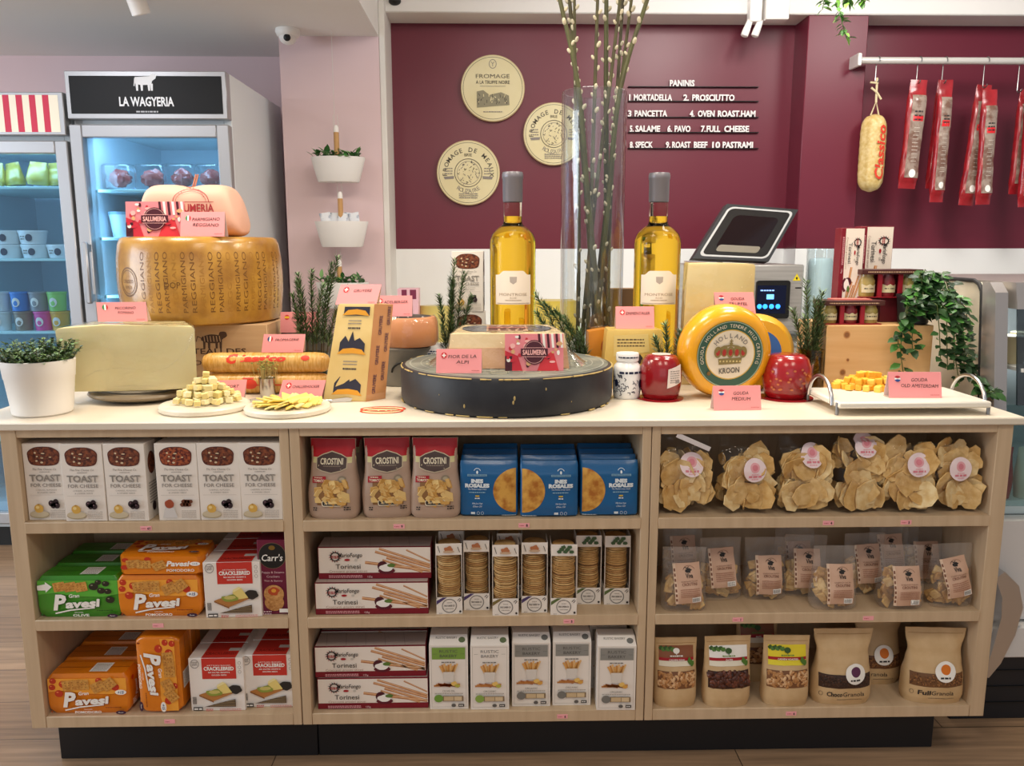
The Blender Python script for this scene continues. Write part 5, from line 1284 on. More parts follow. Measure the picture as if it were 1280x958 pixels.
a = Art(lambda u, v, d: (s0.lerp(s1, u)).lerp(s2.lerp(s3, u), v)+ns*(d+.0015))
for i, (u, v) in enumerate(((.33, .17), (.36, .47), (.4, .78), (.72, .3), (.76, .6), (.8, .88))): a.text('GRUYERE', u, v, .16, mat('#5a3a4a', .5), w=.20, rot=90, bold=.02)
a.build('side_print', t)
q = MB(); q.add([(.03, -.02, .001), (.085, .02, .001), (.09, .01, .022), (.035, -.03, .018)], [(0, 1, 2, 3)], FILM2); q.add([(xt0-.02, .05, hg*.6), (xt0+.005, .04, hg*.98), (xt0-.012, .07, hg*1.02), (xt0-.03, .07, hg*.7)], [(0, 1, 2, 3)], FILM2); q.build('film_ends', t)
sign_at(420, 471, 401, 377, YG+.045, 'ch', 'GRUYERE', '', 'pink sign straddling the top of the leaning cheese wedge', zb=CT+hg-.002, rz=0, skew=.012, lean=26)
# grey bucket with the peach wheel
p = base(494, 489); t = thing('zinc_bucket', 'upturned grey zinc bucket under the peach cheese wheel', 'bucket', (p.x+.004, .535, ZC)); rb = span(466, 532, 480, .42)/2
ZN = mat('#8d8b86', .5, h2='#7b7a76', scale=8, metal=.4); bhh = P(495, 437, y=.42).z-ZC
q = MB(); q.lathe([(0, 0), (rb*.92, 0), (rb*.95, .004), (rb*.97, .02), (rb*1.03, bhh-.025), (rb*1.16, bhh-.012), (rb*1.18, bhh-.004), (rb*1.1, bhh), (0, bhh)], ZN, 56); q.build('body', t)
q = MB(); q.tube([(.03+.04*cos(rad(k))-.01, -rb*.985-.004-.006*sin(rad(k)), .045-.026*cos(rad(k*1.0))*0+.03*sin(rad(k))) for k in range(0, 181, 20)], .003, mat('#3a3a3a', .5, .8), 8); q.build('handle', t)
t = thing('cheese_round', 'peach rinded round cheese in film on the grey bucket', 'cheese', (P(508, 420, y=.53).x, .535, ZC+bhh+.0005)); rw = span(470, 547, 410, .5)/2*1.03
q = MB(); PE = mat('#d99a70', .5, h2='#c98556', scale=7, coat=.3, bump=.5, bscale=14)
q.lathe([(0, 0), (rw*.93, 0), (rw, .012), (rw*1.01, .04), (rw*.99, .072), (rw*.93, .084), (rw*.8, .086)], PE, 56, cap1=False); q.build('rind', t)
q = MB(); q.lathe([(rw*.8, .086), (rw*.78, .083), (0, .082)], mat('#4a4440', .5), 48, cap0=False); q.build('dark_top', t)
q = MB(); q.lathe([(rw*1.0, .001), (rw*1.03, .014), (rw*1.035, .045), (rw*1.01, .076), (rw*.9, .090)], FILM2, 40, cap0=False, cap1=False, wob=.01); q.build('film_wrap', t)
sign_at(467, 515, 388, 363, .50, 'ch', 'ADELBERGER', '', 'pink sign standing on the peach cheese wheel', zb=ZC+bhh+.089, rz=0)
# white packet right of the bucket
p = P(528, 455, y=.6); t = thing('sugar_packet', 'white and blue packet lying between the bucket and the black wheel', 'packet', (p.x+.035, .63, ZC), -6)
B = Bag([(0, .045, .026, 4), (.02, .052, .032, 3.4), (.07, .052, .03, 3), (.095, .05, .014, 2.6), (.11, .05, .004, 2.4)], .003, 40, 2); q = MB(); B.mesh(mat('#e9ebee', .35), q=q); q.build('packet', t)
a = Art(B.front, curved=.008); NV = mat('#1f3560', .45); a.ell(-.005, .05, .03, .02, NV); a.scrib(-.024, .022, .046, .008, WL); a.scrib(-.04, .04, .085, .004, NV, rows=2); a.build('blue_print', t)
# red print on the worktop
p = base(478, 513); t = thing('counter_sticker', 'red outlined oval sticker on the worktop left of the black wheel', 'sticker', (p.x, p.y, ZC))
q = MB(); q.lathe([(0, 0), (.056, 0), (.056, .0004), (0, .0004)], mat('#f3d9a8', .45), 40, sy=.85); q.build('paper', t)
a = Art(lambda u, v, d: V((u, v, .0004+d))); RR = mat('#d8402c', .45)
a.ring(0, -.012, .055, .033, .006, RR); a.ring(0, .012, .058, .033, .006, RR); a.ring(0, 0, .045, .02, .004, RR); a.scrib(-.03, .03, -.018, .009, RR); a.line([(-.03, .02), (.03, .012)], .005, RR); a.build('red_print', t)

# ---- middle and back
def wine(label, u, w0, wt, y, rz, lw0, lw1):
    t = thing('wine_bottle', label, 'bottle', (P(u, w0, y=y).x, y, ZC), rz, 'large bottles of golden wine')
    H = P(u, wt, y=y).z-ZC; R = span(u-28.5, u+28.5, 340, y)/2
    hs = H-span(0, 150, 300, y)*.0; 
    zs = P(u, 300, y=y).z-ZC   # where the shoulder begins
    zn = P(u, 283, y=y).z-ZC; zc = P(u, 253, y=y).z-ZC; rn = span(u-11.5, u+11.5, 260, y)/2
    G = mat('#fdf6dc', .02, trans=1, ior=1.18, spec=.5); LQ = mat('#fbcf45', .03, trans=1, ior=1.2)
    sh = [(R, zs-.012), (R*.985, zs), (R*.9, zs+.018), (R*.72, zs+.031), (rn*1.5, zn-.004), (rn*1.12, zn+.004), (rn, zn+.014)]
    q = MB(); q.lathe([(0, .012), (R*.8, .001), (R*.93, 0), (R, .008)]+sh+[(rn*.97, zc+.02), (rn*.97, H-.01)], G, 56, cap1=True); q.build('glass', t)
    q = MB(); k = .95; q.lathe([(0, .02), (R*.8, .014), (R*k, .022)]+[(r_*k, z_-.003) for r_, z_ in sh]+[(rn*.86, zn+.03), (0, zn+.03)], LQ, 48); q.build('wine', t)
    q = MB(); q.lathe([(rn*1.02, zc), (rn*1.08, zc+.004), (rn*1.1, H-.022), (rn*1.16, H-.019), (rn*1.16, H-.008), (rn*1.08, H-.001), (0, H)], mat('#77757c', .35, .3), 36, cap0=False); q.build('foil_capsule', t)
    z0, z1_ = P(u, lw1, y=y).z-ZC, P(u, lw0, y=y).z-ZC
    a = Art(lambda uu, v, d: V(((R+d)*sin(uu/R), -(R+d)*cos(uu/R), v)), d0=.0012, curved=.012); hw = R*.82; CRM = mat('#efe2d2', .55); GO = mat('#a89078', .5)
    n = 20; vs = []; 
    for j in range(9):
        for i in range(n+1):
            x = -hw+2*hw*i/n; top = z1_-.012+(.012 if abs(x) < hw*.55 else .012*max(0, 1-(abs(x)-hw*.55)/(hw*.2)))
            vs.append((x, z0+(top-z0)*j/8))
    a.polys(vs, [(j*(n+1)+i, j*(n+1)+i+1, (j+1)*(n+1)+i+1, (j+1)*(n+1)+i) for j in range(8) for i in range(n)], CRM)
    lh = z1_-z0; a.poly([(-.011, z1_-.018), (.011, z1_-.018), (.010, z1_-.034), (0, z1_-.041), (-.010, z1_-.034)], mat('#b0a49c', .5)); a.text('MONTROSE', 0, z0+lh*.30, .0085, GO, w=hw*1.5); a.text('ROSE', 0, z0+lh*.2, .005, GO, w=.02); a.scrib(-.025, .025, z0+lh*.12, .002, GO); a.rect(-hw*.9, hw*.9, z0+.003, z0+.0045, GO)
    a.build('paper_label', t)
    return t
YBt = .66
wine('big golden wine bottle behind the half cheese, left of the tall vase', 641, 440, 215, YBt, 0, 338, 379)
wine('big golden wine bottle right of the tall vase', 818, 440, 216, YBt+.005, -4, 338, 379)
# tall vase and willow
t = thing('glass_vase', 'tall clear cylinder vase holding the willow branches', 'vase', (P(738, 440, y=.70).x, .70, ZC)); rv = span(699, 778, 250, .70)/2; hv = P(738, 115, y=.70).z-ZC
VG = film(gloss=.035, rough=.02, bump=0, tint='#fafcfd', fres=1.25)
q = MB(); q.lathe([(0, 0), (rv-.003, 0), (rv, .004), (rv, hv-.003), (rv-.003, hv), (rv-.006, hv-.003), (rv-.006, .012), (0, .012)], VG, 72); q.build('glass', t)
VX, VY = t.location.x, t.location.y
BARK = mat('#3e3826', .7, h2='#4f4c2c', scale=14); BARK2 = mat('#50522a', .6, h2='#3e3c20', scale=14); CATK = mat('#c9c2aa', .8, h2='#b0a78c', scale=200); BUD = mat('#6a4a2c', .6)
brs = [(700, 0, 752, 395, 4.2, BARK2), (712, 0, 745, 395, 4.0, BARK), (718, -5, 722, 395, 3.0, BARK), (747, 0, 735, 395, 3.2, BARK), (758, 0, 762, 395, 4.4, BARK2), (775, 0, 728, 395, 3.2, BARK), (779, -6, 760, 400, 3.2, BARK), (809, 0, 745, 395, 4.2, BARK2), (790, -5, 739, 398, 3.0, BARK)]
rnd = random.Random(21)
where = ['leftmost, olive', 'second from the left at the top', 'third from the left, nearly upright', 'thin one left of centre', 'thick olive one at centre', 'thin one right of centre', 'dark one right of centre', 'rightmost, slanting out', 'second from the right at the top']
for k, (u0, w0, u1, w1, th, m_) in enumerate(brs):
    ly = .82*(-.066, .049, .017, -.049, .066, -.017, .033, -.033, .0)[k]; yt = VY+ly*1.25; yb = VY+ly
    top = P(u0, w0, y=yt); bot = P(u1, w1, y=yb); lx_ = sqrt(max(.0004, (rv*.76)**2-ly*ly)); bot.x = VX+max(-lx_, min(lx_, bot.x-VX)); d = (top-bot)/(top.z-bot.z)
    rim = bot+d*(ZC+hv-bot.z); ro = V((rim.x-VX, rim.y-VY)); 
    lx_ = sqrt(max(.0004, (rv*.8)**2-(ly*1.05)**2)); rim.x = VX+max(-lx_, min(lx_, ro.x))
    foot = V((VX+(bot.x-VX)*.9, VY+(bot.y-VY)*1.0, ZC+.018)); topx = top+(top-rim)*.35
    ctl = [foot, foot.lerp(bot, .6)+V((0, 0, .0)), bot.lerp(rim, .5)+V((rnd.uniform(-.008, .008), 0, 0)), rim, top, topx]
    pts = []
    for i in range(len(ctl)-1):
        p0, p1, p2, p3 = ctl[max(0, i-1)], ctl[i], ctl[i+1], ctl[min(len(ctl)-1, i+2)]
        for j in range(5):
            s_ = j/5; pts.append(.5*((2*p1)+(p2-p0)*s_+(2*p0-5*p1+4*p2-p3)*s_*s_+(3*p1-p0-3*p2+p3)*s_**3))
    pts.append(ctl[-1])
    for p_ in pts:
        if p_.z < ZC+hv:
            r_ = V((p_.x-VX, p_.y-VY))
            if r_.length > rv*.78: p_.x = VX+r_.x*rv*.78/r_.length; p_.y = VY+r_.y*rv*.78/r_.length
    t = thing('willow_branch', f'pussy willow branch in the tall vase, {where[k]}', 'branch', pts[0], 0, 'pussy willow branches'); loc = [p_-pts[0] for p_ in pts]
    r0 = th*.00125*1.0; q = MB(); q.tube(loc, [r0*2.0-(r0*1.0)*i/(len(loc)-1) for i in range(len(loc))], m_, 8); q.build('stem', t)
    nb = 30
    if k == 0:
        q = MB(); q.ell((0, 0, 0), (.0052, .0052, .0092), CATK, 9, 7); q.ell((0, 0, -.007), (.003, .003, .0038), BUD, 6, 4); c_ = q.build('catkin', t); CME = c_.data; bpy.data.objects.remove(c_)
    for i in range(nb):
        f = (.2+.8*(i+rnd.random()*.7)/nb)*(len(loc)-1); j = min(len(loc)-2, int(f)); b_ = loc[j].lerp(loc[j+1], f-j); an = i*2.4+rnd.uniform(-.5, .5); s = rnd.uniform(.8, 1.25)
        off = V((cos(an), sin(an)*.8, 0))*(r0+.0045)
        if ZC+b_.z < ZC+hv and (V((pts[0].x+b_.x+off.x*1.8-VX, pts[0].y+b_.y+off.y*1.8-VY))).length > rv*.78: off = V((VX-pts[0].x-b_.x, VY-pts[0].y-b_.y, 0)).normalized()*off.length
        o = bpy.data.objects.new('catkin', CME); COL.objects.link(o); o.parent = t; o.location = b_+off+V((0, 0, .004)); o.rotation_euler = (-.55*off.y/.008, .55*off.x/.008, 0); o.scale = (s, s, s)
# toast boxes at the back
yT = .70; pT = P(585, 390, y=yT); zt_ = P(585, 390, y=yT).z
t2 = dup(tb, (pT.x, yT, zt_), -3, 'white toast box raised behind the half cheese, beside the left bottle')
k_ = (zt_-ZC)/.193
dup(tb, (pT.x+.005, yT, ZC), 0, 'white toast box hidden underneath the raised one behind the half cheese', scale=(1.02, 1.0, k_))
rosemary('rosemary sprigs standing between the peach wheel and the raised toast box', (P(560, 440, y=.62).x+.012, .62, ZC+.0), [up(-.008, 0, .24, .014, 0, .06), up(.012, .004, .27, .03, 0, .06), up(.0, -.006, .31, .012, 0, .06), up(-.018, 0, .2, -.02, 0, .06), up(.02, .0, .2, .045, 0, .06), up(.0, .008, .25, .0, 0, .06)], 160, .028)
p = P(700, 445, y=.64)
rosemary('rosemary sprigs drooping right across behind the half cheese', (.132, .51, ZC+.0), [[(x_*1.1, y_*.25, z_*1.35) for x_, y_, z_ in s_] for s_ in [[(.06, .0, .0), (.04, -.0, .07), (.01, 0, .14), (-.035, .0, .20)], [(.075, .0, .0), (.062, -.02, .08), (.03, -.02, .14), (-.01, -.01, .18)], [(.085, -.01, .0), (.085, -.03, .06), (.06, -.04, .12), (.02, -.03, .165)], [(.09, -.02, .0), (.095, -.045, .05), (.08, -.05, .1), (.045, -.05, .15)], [(.05, .01, .0), (.04, .01, .07), (.0, .01, .12), (-.03, .02, .16)], [(.1, -.02, 0), (.104, -.05, .04), (.1, -.06, .08), (.085, -.06, .12)]]], 150, .03)
# orange wedge, tall box and emmental
pO = P(752, 445, y=.55); t = thing('cheese_wedge', 'orange cheese wedge in film behind the pale wedge with the sign', 'cheese', (pO.x+.012, .566, ZC), 0)
q = MB(); q.prism([(-.055, 0), (.05, 0), (.05, .15), (.04, .158), (-.012, .163), (-.055, .155)], -.03, .028, mat('#d9912c', .45, h2='#c97a1e', scale=7, coat=.3)); q.build('cheese_body', t)
a = Art(face(0, -.03, 0)); a.blob(.012, .11, .028, .03, mat('#a85a28', .5), 3, .3); a.blob(.01, .105, .016, .02, mat('#c9b07a', .5), 5, .3); a.build('front_label', t)
q = MB(); q.grid(lambda u, v: V((-.05+.1*u+.004*sin(9*v), -.032+.06*v, .167+.008*noise.noise(V((u*6, v*6, 2))))), 10, 10, FILM2); q.build('film_wrap', t)
pK = P(775, 385, y=.80); t = thing('carton', 'brown cardboard carton behind the right wine bottle', 'box', (P(773, 385, y=.8).x+.01, .803, ZC)); q = MB(); q.box(-.045, .045, 0, .05, 0, P(773, 361, y=.8).z-ZC, mat('#b08a62', .6), .001); q.build('carton', t)
q = MB(); q.box(-.047, -.044, -.002, .05, 0, P(773, 361, y=.8).z-ZC, mat('#8b8d90', .4)); q.build('grey_edge', t)
YE = .42; e0, e1 = P(753, 430, y=YE).x, P(834, 430, y=YE).x
t = thing('cheese_wedge', 'pale holed cheese wedge under the sign between the bottles', 'cheese', ((e0+e1)/2, YE, ZC)); ew = (e1-e0)/2; eh = P(790, 412, y=YE+.02).z-ZC
EMM = mat('#dcbf6c', .4, h2='#d2b056', scale=8, sss=.1, coat=.25)
q = MB(); bl = [(-ew, 0, 0), (ew, 0, 0), (ew*.94, .11, 0), (-ew*.94, .11, 0)]; tl = [(-ew*.84, .012, eh), (ew*.86, .012, eh), (ew*.8, .1, eh), (-ew*.8, .1, eh)]
q.loft([cen(bl, .03), ql(bl, tl, .03), ql(bl, tl, .95), cen(tl, .03)], EMM); q.build('cheese_body', t)
a = Art(lambda u, v, d: V((u, .012*v/eh-d, v))); LT = mat('#e3cd88', .45); a.poly([(-.06, eh*.55), (.045, eh*.62), (.04, eh*.93), (-.06, eh*.9)], mat('#d9c27a', .5)); DKB = mat('#4a4034', .5)
a.scrib(-.05, .03, eh*.82, .004, mat('#6a5a3a', .5), rows=3, gap=.009); a.blob(.012, eh*.5, .012, .014, INK, 3, .3); a.blob(.042, eh*.36, .026, .032, INK, 7, .25); a.ell(-.045, eh*.2, .012, .008, mat('#c9a648', .4)); a.ell(-.01, eh*.12, .009, .006, mat('#c9a648', .4)); a.build('cow_print', t)
sign_at(770, 818, 411, 384, YE+.03, 'ch', 'EMMENTALER', '', 'pink sign standing on the pale holed wedge', zb=CT+eh+.001)
# white patterned jar
p = base(786, 500); rj = span(768.5, 803.5, 470, p.y+.03)/2; t = thing('ceramic_jar', 'white ceramic jar with blue drawings beside the black wheel', 'jar', (p.x, p.y+rj, ZC)); hj = P(786, 441, y=p.y+rj).z-ZC
q = MB(); CER = mat('#eef0f2', .25, coat=.4); q.lathe([(0, 0), (rj*.86, 0), (rj*.95, .006), (rj, .02), (rj, hj*.62), (rj*.93, hj*.72), (rj*.74, hj*.79), (rj*.72, hj*.82)], CER, 44, cap1=False); q.build('jar_body', t)
q = MB(); q.lathe([(rj*.72, hj*.815), (rj*.8, hj*.83), (rj*.82, hj*.97), (rj*.78, hj), (0, hj)], CER, 40, cap0=False); q.build('lid', t)
a = Art(lambda u, v, d: V(((rj+d)*sin(u/rj), -(rj+d)*cos(u/rj), v)), d0=.0006, curved=.008); NB = mat('#1d2545', .4); rnd = random.Random(14)
for i in range(46):
    x, z = rnd.uniform(-rj*1.35, rj*1.35), rnd.uniform(.008, hj*.5); an = rnd.uniform(0, 180)
    a.line([(x, z), (x+.006*cos(rad(an)), z+.006*sin(rad(an))), (x+.009*cos(rad(an+50)), z+.009*sin(rad(an+50)))], .0018, NB); a.n -= 1
a.n += 1; a.ell(rj*.95, hj*.33, .007, .012, NB); a.ell(-rj*.95, hj*.36, .006, .010, NB); a.scrib(-rj*.7, rj*.95, hj*.565, .006, NB); a.build('blue_drawings', t)
a = Art(lambda u, v, d: V(((rj*.82+d)*sin(u/rj), -(rj*.82+d)*cos(u/rj), v)), d0=.0004); a.scrib(-rj, rj, hj*.9, .004, NB); a.build('lid_print', t)
# red waxed balls
def redball(label, u, w, half, hh_, tint, sticker, truncated):
    p = base(u, w); r_ = half; t = thing('waxed_cheese', label, 'cheese', (p.x+(.004 if not sticker else .003), p.y+r_, ZC), 0); h_ = hh_
    WAX = mat(tint, .22, h2='#64090f', scale=5, coat=.6, lo=.4, hi=.8)
    pr = [(0, 0), (r_*.72, 0), (r_*.86, h_*.06), (r_*.98, h_*.3), (r_, h_*.5), (r_*.97, h_*.7), (r_*.84, h_*.9), (r_*.66, h_*.985), (r_*.5, h_), (0, h_*.99)]
    q = MB(); q.lathe(pr, WAX, 48); q.build('wax', t)
    a = Art(lambda x, v, d: V(((r_*1.0+d)*sin(x/r_), -(r_+d)*cos(x/r_)*(1-.0*v), v)), d0=.001, curved=.006)
    if sticker:
        a2 = Art(lambda x, y, d: V((x, y, h_+d))); a2.ell(0, 0, r_*.45, r_*.45, mat('#e8d8d0', .45)); a2.ell(.0, .0, r_*.33, r_*.33, mat('#c9b8b0', .45)); a2.build('top_sticker', t)
        c, sn = cos(.15), sin(.15); pts = [(.006, h_*.3), (.056, h_*.42), (.05, h_*.82), (.008, h_*.72)]
        a.poly(pts, mat('#ddd0cc', .5)); a.scrib(.014, .045, h_*.66, .003, GREY, rows=6, gap=.006); a.rect(.03, .046, h_*.40, h_*.47, mat('#8a8486', .5)); a.build('side_sticker', t)
    else:
        rnd = random.Random(44)
        for i in range(26): a.blob(rnd.uniform(-1.1, 1.1)*r_, h_*rnd.uniform(.25, .72), .004, .003, mat('#b8663a', .4), i, .4, 9); a.n -= 1
        a.n += 1; a.poly([(r_*1.25, h_*.3), (r_*1.5, h_*.35), (r_*1.5, h_*.75), (r_*1.2, h_*.8)], mat('#e8d8d0', .5)); a.build('gold_specks', t)
    q = MB(); q.lathe([(r_*.5, .0003), (r_*1.08, .0006), (r_*1.1, .0014), (r_*.6, .004)], mat('#c42a34', .2, trans=.4), 40, sx=1.05, cap0=False, cap1=False, wob=.05); q.build('wrapper_skirt', t)
redball('red waxed cheese ball with a white price sticker beside the jar', 829, 503, span(803, 855, 480, .25)/2, .122, '#8c0f18', True, False)
redball('red waxed cheese ball with gold specks right of the yellow wheel', 991, 503, span(962, 1021, 480, .25)/2, .122, '#9c101a', False, False)
# standing yellow wheel
YY = .235; rG = span(853, 971, 450, YY)/2; cz = P(912, 451, y=YY).z; 
t = thing('cheese_round', 'yellow cheese wheel standing on edge with a round crown label', 'cheese', (P(912, 450, y=YY).x, YY+.0, ZC), 4); zc_ = rG
YW = mat('#e8a81a', .25, h2='#df9a12', scale=6, coat=.6); MM = Matrix.Translation((0, 0, rG)) @ Euler((rad(-96), 0, 0)).to_matrix().to_4x4()
# lathe axis z becomes -y (label faces the shop); profile height = thickness
Mx = Matrix.Translation((0, .05, rG+.001)) @ Matrix(((1, 0, 0, 0), (0, -.09, -1, 0), (0, 1, -.09, 0), (0, 0, 0, 1)))
q = MB(); q.lathe([(0, -.05), (rG*.7, -.05), (rG*.9, -.04), (rG, -.012), (rG, .012), (rG*.93, .038), (rG*.8, .049), (rG*.7, .05), (0, .0505)], YW, 72, M=Mx); q.build('wax', t)
fnG = lambda u, v, d: Mx @ V((u, v, .0512+d))
a = Art(fnG); DG = mat('#33584a', .4); CRMG = mat('#e2d6c0', .45); rl = rG*.715
a.ell(0, 0, rl, rl, DG, n=56); a.ring(0, 0, rl*.985, rl*.985, rl*.02, mat('#a8b89a', .4), n=56); a.ell(0, 0, rl*.73, rl*.73, CRMG, n=48); a.ring(0, 0, rl*.75, rl*.75, rl*.03, mat('#c9a84a', .4), n=48)
a.arc('GOUDA HOLLAND', 0, 0, rl*.86, rl*.10, CRMG, 200, 100); a.arc('TENDRE MILD', 0, 0, rl*.86, rl*.10, CRMG, 95, 30); a.arc('CREMIG', 0, 0, rl*.86, rl*.10, CRMG, 24, -20)
a.arc('HOLLAND', 0, 0, rl*.57, rl*.13, GREY, 150, 32, bold=.02); a.text('KROON', .0, -rl*.47, rl*.16, mat('#5a5750', .5), w=rl*.62, bold=.02, rot=4)
CG = mat('#8a7a4a', .4); CRD = mat('#a8302a', .4)
a.poly([(-rl*.33, -rl*.30), (rl*.33, -rl*.26), (rl*.36, -rl*.08), (-rl*.36, -rl*.12)], CG)
for i in range(5):
    x = rl*(-.38+.19*i); a.ell(x, rl*.08+rl*.03*(i % 2), rl*.115, rl*.17, CG, n=16); a.ell(x, rl*.07, rl*.06, rl*.10, CRD, n=12); a.n -= 2
a.n += 2; a.ring(0, rl*.03, rl*.46, rl*.27, rl*.05, CG, a0=10, a1=170); a.ell(0, rl*.33, rl*.05, rl*.05, CG, n=12); a.rect(-rl*.015, rl*.015, rl*.33, rl*.47, CG); a.rect(-rl*.05, rl*.05, rl*.40, rl*.43, CG)
for i in range(7): a.ell(rl*(-.3+.1*i), -rl*.19, rl*.028, rl*.03, mat('#d9c88a', .4), n=8); a.n -= 1
a.n += 1; a.ell(-rl*.62, -rl*.55, rl*.06, rl*.06, mat('#7a5a24', .4)); a.build('round_label', t)
sign_at(892, 952, 514.5, 485, .095, 'nl', 'GOUDA', 'MEDIUM', 'pink sign on the worktop in front of the standing yellow wheel', zb=ZC, rz=2)
p = P(948, 445, y=.36); t = thing('cheese_round', 'small yellow cheese wheel standing behind the crown label wheel', 'cheese', (p.x, .345, ZC)); rg2 = .11
M2 = Matrix.Translation((0, .05, rg2)) @ Matrix(((1, 0, 0, 0), (0, 0, -1, 0), (0, 1, 0, 0), (0, 0, 0, 1)))
q = MB(); q.lathe([(0, -.035), (rg2*.85, -.035), (rg2, -.012), (rg2, .012), (rg2*.85, .035), (0, .035)], mat('#e3ab22', .3, coat=.5), 48, M=M2); q.build('wax', t)
q = MB(); q.lathe([(rg2*.6, .0352), (0, .0356)], mat('#3a6ab0', .4), 36, M=M2, cap0=False); q.build('blue_label', t)
# tall pale block
YP = .46; b0, b1 = P(857, 400, y=YP).x, P(945, 400, y=YP).x; zt2 = P(900, 330, y=YP).z-ZC
t = thing('cheese_block', 'tall pale cheese block standing upright in cling film', 'cheese', ((b0+b1)/2, YP, ZC)); bw2 = (b1-b0)/2
q = MB(); bl = [(-bw2-.006, .02, 0), (bw2*.15, 0, 0), (bw2-.002, .03, 0), (bw2*.9, .115, 0), (-bw2*.9, .115, 0)]; tl = [(-bw2+.006, .02, zt2), (bw2*.15, 0, zt2+.002), (bw2, .03, zt2-.002), (bw2*.9, .11, zt2), (-bw2*.85, .11, zt2+.004)]
q.loft([cen(bl, .03), ql(bl, tl, .02), ql(bl, tl, .98), cen(tl, .04)], mat('#e0cd94', .42, h2='#d8c080', scale=4, sss=.12)); q.build('cheese_body', t)
q = MB(); e_ = lambda L_, k: [(x*1.012, y*1.0-.003+.004*(y > .1), z+k) for x, y, z in L_]; q.loft([e_(bl, .001), e_(tl, -.01), e_(tl, .003)], FILM3)
for pts in ([(-.07, .33), (-.05, .3), (-.03, .285)], [(.03, .22), (.05, .28), (.075, .31), (.09, .33)], [(.05, .28), (.085, .30), (.095, .315)], [(-.06, .2), (-.055, .28)], [(.03, .3), (.07, .335)]): q.tube([(x, .012 if x < 0 else .0+.24*max(0, x-.015)-.006, z) for x, z in pts], .0007, FILM3, 5)
q.build('cling_film', t)
sign_at(895, 944, 410, 384, .385, 'nl', 'GOUDA', 'TRUFFEL', 'pink sign on the yellow wheels in front of the tall pale block', zb=ZC+2*rg2+.001, rz=0, skew=-.006)
bpy.context.view_layer.update()
rosemary('rosemary sprigs standing between the right bottle and the yellow wheel', (P(843, 450, y=.4).x, .39, ZC), [up(-.02, .0, .17, -.012, 0, .02), up(.0, .0, .15, .01, 0, .02), up(.012, .0, .14, .016, 0, .02), up(-.03, 0, .13, -.03, 0, .02)], 120, .03)

# ---- right group
YK = .36; k0, k1 = P(1030, 470, y=YK).x, P(1162, 470, y=YK).x; kt = P(1090, 407, y=YK).z-ZC
t = thing('wine_crate', 'small pale pine crate with knots behind the cheese tray', 'crate', ((k0+k1)/2, YK, ZC)); kw = (k1-k0)/2
PN2 = mat('#dcb581', .5, h2='#cd9f66', scale=2.0, stretch=(1.2, 1.2, 14), lo=.35, hi=.7, detail=5)
for nm_, bx in (('front_board', (-kw, kw, 0, .012, 0, kt)), ('rear_board', (-kw, kw, .208, .22, 0, kt)), ('end_board', (-kw, -kw+.012, .012, .208, 0, kt)), ('end_board', (kw-.012, kw, .012, .208, 0, kt)), ('lid', (-kw+.012, kw-.012, .012, .208, kt-.011, kt-.0004))):
    q = MB(); q.box(*bx, PN2, .0015); q.build(nm_, t)
a = Art(face()); KN = mat('#8a5a34', .6)
for x, z, r1 in ((-.095, kt*.86, .010), (-.10, kt*.29, .009), (-.088, kt*.48, .0045)): a.ell(x, z, r1, r1*1.1, mat('#b98450', .6)); a.ell(x, z, r1*.7, r1*.75, KN)
a.build('knots', t); KX, KY, KZ = t.location.x, YK, ZC+kt+.0005
def jar3(label, u0, u1, wt, wb, y, z0):
    x0, x1 = P(u0, wt, y=y).x, P(u1, wt, y=y).x; w = (x1-x0)/2; h = P(u0, wt, y=y).z-z0
    t = thing('jar_gift_pack', label, 'gift pack', ((x0+x1)/2, y, z0), 0, 'dark gift packs of three jars'); MR = mat('#4a2420', .5); RS = mat('#9a1c2c', .45)
    q = MB(); q.box(-w, w, -.004, .075, h-.014, h, MR, .001); q.build('top_sleeve', t)
    q = MB(); q.box(-w+.004, w-.004, .056, .066, .0, h-.014, RS); q.box(-w+.004, w-.004, -.0, .066, 0, .002, RS); q.build('tray', t)
    for i in range(3):
        x = -w+w*(2*i+1)/3; cr = w*.27; col = ('#b5a15a', '#8a2a30', '#b8ab62')[i]
        q = MB(); q.lathe([(0, .0025), (cr*.95, .0025), (cr, .008), (cr, h*.58), (cr*.8, h*.72), (cr*.8, h-.015), (0, h-.015)], mat(col, .25, h2='#8f7a3a' if i != 1 else '#6a1a20', scale=40, coat=.5), 24, T(x, .03)); jo = q.build('jar', t)
        a = Art(lambda u, v, d, x=x, cr=cr: V((x+(cr+d)*sin(u/cr), .03-(cr+d)*cos(u/cr), v)), curved=.006, d0=.0006); a.poly([(-cr*.9, h*.18), (cr*.9, h*.18), (cr*.9, h*.48), (cr*.35, h*.42), (0, h*.48), (-cr*.35, h*.42), (-cr*.9, h*.48)], mat('#d8cfa8', .5)); a.scrib(-cr*.6, cr*.6, h*.3, .003, INK); a.build('jar_label', jo)
        if i: 
            q = MB(); xx = -w+w*2*i/3; q.box(xx-.006, xx+.006, .004, .012, .002, h-.014, RS); q.build('divider', t)
    a = Art(face(0, -.004, 0)); a.scrib(-w*.8, w*.8, h-.009, .003, mat('#c9a888', .5)); a.build('sleeve_print', t)
    return t, h
g1, h1 = jar3('dark gift pack of three jars, lower one standing on the pine crate', 1029, 1106, 376, 407, .385, KZ)
g2, h2 = jar3('dark gift pack of three jars, upper one beside the upright cartons', 1077, 1154, 337, 371, .45, KZ+h1+.004)
q = MB(); q.box(-.055, .055, 0, .07, 0, .1, mat('#a8323a', .5), .001)
t = thing('gift_box', 'small red printed box flat on top of the lower jar pack', 'box', (P(1068, 375, y=.39).x, .388, KZ+h1+.0005)); q = MB(); q.box(-.058, .05, 0, .05, 0, .0035, mat('#d87a70', .5)); q.build('lid', t)
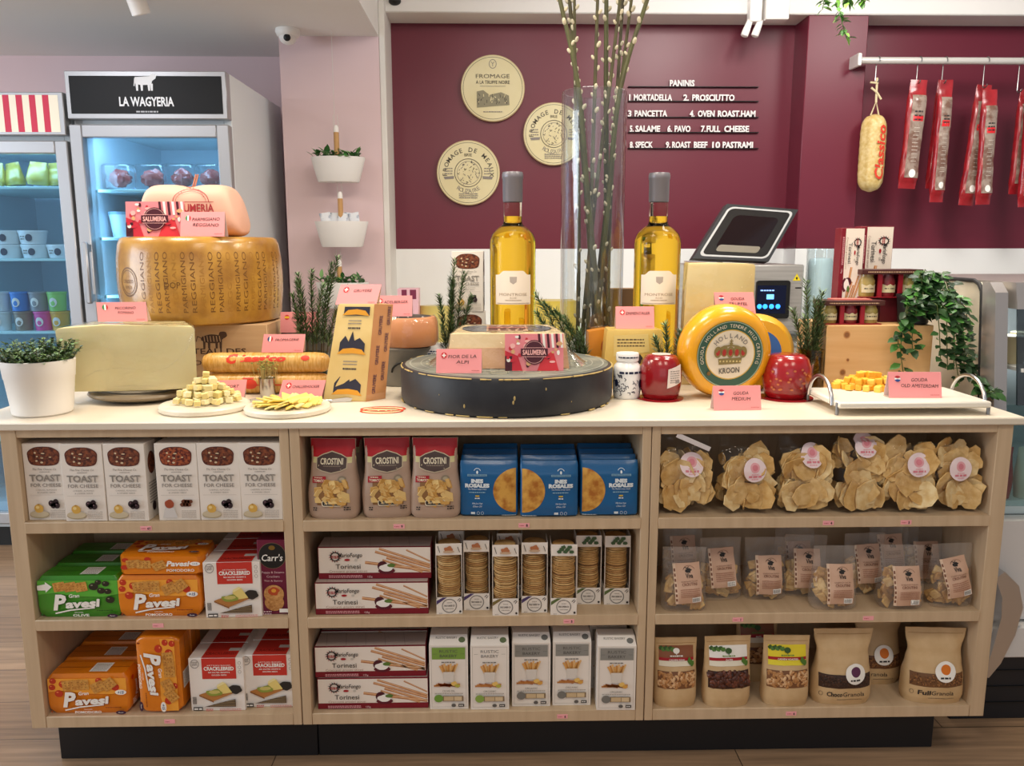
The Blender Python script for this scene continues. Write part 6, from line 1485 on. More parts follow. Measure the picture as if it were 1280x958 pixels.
p = P(1130, 405, y=.47); t = thing('gift_box', 'dark red box supporting the upper jar pack on the pine crate', 'box', (g2.location.x+.04, .46, KZ)); q = MB(); q.box(-.062, .055, 0, .08, 0, h1+.0035, mat('#5a1420', .5), .001); q.build('carton', t)
zc2 = KZ
for u, lab in ((1070.5, 'upright breadstick carton in shadow behind the jar packs, left of the other'), (1095, 'upright breadstick carton with its front turned outward behind the jar packs')):
    y = .475 if u < 1080 else .53
    hgt = P(u, 285 if u < 1080 else 283, y=y).z-KZ; x0 = P(1050 if u < 1080 else 1074, 320, y=y).x; ww = P(1079 if u < 1080 else 1115, 320, y=y).x-x0
    o = dup(to, (x0, y, KZ+hgt/2), 0, lab, 'upright breadstick cartons', ry=90); o.scale = (hgt/.283, .6, ww/.084)
# white marble tray
tx0, tx1 = P(1032, 502, y=.10).x, P(1240, 510, y=.02).x; tz = P(1130, 503, y=.03).z
t = thing('marble_tray', 'white marble tray with steel handles at the right end', 'tray', ((tx0+tx1)/2, .02, ZC)); tw = (tx1-tx0)/2
q = MB(); zz0 = P(1130, 511, y=.02).z-ZC; zz1 = P(1130, 503, y=.02).z-ZC
TRY = mat('#e9e4d8', .25, h2='#d4cdc0', scale=3, lo=.55, hi=.8)
q.box(-tw, tw, 0, .215, zz0, zz1, TRY, .004); q.build('marble_slab', t)
for sx in (-1, 1):
    q = MB(); pts = [(sx*(tw-.001), .012, 0), (sx*(tw-.001), .012, zz1-.003)]; q.tube(pts, .0045, DSTEEL, 10)
    q.build('foot', t); q = MB(); q.tube([(sx*(tw-.001), .2, 0), (sx*(tw-.001), .2, zz1-.003)], .0045, DSTEEL, 10); q.build('foot', t)
    q = MB(); q.tube([(sx*(tw+.003), .11-.075*cos(rad(k)), zz1*.6+.062*sin(rad(k))) for k in range(0, 181, 12)], .0048, STEEL, 10); q.build('handle', t)
ZT = ZC+zz1+.0004; pc = P(1085, 485, z=ZT); rnd = random.Random(3)
YC_ = [mat('#f0b83c', .45, sss=.1), mat('#e9ab2c', .45, sss=.1), mat('#f4c75a', .45, sss=.1)]
for lay, (cnt, rr) in enumerate(((40, .088), (22, .06), (6, .025))):
    for i in range(cnt):
        an = i*2.39996; r_ = rr*sqrt((i+.5)/cnt); s = rnd.uniform(.0085, .0105)
        cheese_cube('cheese_cube', 'orange-yellow cheese cube in the heap on the marble tray', (pc.x-.004+r_*cos(an)*1.0, pc.y+.0+r_*sin(an)*.75, ZT+.0075+.0145*lay), s, YC_[rnd.randrange(3)], (rnd.uniform(-.15, .15), rnd.uniform(-.15, .15), rnd.uniform(0, 3)), 'cheese cubes on the marble tray')
sign_at(1112, 1177, 496, 465, .075, 'nl', 'GOUDA', 'OLD AMSTERDAM', 'pink sign on the white marble tray', zb=ZT, rz=-2)
# rosemary right
p = P(1012, 470, y=.375); t = thing('herb_glass', 'amber glass holding rosemary beside the pine crate', 'glass', (p.x, .375, ZC)); q = MB(); q.lathe([(0, 0), (.03, 0), (.034, .004), (.036, .12), (.0335, .12), (.031, .01), (0, .01)], film(gloss=.02, rough=.04, bump=0, tint='#e8d9a0'), 32); q.build('glass', t)
q = MB(); q.lathe([(0, .0105), (.0305, .0105), (.033, .095), (0, .095)], film(gloss=.01, rough=.05, bump=0, tint='#c9a850'), 28); q.build('oil', t)
rosemary('rosemary bunch standing in the amber glass by the crate', (p.x, .375, ZC+.012), [up(-.008, .0, .3, -.018, 0), up(.006, .004, .27, .018, 0), up(.0, -.008, .25, .0, 0), up(.010, 0, .2, .02, 0), up(-.012, .006, .22, -.045, 0), up(.01, .01, .24, .015, 0), up(-.004, -.012, .2, -.03, -.01)], 150, .03)
# trailing vine in a black pot
pv = P(1135, 405, y=.42); t = thing('trailing_vine', 'leafy green vine spilling from a black pot over the crate', 'potted plant', (P(1142, 400, y=.40).x, .405, KZ), 0)
q = MB(); q.lathe([(0, 0), (.036, 0), (.04, .003), (.046, .075), (.049, .076), (.049, .085), (.045, .085), (.043, .07), (0, .07)], mat('#191a1c', .5), 36); q.build('pot', t)
VL = [mat('#2b4a2a', .35, spec=.5), mat('#375c30', .35), mat('#213a20', .35), mat('#4a8038', .35), mat('#2c4c28', .35)]
rnd = random.Random(31); qs = MB(); ql = MB(); bx = t.location
paths = []
for i in range(26):
    an = rnd.uniform(-2.2, 0.7); up_ = rnd.uniform(.015, .075); out = rnd.uniform(.03, .10)
    paths.append([(0, 0, .07), (out*.5*cos(an), out*.4*sin(an), .08+up_), (out*cos(an), out*.6*sin(an), .07+up_*.7), (out*1.25*cos(an), out*.8*sin(an)-.01, .03)])
# runs down the front of the crate, along its right side, over the worktop edge
paths += [[(-.02, -.03, .08), (-.05, -.065, .05), (-.065, -.068, -.02), (-.062, -.068, -.08), (-.05, -.068, -.135)],
          [(.0, -.04, .08), (-.03, -.07, .04), (-.035, -.07, -.03), (-.03, -.07, -.07)],
          [(.03, -.03, .08), (.06, -.07, .05), (.075, -.085, -.03), (.085, -.09, -.10), (.095, -.10, -.16)],
          [(.04, -.02, .08), (.09, -.06, .06), (.10, -.085, -.02), (.11, -.09, -.09), (.13, -.11, -.15), (.16, -.12, -.165)],
          [(.03, -.02, .08), (.07, -.04, .06), (.085, -.06, -.01), (.10, -.06, -.08), (.12, -.08, -.14)],
          [(.05, .0, .08), (.10, -.02, .06), (.12, -.05, -.02), (.13, -.06, -.09), (.15, -.09, -.15), (.135, -.12, -.168), (.142, -.15, -.175), (.145, -.18, -.168)],
          [(.05, .01, .08), (.11, .0, .05), (.135, -.03, -.04), (.15, -.05, -.10), (.17, -.08, -.16), (.145, -.12, -.172), (.148, -.15, -.17)],
          [(.04, -.04, .08), (.07, -.085, .05), (.07, -.1, -.05), (.075, -.1, -.12)]]
paths += [[(-.02, -.03, .08), (-.055, -.07, .06), (-.07, -.075, .0), (-.075, -.07, -.06)], [(.0, -.04, .08), (.02, -.085, .06), (.03, -.09, -.01), (.04, -.09, -.09)],
          [(.02, -.04, .08), (.045, -.09, .05), (.05, -.095, -.03), (.06, -.095, -.12)], [(.04, -.03, .08), (.085, -.08, .08), (.095, -.09, .0), (.1, -.09, -.07), (.11, -.1, -.13)],
          [(.03, -.01, .08), (.07, -.05, .1), (.11, -.07, .05), (.12, -.08, -.02)], [(.02, -.02, .08), (.05, -.06, .1), (.07, -.08, .04), (.08, -.09, -.03)], [(-.01, -.03, .08), (-.03, -.07, .08), (-.05, -.075, .03), (-.06, -.07, -.02)]]
for pts in paths:
    P_ = [V(p_) for p_ in pts]; qs.tube(P_, .0014, mat('#5a6a34', .6), 5); L_ = sum((b_-a_).length for a_, b_ in zip(P_, P_[1:])); n = int(L_/.0095)
    for i in range(n):
        f = (i+.6)/n*(len(P_)-1); j = min(len(P_)-2, int(f)); b_ = P_[j].lerp(P_[j+1], f-j); an = rnd.uniform(0, 2*pi)
        d = V((cos(an)*.9, -abs(sin(an))*.7-.1, rnd.uniform(-.9, .4))); s = rnd.uniform(.75, 1.2)
        leaf(ql, b_+d*.004, d, .031*s, .0095*s, VL[rnd.randrange(5)], up=V((rnd.uniform(-.4, .4), -.7, .9)), fold=.2)
qs.build('stems', t); ql.build('leaves', t)
# ============================================================ behind the counter
def text3d(t, h, depth, m, bold=0.01):
    cu = bpy.data.curves.new('t', 'FONT'); cu.body = t; cu.size = h/.7; cu.resolution_u = 2; cu.offset = bold*h; cu.extrude = depth/2
    ob = bpy.data.objects.new('t', cu); me = ob.to_mesh(); vs = [tuple(p.co) for p in me.vertices]; fs = [tuple(p.vertices) for p in me.polygons]
    ob.to_mesh_clear(); bpy.data.objects.remove(ob); bpy.data.curves.remove(cu)
    return vs, fs, min(v[0] for v in vs), max(v[0] for v in vs)
SIL = mat('#b3b4b7', .38, .6); GBODY = mat('#e3e8ea', .4); LINER = mat('#dfeaf2', .4); COLD = (.42, .72, 1)
GPANE = film(gloss=.05, rough=.03, bump=0, tint='#e4f2fa', fres=1.0)
YF = 1.62
def fridge(name_label, u0, u1, wt, wh, header, loc_shelves, hw):
    x0, x1 = P(u0, 130, y=YF).x, P(u1, 130, y=YF).x; zt = P(u1, wt, y=YF).z; zh = P(u1, wh, y=YF).z
    t = thing('display_fridge', name_label, 'fridge', ((x0+x1)/2, YF, 0)); w = (x1-x0)/2; dep = .86; th = .035
    q = MB()
    q.box(-w, -w+th, .05, dep, .1, zt, GBODY, .003); q.build('side_wall', t)
    q = MB(); q.box(w-th, w, .05, dep, .1, zt, GBODY, .003); q.build('side_wall', t)
    q = MB(); q.box(-w+th, w-th, dep-.03, dep, .1, zt, LINER); q.build('rear_wall', t)
    q = MB(); q.box(-w+th, w-th, .05, dep-.03, zh-.03, zt, GBODY); q.build('top_box', t)
    q = MB(); q.box(-w+th, w-th, .05, dep-.03, .1, .22, LINER); q.build('bottom_box', t)
    q = MB(); q.box(-w+.02, w-.02, .08, dep-.05, 0, .1, BLACK); q.build('plinth', t)
    q = MB(); q.box(-w+th, -w+th+.006, .06, dep-.03, .22, zh-.03, LINER); q.box(w-th-.006, w-th, .06, dep-.03, .22, zh-.03, LINER); q.build('liner', t)
    hp = MB(); hp.box(-w, w, .0, .05, zh, zt, SIL, .003); ho = hp.build('header_frame', t)
    header(ho, w, zh, zt)
    fw = .052; q = MB(); z0, z1 = .13, zh-.022
    for bx in ((-w, -w+fw, z0, z1), (w-fw, w, z0, z1), (-w+fw, w-fw, z1-fw, z1), (-w+fw, w-fw, z0, z0+fw)): q.box(bx[0], bx[1], 0, .045, bx[2], bx[3], SIL, .004)
    d = q.build('door', t)
    q = MB(); q.box(-w+fw-.005, w-fw+.005, .02, .028, z0+fw-.005, z1-fw+.005, GPANE); q.build('door_glass', d)
    hx, zc = hw
    q = MB(); q.box(hx-.012, hx+.012, -.045, -.02, zc-.13, zc+.13, SIL, .006); q.box(hx-.01, hx+.01, -.02, 0, zc-.12, zc-.09, SIL); q.box(hx-.01, hx+.01, -.02, 0, zc+.09, zc+.12, SIL); q.build('door_handle', d)
    for zs in loc_shelves:
        q = MB(); q.box(-w+th+.008, w-th-.008, .10, dep-.08, zs-.012, zs, mat('#bfe3e6', .3), .002); q.build('shelf', t)
    l = area('fridge_lamp', (t.location.x, YF+.13, zh-.05), w*1.4, 2.0, COLD, look=(0, .45, -1), sy=.06)
    l2 = area('fridge_lamp', (t.location.x-w+.06, YF+.09, 1.3), .05, 1.8, COLD, look=(.7, .6, 0), sy=1.3)
    return t, w
CREAMS = mat('#efe6d0', .4); STRP = mat('#c62a4a', .4)
def head_black(o, w, z0, z1):
    a = Art(face(0, 0, 0)); a.rect(-w+.018, w-.018, z0+.02, z1-.02, mat('#0b0b0d', .45, spec=.3)); zc = (z0+z1)/2; wl = mat('#eef0f4', .5)
    k = (z1-z0)/.205; f = lambda x, z: (x*k, zc+.048*k+z*k)
    a.poly([f(-.045, .028), f(.02, .032), f(.03, .046), f(.044, .036), f(.052, .04), f(.046, .022), f(.03, .012), f(.026, -.004), f(-.02, -.006), f(-.046, .0)], wl)
    for x in (-.043, -.022, .010, .022): a.poly([f(x-.001, .0), f(x+.011, .0), f(x+.009, -.03), f(x+.001, -.03)], wl)
    a.line([f(-.045, .024), f(-.05, -.01)], .004, wl)
    a.text('LA WAGYERIA', 0, zc-.028*k, .038*k, wl, w=w*.68, bold=.03); a.scrib(-.045, .045, zc-.075*k, .006, mat('#b9bcc2', .5)); a.build('header_sign', o)
def head_stripe(o, w, z0, z1):
    a = Art(face(0, 0, 0)); a.rect(-w+.02, w-.02, z0+.012, z1-.012, CREAMS); n = 11
    for i in range(n):
        x = -w+.03+(2*w-.06)*i/n; a.rect(x, x+(2*w-.06)/n*.48, z0+.012, z1-.012, STRP); a.n -= 1
    a.build('header_sign', o)
zs = lambda u, w: P(u, w, y=YF+.15).z
f1, w1 = fridge('tall grey fridge with a black header and white cow sign', 83, 284, 89, 149, head_black, [zs(200, 238), zs(200, 297), zs(200, 360)-.03, .45], (-.29, zs(104, 340)))
f2, w2_ = fridge('fridge with a pink and cream striped header at the left edge', -122, 79, 115, 169, head_stripe, [zs(40, 234), zs(40, 323), zs(40, 413), .5], (-.29, 1.2))
MEAT = mat('#9a3030', .35, h2='#c06a60', scale=30, coat=.5); TRAYC = film(gloss=.06, rough=.05, bump=.5, bscale=20)
for i, (u, w) in enumerate([(151, 236), (192, 236), (229, 236), (266, 236)]):
    y = YF+.2; p = P(u, w, y=y); p.z = zs(200, 238)+.0005
    t = thing('meat_pack', f'dark red meat in a clear pack on the upper fridge shelf, {("first", "second", "third", "fourth")[i]} from the left', 'meat pack', p, 0, 'meat packs in the grey fridge')
    q = MB(); q.ell((0, .0, .053), (.048, .034, .038), MEAT, 18, 12, nz=.35, ns=2.5, sd=i); q.build('meat', t)
    q = MB(); q.box(-.062, .062, -.05, .05, 0, .115, TRAYC, .01); q.build('clear_pack', t)
for i, (u, w) in enumerate([(157, 296), (188, 296), (262, 297)]):
    y = YF+.2; p = P(u, w, y=y); p.z = zs(200, 297)+.0005
    t = thing('storage_tub', f'pale blue tub on the second fridge shelf, {("left", "second", "right")[i]} one', 'tub', p, 0, 'tubs in the grey fridge'); q = MB(); q.lathe([(0, 0), (.05, 0), (.06, .09), (.062, .1), (0, .1)], mat('#c9dbe4', .4), 24); q.build('tub', t); q = MB(); q.lathe([(.064, .1), (.064, .112), (0, .114)], mat('#7fa6bd', .4), 24); q.build('lid', t)
YELP = mat('#a8963a', .4, h2='#8a7a28', scale=12, coat=.4, bump=.4, bscale=20)
for i, (u, rz) in enumerate([(-8, 12), (20, -14), (48, 10), (74, -8)]):
    p = P(u, 232, y=YF+.2+.03*(i % 2)); p.z = zs(40, 234)+.012; B = Bag([(0, .04, .03, 3), (.02, .047, .035, 2.6), (.06, .043, .022, 2.4), (.1, .035, .003, 2.2)], .006, 20, i)
    q = MB(); B.mesh(YELP, q=q, nz=12, seg=20); o = tag(q.build('pasta_bag'), f'yellow bag lying on the top shelf of the striped fridge, {("leftmost", "second from left", "third from left", "rightmost")[i]}', 'bag', 'yellow bags in the striped fridge'); o.location = p; o.rotation_euler = (0, rad(rz*.5), rad(rz))
WTUB = mat('#e3e8ea', .35); LBL = mat('#3a4658', .5)
for i, (u, k) in enumerate([(12, 0), (12, 1), (46, 0), (44, 1), (78, 0)]):
    p = P(u, 322, y=YF+.2); p.z = zs(40, 323)+.0005+.062*k
    t = thing('ricotta_tub', f'white round tub on the second shelf of the striped fridge, {("left pile, lower", "left pile, upper", "middle pile, lower", "middle pile, upper", "single one at the right")[i]}', 'tub', p, 0, 'white tubs in the striped fridge')
    q = MB(); q.lathe([(0, 0), (.05, 0), (.058, .05), (.06, .05), (.06, .06), (0, .061)], WTUB, 28); q.build('tub', t)
    a = Art(lambda x, v, d: V(((.055+d)*sin(x/.055), -(.055+d)*cos(x/.055), v)), d0=.002); a.ell(.01, .028, .014, .016, LBL); a.scrib(-.03, -.008, .03, .006, GREY, rows=2); a.build('tub_label', t)
cups = [(29, 1, '#2a7fd0'), (52, 1, '#8d8f94'), (75, 1, '#8fd06a'), (31, 0, '#8a7a6a'), (56, 0, '#e04a9a'), (77, 0, '#e0a83a'), (4, 0, '#d5e2e8'), (4, 1, '#d5e2e8')]
cn = {'#2a7fd0': 'blue', '#8d8f94': 'grey', '#8fd06a': 'light green', '#8a7a6a': 'brown', '#e04a9a': 'magenta', '#e0a83a': 'amber', '#d5e2e8': 'white'}
for i, (u, k, c) in enumerate(cups):
    p = P(u, 411, y=YF+.16); p.z = zs(40, 413)+.0005+.087*k
    t = thing('gelato_cup', f'{cn[c]} ice cream cup, {("lower", "upper")[k]} row, striped fridge, third shelf', 'cup', p, 0, 'ice cream cups in the striped fridge')
    q = MB(); q.lathe([(0, 0), (.034, 0), (.039, .075), (.041, .077), (.041, .085), (0, .086)], mat(c, .35), 24); q.build('cup', t)
    a = Art(lambda x, v, d: V(((.037+d)*sin(x/.037), -(.037+d)*cos(x/.037), v)), d0=.003, curved=.01); a.ell(0, .04, .016, .02, mat('#e9e4dc', .5)); a.blob(0, .035, .009, .011, mat(c, .4), i); a.build('cup_print', t)
# cream partition between the fridges
q = MB(); q.box(-.012, .012, 0, .7, 0, P(82, 120, y=YF).z, mat('#8d8f92', .5), .002)
# ---- wall things
t = thing('security_camera', 'white dome security camera under the lowered ceiling', 'camera', P(360, 43, y=2.08)); t.location.z = 2.36
q = MB(); q.lathe([(.055, 0), (.058, -.012), (.05, -.03), (.044, -.034), (0, -.035)], WHITE, 32, cap0=True); q.build('mount', t)
q = MB(); q.ell((0, -.006, -.036), (.04, .04, .034), WHITE, 24, 14); h = q.build('camera_ball', t)
q = MB(); q.ell((.004, -.038, -.044), (.017, .012, .017), BLACK, 18, 10); q.build('lens', h)
t = thing('track_spot', 'white cylinder spotlight under the lowered ceiling at the upper left', 'lamp', P(163, 2, y=1.3)); t.location.z = 2.36
q = MB(); q.box(-.03, .03, -.04, .04, -.02, 0, WHITE, .004); q.build('bracket', t)
q = MB(); M_ = T(0, 0, -.03, 18, -12, 0); q.lathe([(0, 0), (.03, 0), (.034, -.004), (.034, -.115), (.03, -.118), (.028, -.112), (0, -.11)], WHITE, 28, M=M_); q.build('lamp_head', t)
# hanging planter
YH = 2.06; xh = P(423, 200, y=YH).x
t = thing('hanging_planter', 'three white bowls hung on a cord with wooden pegs by the pink column', 'planter', (xh, YH, 0))
CORD = mat('#d9d4cc', .6); PEG = mat('#c89a62', .55); BOWL = mat('#eceae6', .4)
q = MB(); q.tube([(-.012, 0, P(418, 165, y=YH).z), (-.012, 0, 2.36)], .0012, CORD, 5); q.build('cord', t)
def wz(w): return P(423, w, y=YH).z
hb_ = []
for i, (ub, w0, w1_, uu, pw0, pw1) in enumerate([(422.5, 197, 228, 420, 160, 197), (427, 277, 309, 425, 243, 288), (428, 353, 385, 424, 328, 353)]):
    cx = P(ub, w0, y=YH).x-xh; zt_, zb_ = wz(w0), wz(w1_); rx = .128
    q = MB(); q.lathe([(0, zb_), (rx*.74, zb_), (rx*.78, zb_+.006), (rx, zt_-.004), (rx*1.0, zt_), (rx*.96, zt_), (rx*.74, zb_+.012), (0, zb_+.012)], BOWL, 44, M=T(cx, 0, 0), sy=.62); q.build('bowl', t)
    hb_.append((cx, zt_, zb_))
    pxx = P(uu, pw0, y=YH).x-xh
    q = MB(); q.lathe([(0, wz(pw1)-.02), (.0125, wz(pw1)-.02), (.0125, wz(pw0)-.02), (0, wz(pw0)-.02)], PEG, 16, M=T(pxx, .0, 0)); q.build('wooden_peg', t)
    q = MB(); q.lathe([(.0125, wz(pw0)-.02), (.012, wz(pw0)), (.006, wz(pw0)+.012), (0, wz(pw0)+.012)], WHITE, 16, M=T(pxx, .0, 0)); q.tube([(pxx-.012, 0, wz(pw0)+.005), (pxx-.012, 0, wz(pw0)+.06)], .0012, CORD, 5); q.tube([(pxx+.012, 0, wz(pw0)+.005), (pxx+.006, 0, wz(pw0)+.06)], .0012, CORD, 5); q.build('peg_cap', t)
rnd = random.Random(17)
for bi, n in ((0, 90), (2, 80)):
    cx, zt_, zb_ = hb_[bi]; q = MB(); HG = [mat('#4f8a44', .45), mat('#3c6b36', .45), mat('#7fae6a', .45)]
    for i in range(n):
        an = rnd.uniform(0, 6.28); r_ = sqrt(rnd.random()); x, y = cx+.118*r_*cos(an), .07*r_*sin(an)
        d = V((rnd.uniform(-1, 1), rnd.uniform(-.8, .3), rnd.uniform(.1, .8))); leaf(q, (x, y, zt_-.012+rnd.uniform(0, .03)), d, rnd.uniform(.03, .055), .011, HG[i % 3])
    q.build('herb_leaves', t)
cx, zt_, zb_ = hb_[1]
for i in range(5):
    q = MB(); B = Bag([(0, .02, .008, 3), (.02, .024, .011, 2.6), (.06, .026, .004, 2.2)], .003, 40, i); B.mesh(mat('#dfe3e8', .3, h2='#9aa6b8', scale=30, lo=.5, hi=.6), q=q, nz=10, seg=18)
    o = tag(q.build('snack_packet'), f'silvery packet in the middle hanging bowl, {("first", "second", "third", "fourth", "fifth")[i]} from the left', 'packet', 'packets in the hanging bowl'); o.location = (xh+cx-.068+.034*i, YH-.01+.012*(i % 2), zt_-.018); o.rotation_euler = (rad(-8), rad(rnd.uniform(-18, 18)), rad(rnd.uniform(-20, 20)))
# round wooden lids on the wall
LID = mat('#e3d8ae', .5, h2='#dccf9f', scale=5); LIDE = mat('#c9b28a', .55); LK = mat('#5a5448', .6)
def lid(label, u, w, ru, kind):
    p = P(u, w, y=YB-.014); r_ = span(u-ru, u+ru, w, YB-.014)/2
    t = thing('round_plaque', label, 'wall sign', (p.x, YB-.001, p.z), 0, 'round cheese lids on the burgundy wall')
    Mx = Matrix(((1, 0, 0, 0), (0, 0, -1, 0), (0, 1, 0, 0), (0, 0, 0, 1)))
    q = MB(); q.lathe([(0, 0), (r_*.97, 0), (r_, .003), (r_, .022), (r_*.975, .026)], LIDE, 64, M=Mx, cap1=False); q.lathe([(r_*.975, .026), (0, .0262)], LID, 64, M=Mx, cap0=False); q.build('wooden_disc', t)
    a = Art(face(0, -.0262, 0)); a.ring(0, 0, r_*.93, r_*.93, r_*.012, LK, n=56)
    if kind == 0:
        a.ring(0, r_*.72, r_*.12, r_*.14, r_*.02, GREY, n=16); a.text('Y', 0, r_*.72, r_*.14, GREY)
        a.text('FROMAGE', 0, r_*.36, r_*.12, LK, w=r_*1.05); a.text('A LA TRUFFE NOIRE', 0, r_*.18, r_*.10, LK, w=r_*1.05, bold=.01); a.line([(-r_*.4, r_*.06), (r_*.4, r_*.06)], r_*.012, GREY)
        rnd = random.Random(2)
        a.poly([(-r_*.5, -r_*.1), (-r_*.3, -r_*.06), (-r_*.1, -r_*.2), (r_*.25, -r_*.12), (r_*.5, -r_*.22), (r_*.52, -r_*.5), (-r_*.5, -r_*.58)], mat('#8d866c', .6))
        for i in range(40): x = rnd.uniform(-.48, .46)*r_; z = rnd.uniform(-.5, -.22)*r_; a.line([(x, z), (x+rnd.uniform(-.05, .05)*r_, z+rnd.uniform(.02, .1)*r_)], r_*.022, LK if i % 3 else LID); a.n -= 1
        a.n += 1; a.scrib(-r_*.3, r_*.3, -r_*.72, r_*.03, GREY)
    else:
        a.arc('FROMAGE DE MEAUX', 0, -r_*.03, r_*.74, r_*.135, LK, 188, -8, bold=.015); a.arc('ROUZAIRE', 0, 0, r_*.56, r_*.13, GREY, 232, 308, inner=True)
        a.ring(0, 0, r_*.44, r_*.44, r_*.02, LK); a.ring(0, 0, r_*.36, r_*.36, r_*.012, GREY); a.text('BRIE', 0, r_*.55, r_*.09, LK)
        rnd = random.Random(5)
        for i in range(46): an = rnd.uniform(0, 6.28); rr = r_*.33*sqrt(rnd.random()); x, z = rr*cos(an), rr*sin(an); a.line([(x, z), (x+rnd.uniform(-.07, .07)*r_, z+rnd.uniform(-.07, .07)*r_)], r_*.018, LK if i % 2 else GREY); a.n -= 1
        a.n += 1
        for s_ in (-1, 1): a.poly([(s_*r_*.45, -r_*.1), (s_*r_*.78, -r_*.12), (s_*r_*.74, -r_*.2), (s_*r_*.46, -r_*.18)], GREY); a.scrib(s_*r_*.62-r_*.12, s_*r_*.62+r_*.12, r_*.12, r_*.03, GREY, rows=3, gap=r_*.08)
        a.scrib(-r_*.3, r_*.3, -r_*.66, r_*.03, GREY, rows=3, gap=r_*.06)
    a.build('printed_face', t)
lid('round cream lid with a village picture, top one on the burgundy wall', 616, 111, 40, 0)
lid('round cream lid partly behind the tall vase on the burgundy wall', 692, 168, 38, 1)
lid('round cream lid with curved lettering, lowest on the burgundy wall', 585.5, 216.5, 39.5, 1)
# menu rails
rows = [(104, ' ', 'PANINIS', [('PANINIS', 837, 868)]), (122, '', '', [('1', 785, 789), ('MORTADELLA', 792, 840), ('2.', 854, 861), ('PROSCIUTTO', 865, 918)]), (142, '', '', [('3', 785, 789), ('PANCETTA', 793, 834), ('4.', 862, 868), ('OVEN', 872, 893), ('ROAST.HAM', 897, 944)]),
        (161, '', '', [('5.', 787, 792), ('SALAME', 794, 825), ('6.', 834, 840), ('PAVO', 843, 863), ('7.', 876, 882), ('FULL', 883, 900), ('CHEESE', 905, 936)]), (181, '', '', [('8.', 787, 792), ('SPECK', 794, 816), ('9.', 832, 838), ('ROAST', 840, 863), ('BEEF', 867, 884), ('10', 890, 900), ('PASTRAMI', 903, 941)])]
nr = ['heading', 'first row', 'second row', 'third row', 'last row']
for i, (w, _, _, words) in enumerate(rows):
    p0, p1 = P(785, w+4, y=YB-.01), P(948, w+4.5, y=YB-.01)
    t = thing('menu_rail', f'black rail with white menu letters on the burgundy wall, {nr[i]}', 'menu', ((p0.x+p1.x)/2, YB-.0005, p0.z), 0, 'menu rails on the wall'); wd = (p1.x-p0.x)/2
    q = MB(); q.box(-wd, wd, -.018, 0, -.0035, .0, BLACK, .0008); q.build('ledge', t)
    q = MB(); hl = span(800, 807.2, w, YB)
    for s_, a0, a1 in words:
        vs, fs, x0, x1 = text3d(s_, hl, .006, None, .05); xa, xb = P(a0, w, y=YB-.012).x-t.location.x, P(a1, w, y=YB-.012).x-t.location.x; k = (xb-xa)/(x1-x0)
        if len(s_) == 1: xa = (xa+xb)/2-(x1-x0)/2; k = 1
        q.add([(xa+(x-x0)*k, -.014-z, y+.0005) for x, y, z in vs], fs, mat('#ece8e6', .45))
    q.build('letters', t)
t = thing('menu_number_dash', 'thin black dashes closing the second menu row', 'menu', (0, 0, 0)) if False else None
# emergency light
p = P(943, 15, y=2.255); t = thing('emergency_light', 'white emergency lamp boxes with two small heads on the beam', 'lamp', (P(950, 10, y=2.26).x, 2.2595, P(950, 14, y=2.26).z))
k = span(900, 901, 20, 2.26)
q = MB(); q.box(-16*k, -1*k, -.05, 0, -15*k, 22*k, WHITE, .004); q.box(2*k, 31*k, -.07, 0, -14*k, 24*k, WHITE, .004); q.build('housing', t)
for dx in (-16, -3):
    q = MB(); q.lathe([(0, 0), (.014, 0), (.018, .05), (.018, .075), (.014, .078), (0, .076)], WHITE, 20, M=T((dx+2)*k, -.03, -13*k, 0, 200, 0)); q.build('lamp_head', t)
t = thing('ceiling_sensor', 'small dark ceiling sensor at the top of the white beam', 'sensor', (P(493, 1, y=2.24).x, 2.2595, P(493, 0, y=2.24).z)); q = MB(); q.ell((0, 0, 0), (.03, .03, .02), BLACK, 16, 10); q.build('dome', t)
# rail with salami
YR = 2.2; zr = P(1150, 76, y=YR).z; xr0 = P(1077, 74, y=YR).x
t = thing('hanging_rail', 'pale metal rail in front of the burgundy wall at the upper right', 'rail', (xr0, YR, zr)); q = MB(); q.tube([(-.02, 0, 0), (1.2, 0, 0)], .0165, mat('#d5d2cc', .35, .3), 16); q.build('bar', t)
q = MB(); q.box(-.03, -.01, -.03, .26, -.03, .03, mat('#d5d2cc', .35, .3), .004); q.build('wall_bracket', t); q = MB(); q.box(1.19, 1.21, -.03, .26, -.03, .03, mat('#d5d2cc', .35, .3), .004); q.build('wall_bracket', t)
HK = mat('#8f8d8c', .3, .9)
def hook(u, wb, label):
    x = P(u, 76, y=YR).x; zb = P(u, wb, y=YR).z; t = thing('meat_hook', label, 'hook', (x, YR, zr), 0, 'steel hooks on the rail')
    l = zr-zb; q = MB(); q.tube([(0, .019*cos(rad(k)), .019*sin(rad(k))) for k in range(200, -20, -20)]+[(0, -.0, -.03) if False else (0, .019, -l*.5)]+[(0, .019*cos(rad(k)), -l+.0+.014*sin(rad(k))) for k in range(0, -200, -30)], .0028, HK, 7); q.build('wire', t)
    return x, zb
hk = [hook(1098, 100, 'steel hook holding the cream salami'), hook(1150, 101, 'steel hook holding the first red salami pack'), hook(1182, 101, 'steel hook holding the second red salami pack'), hook(1234, 106, 'steel hook holding the pair of red salami packs'), hook(1278, 112, 'steel hook at the right edge of the photo')]
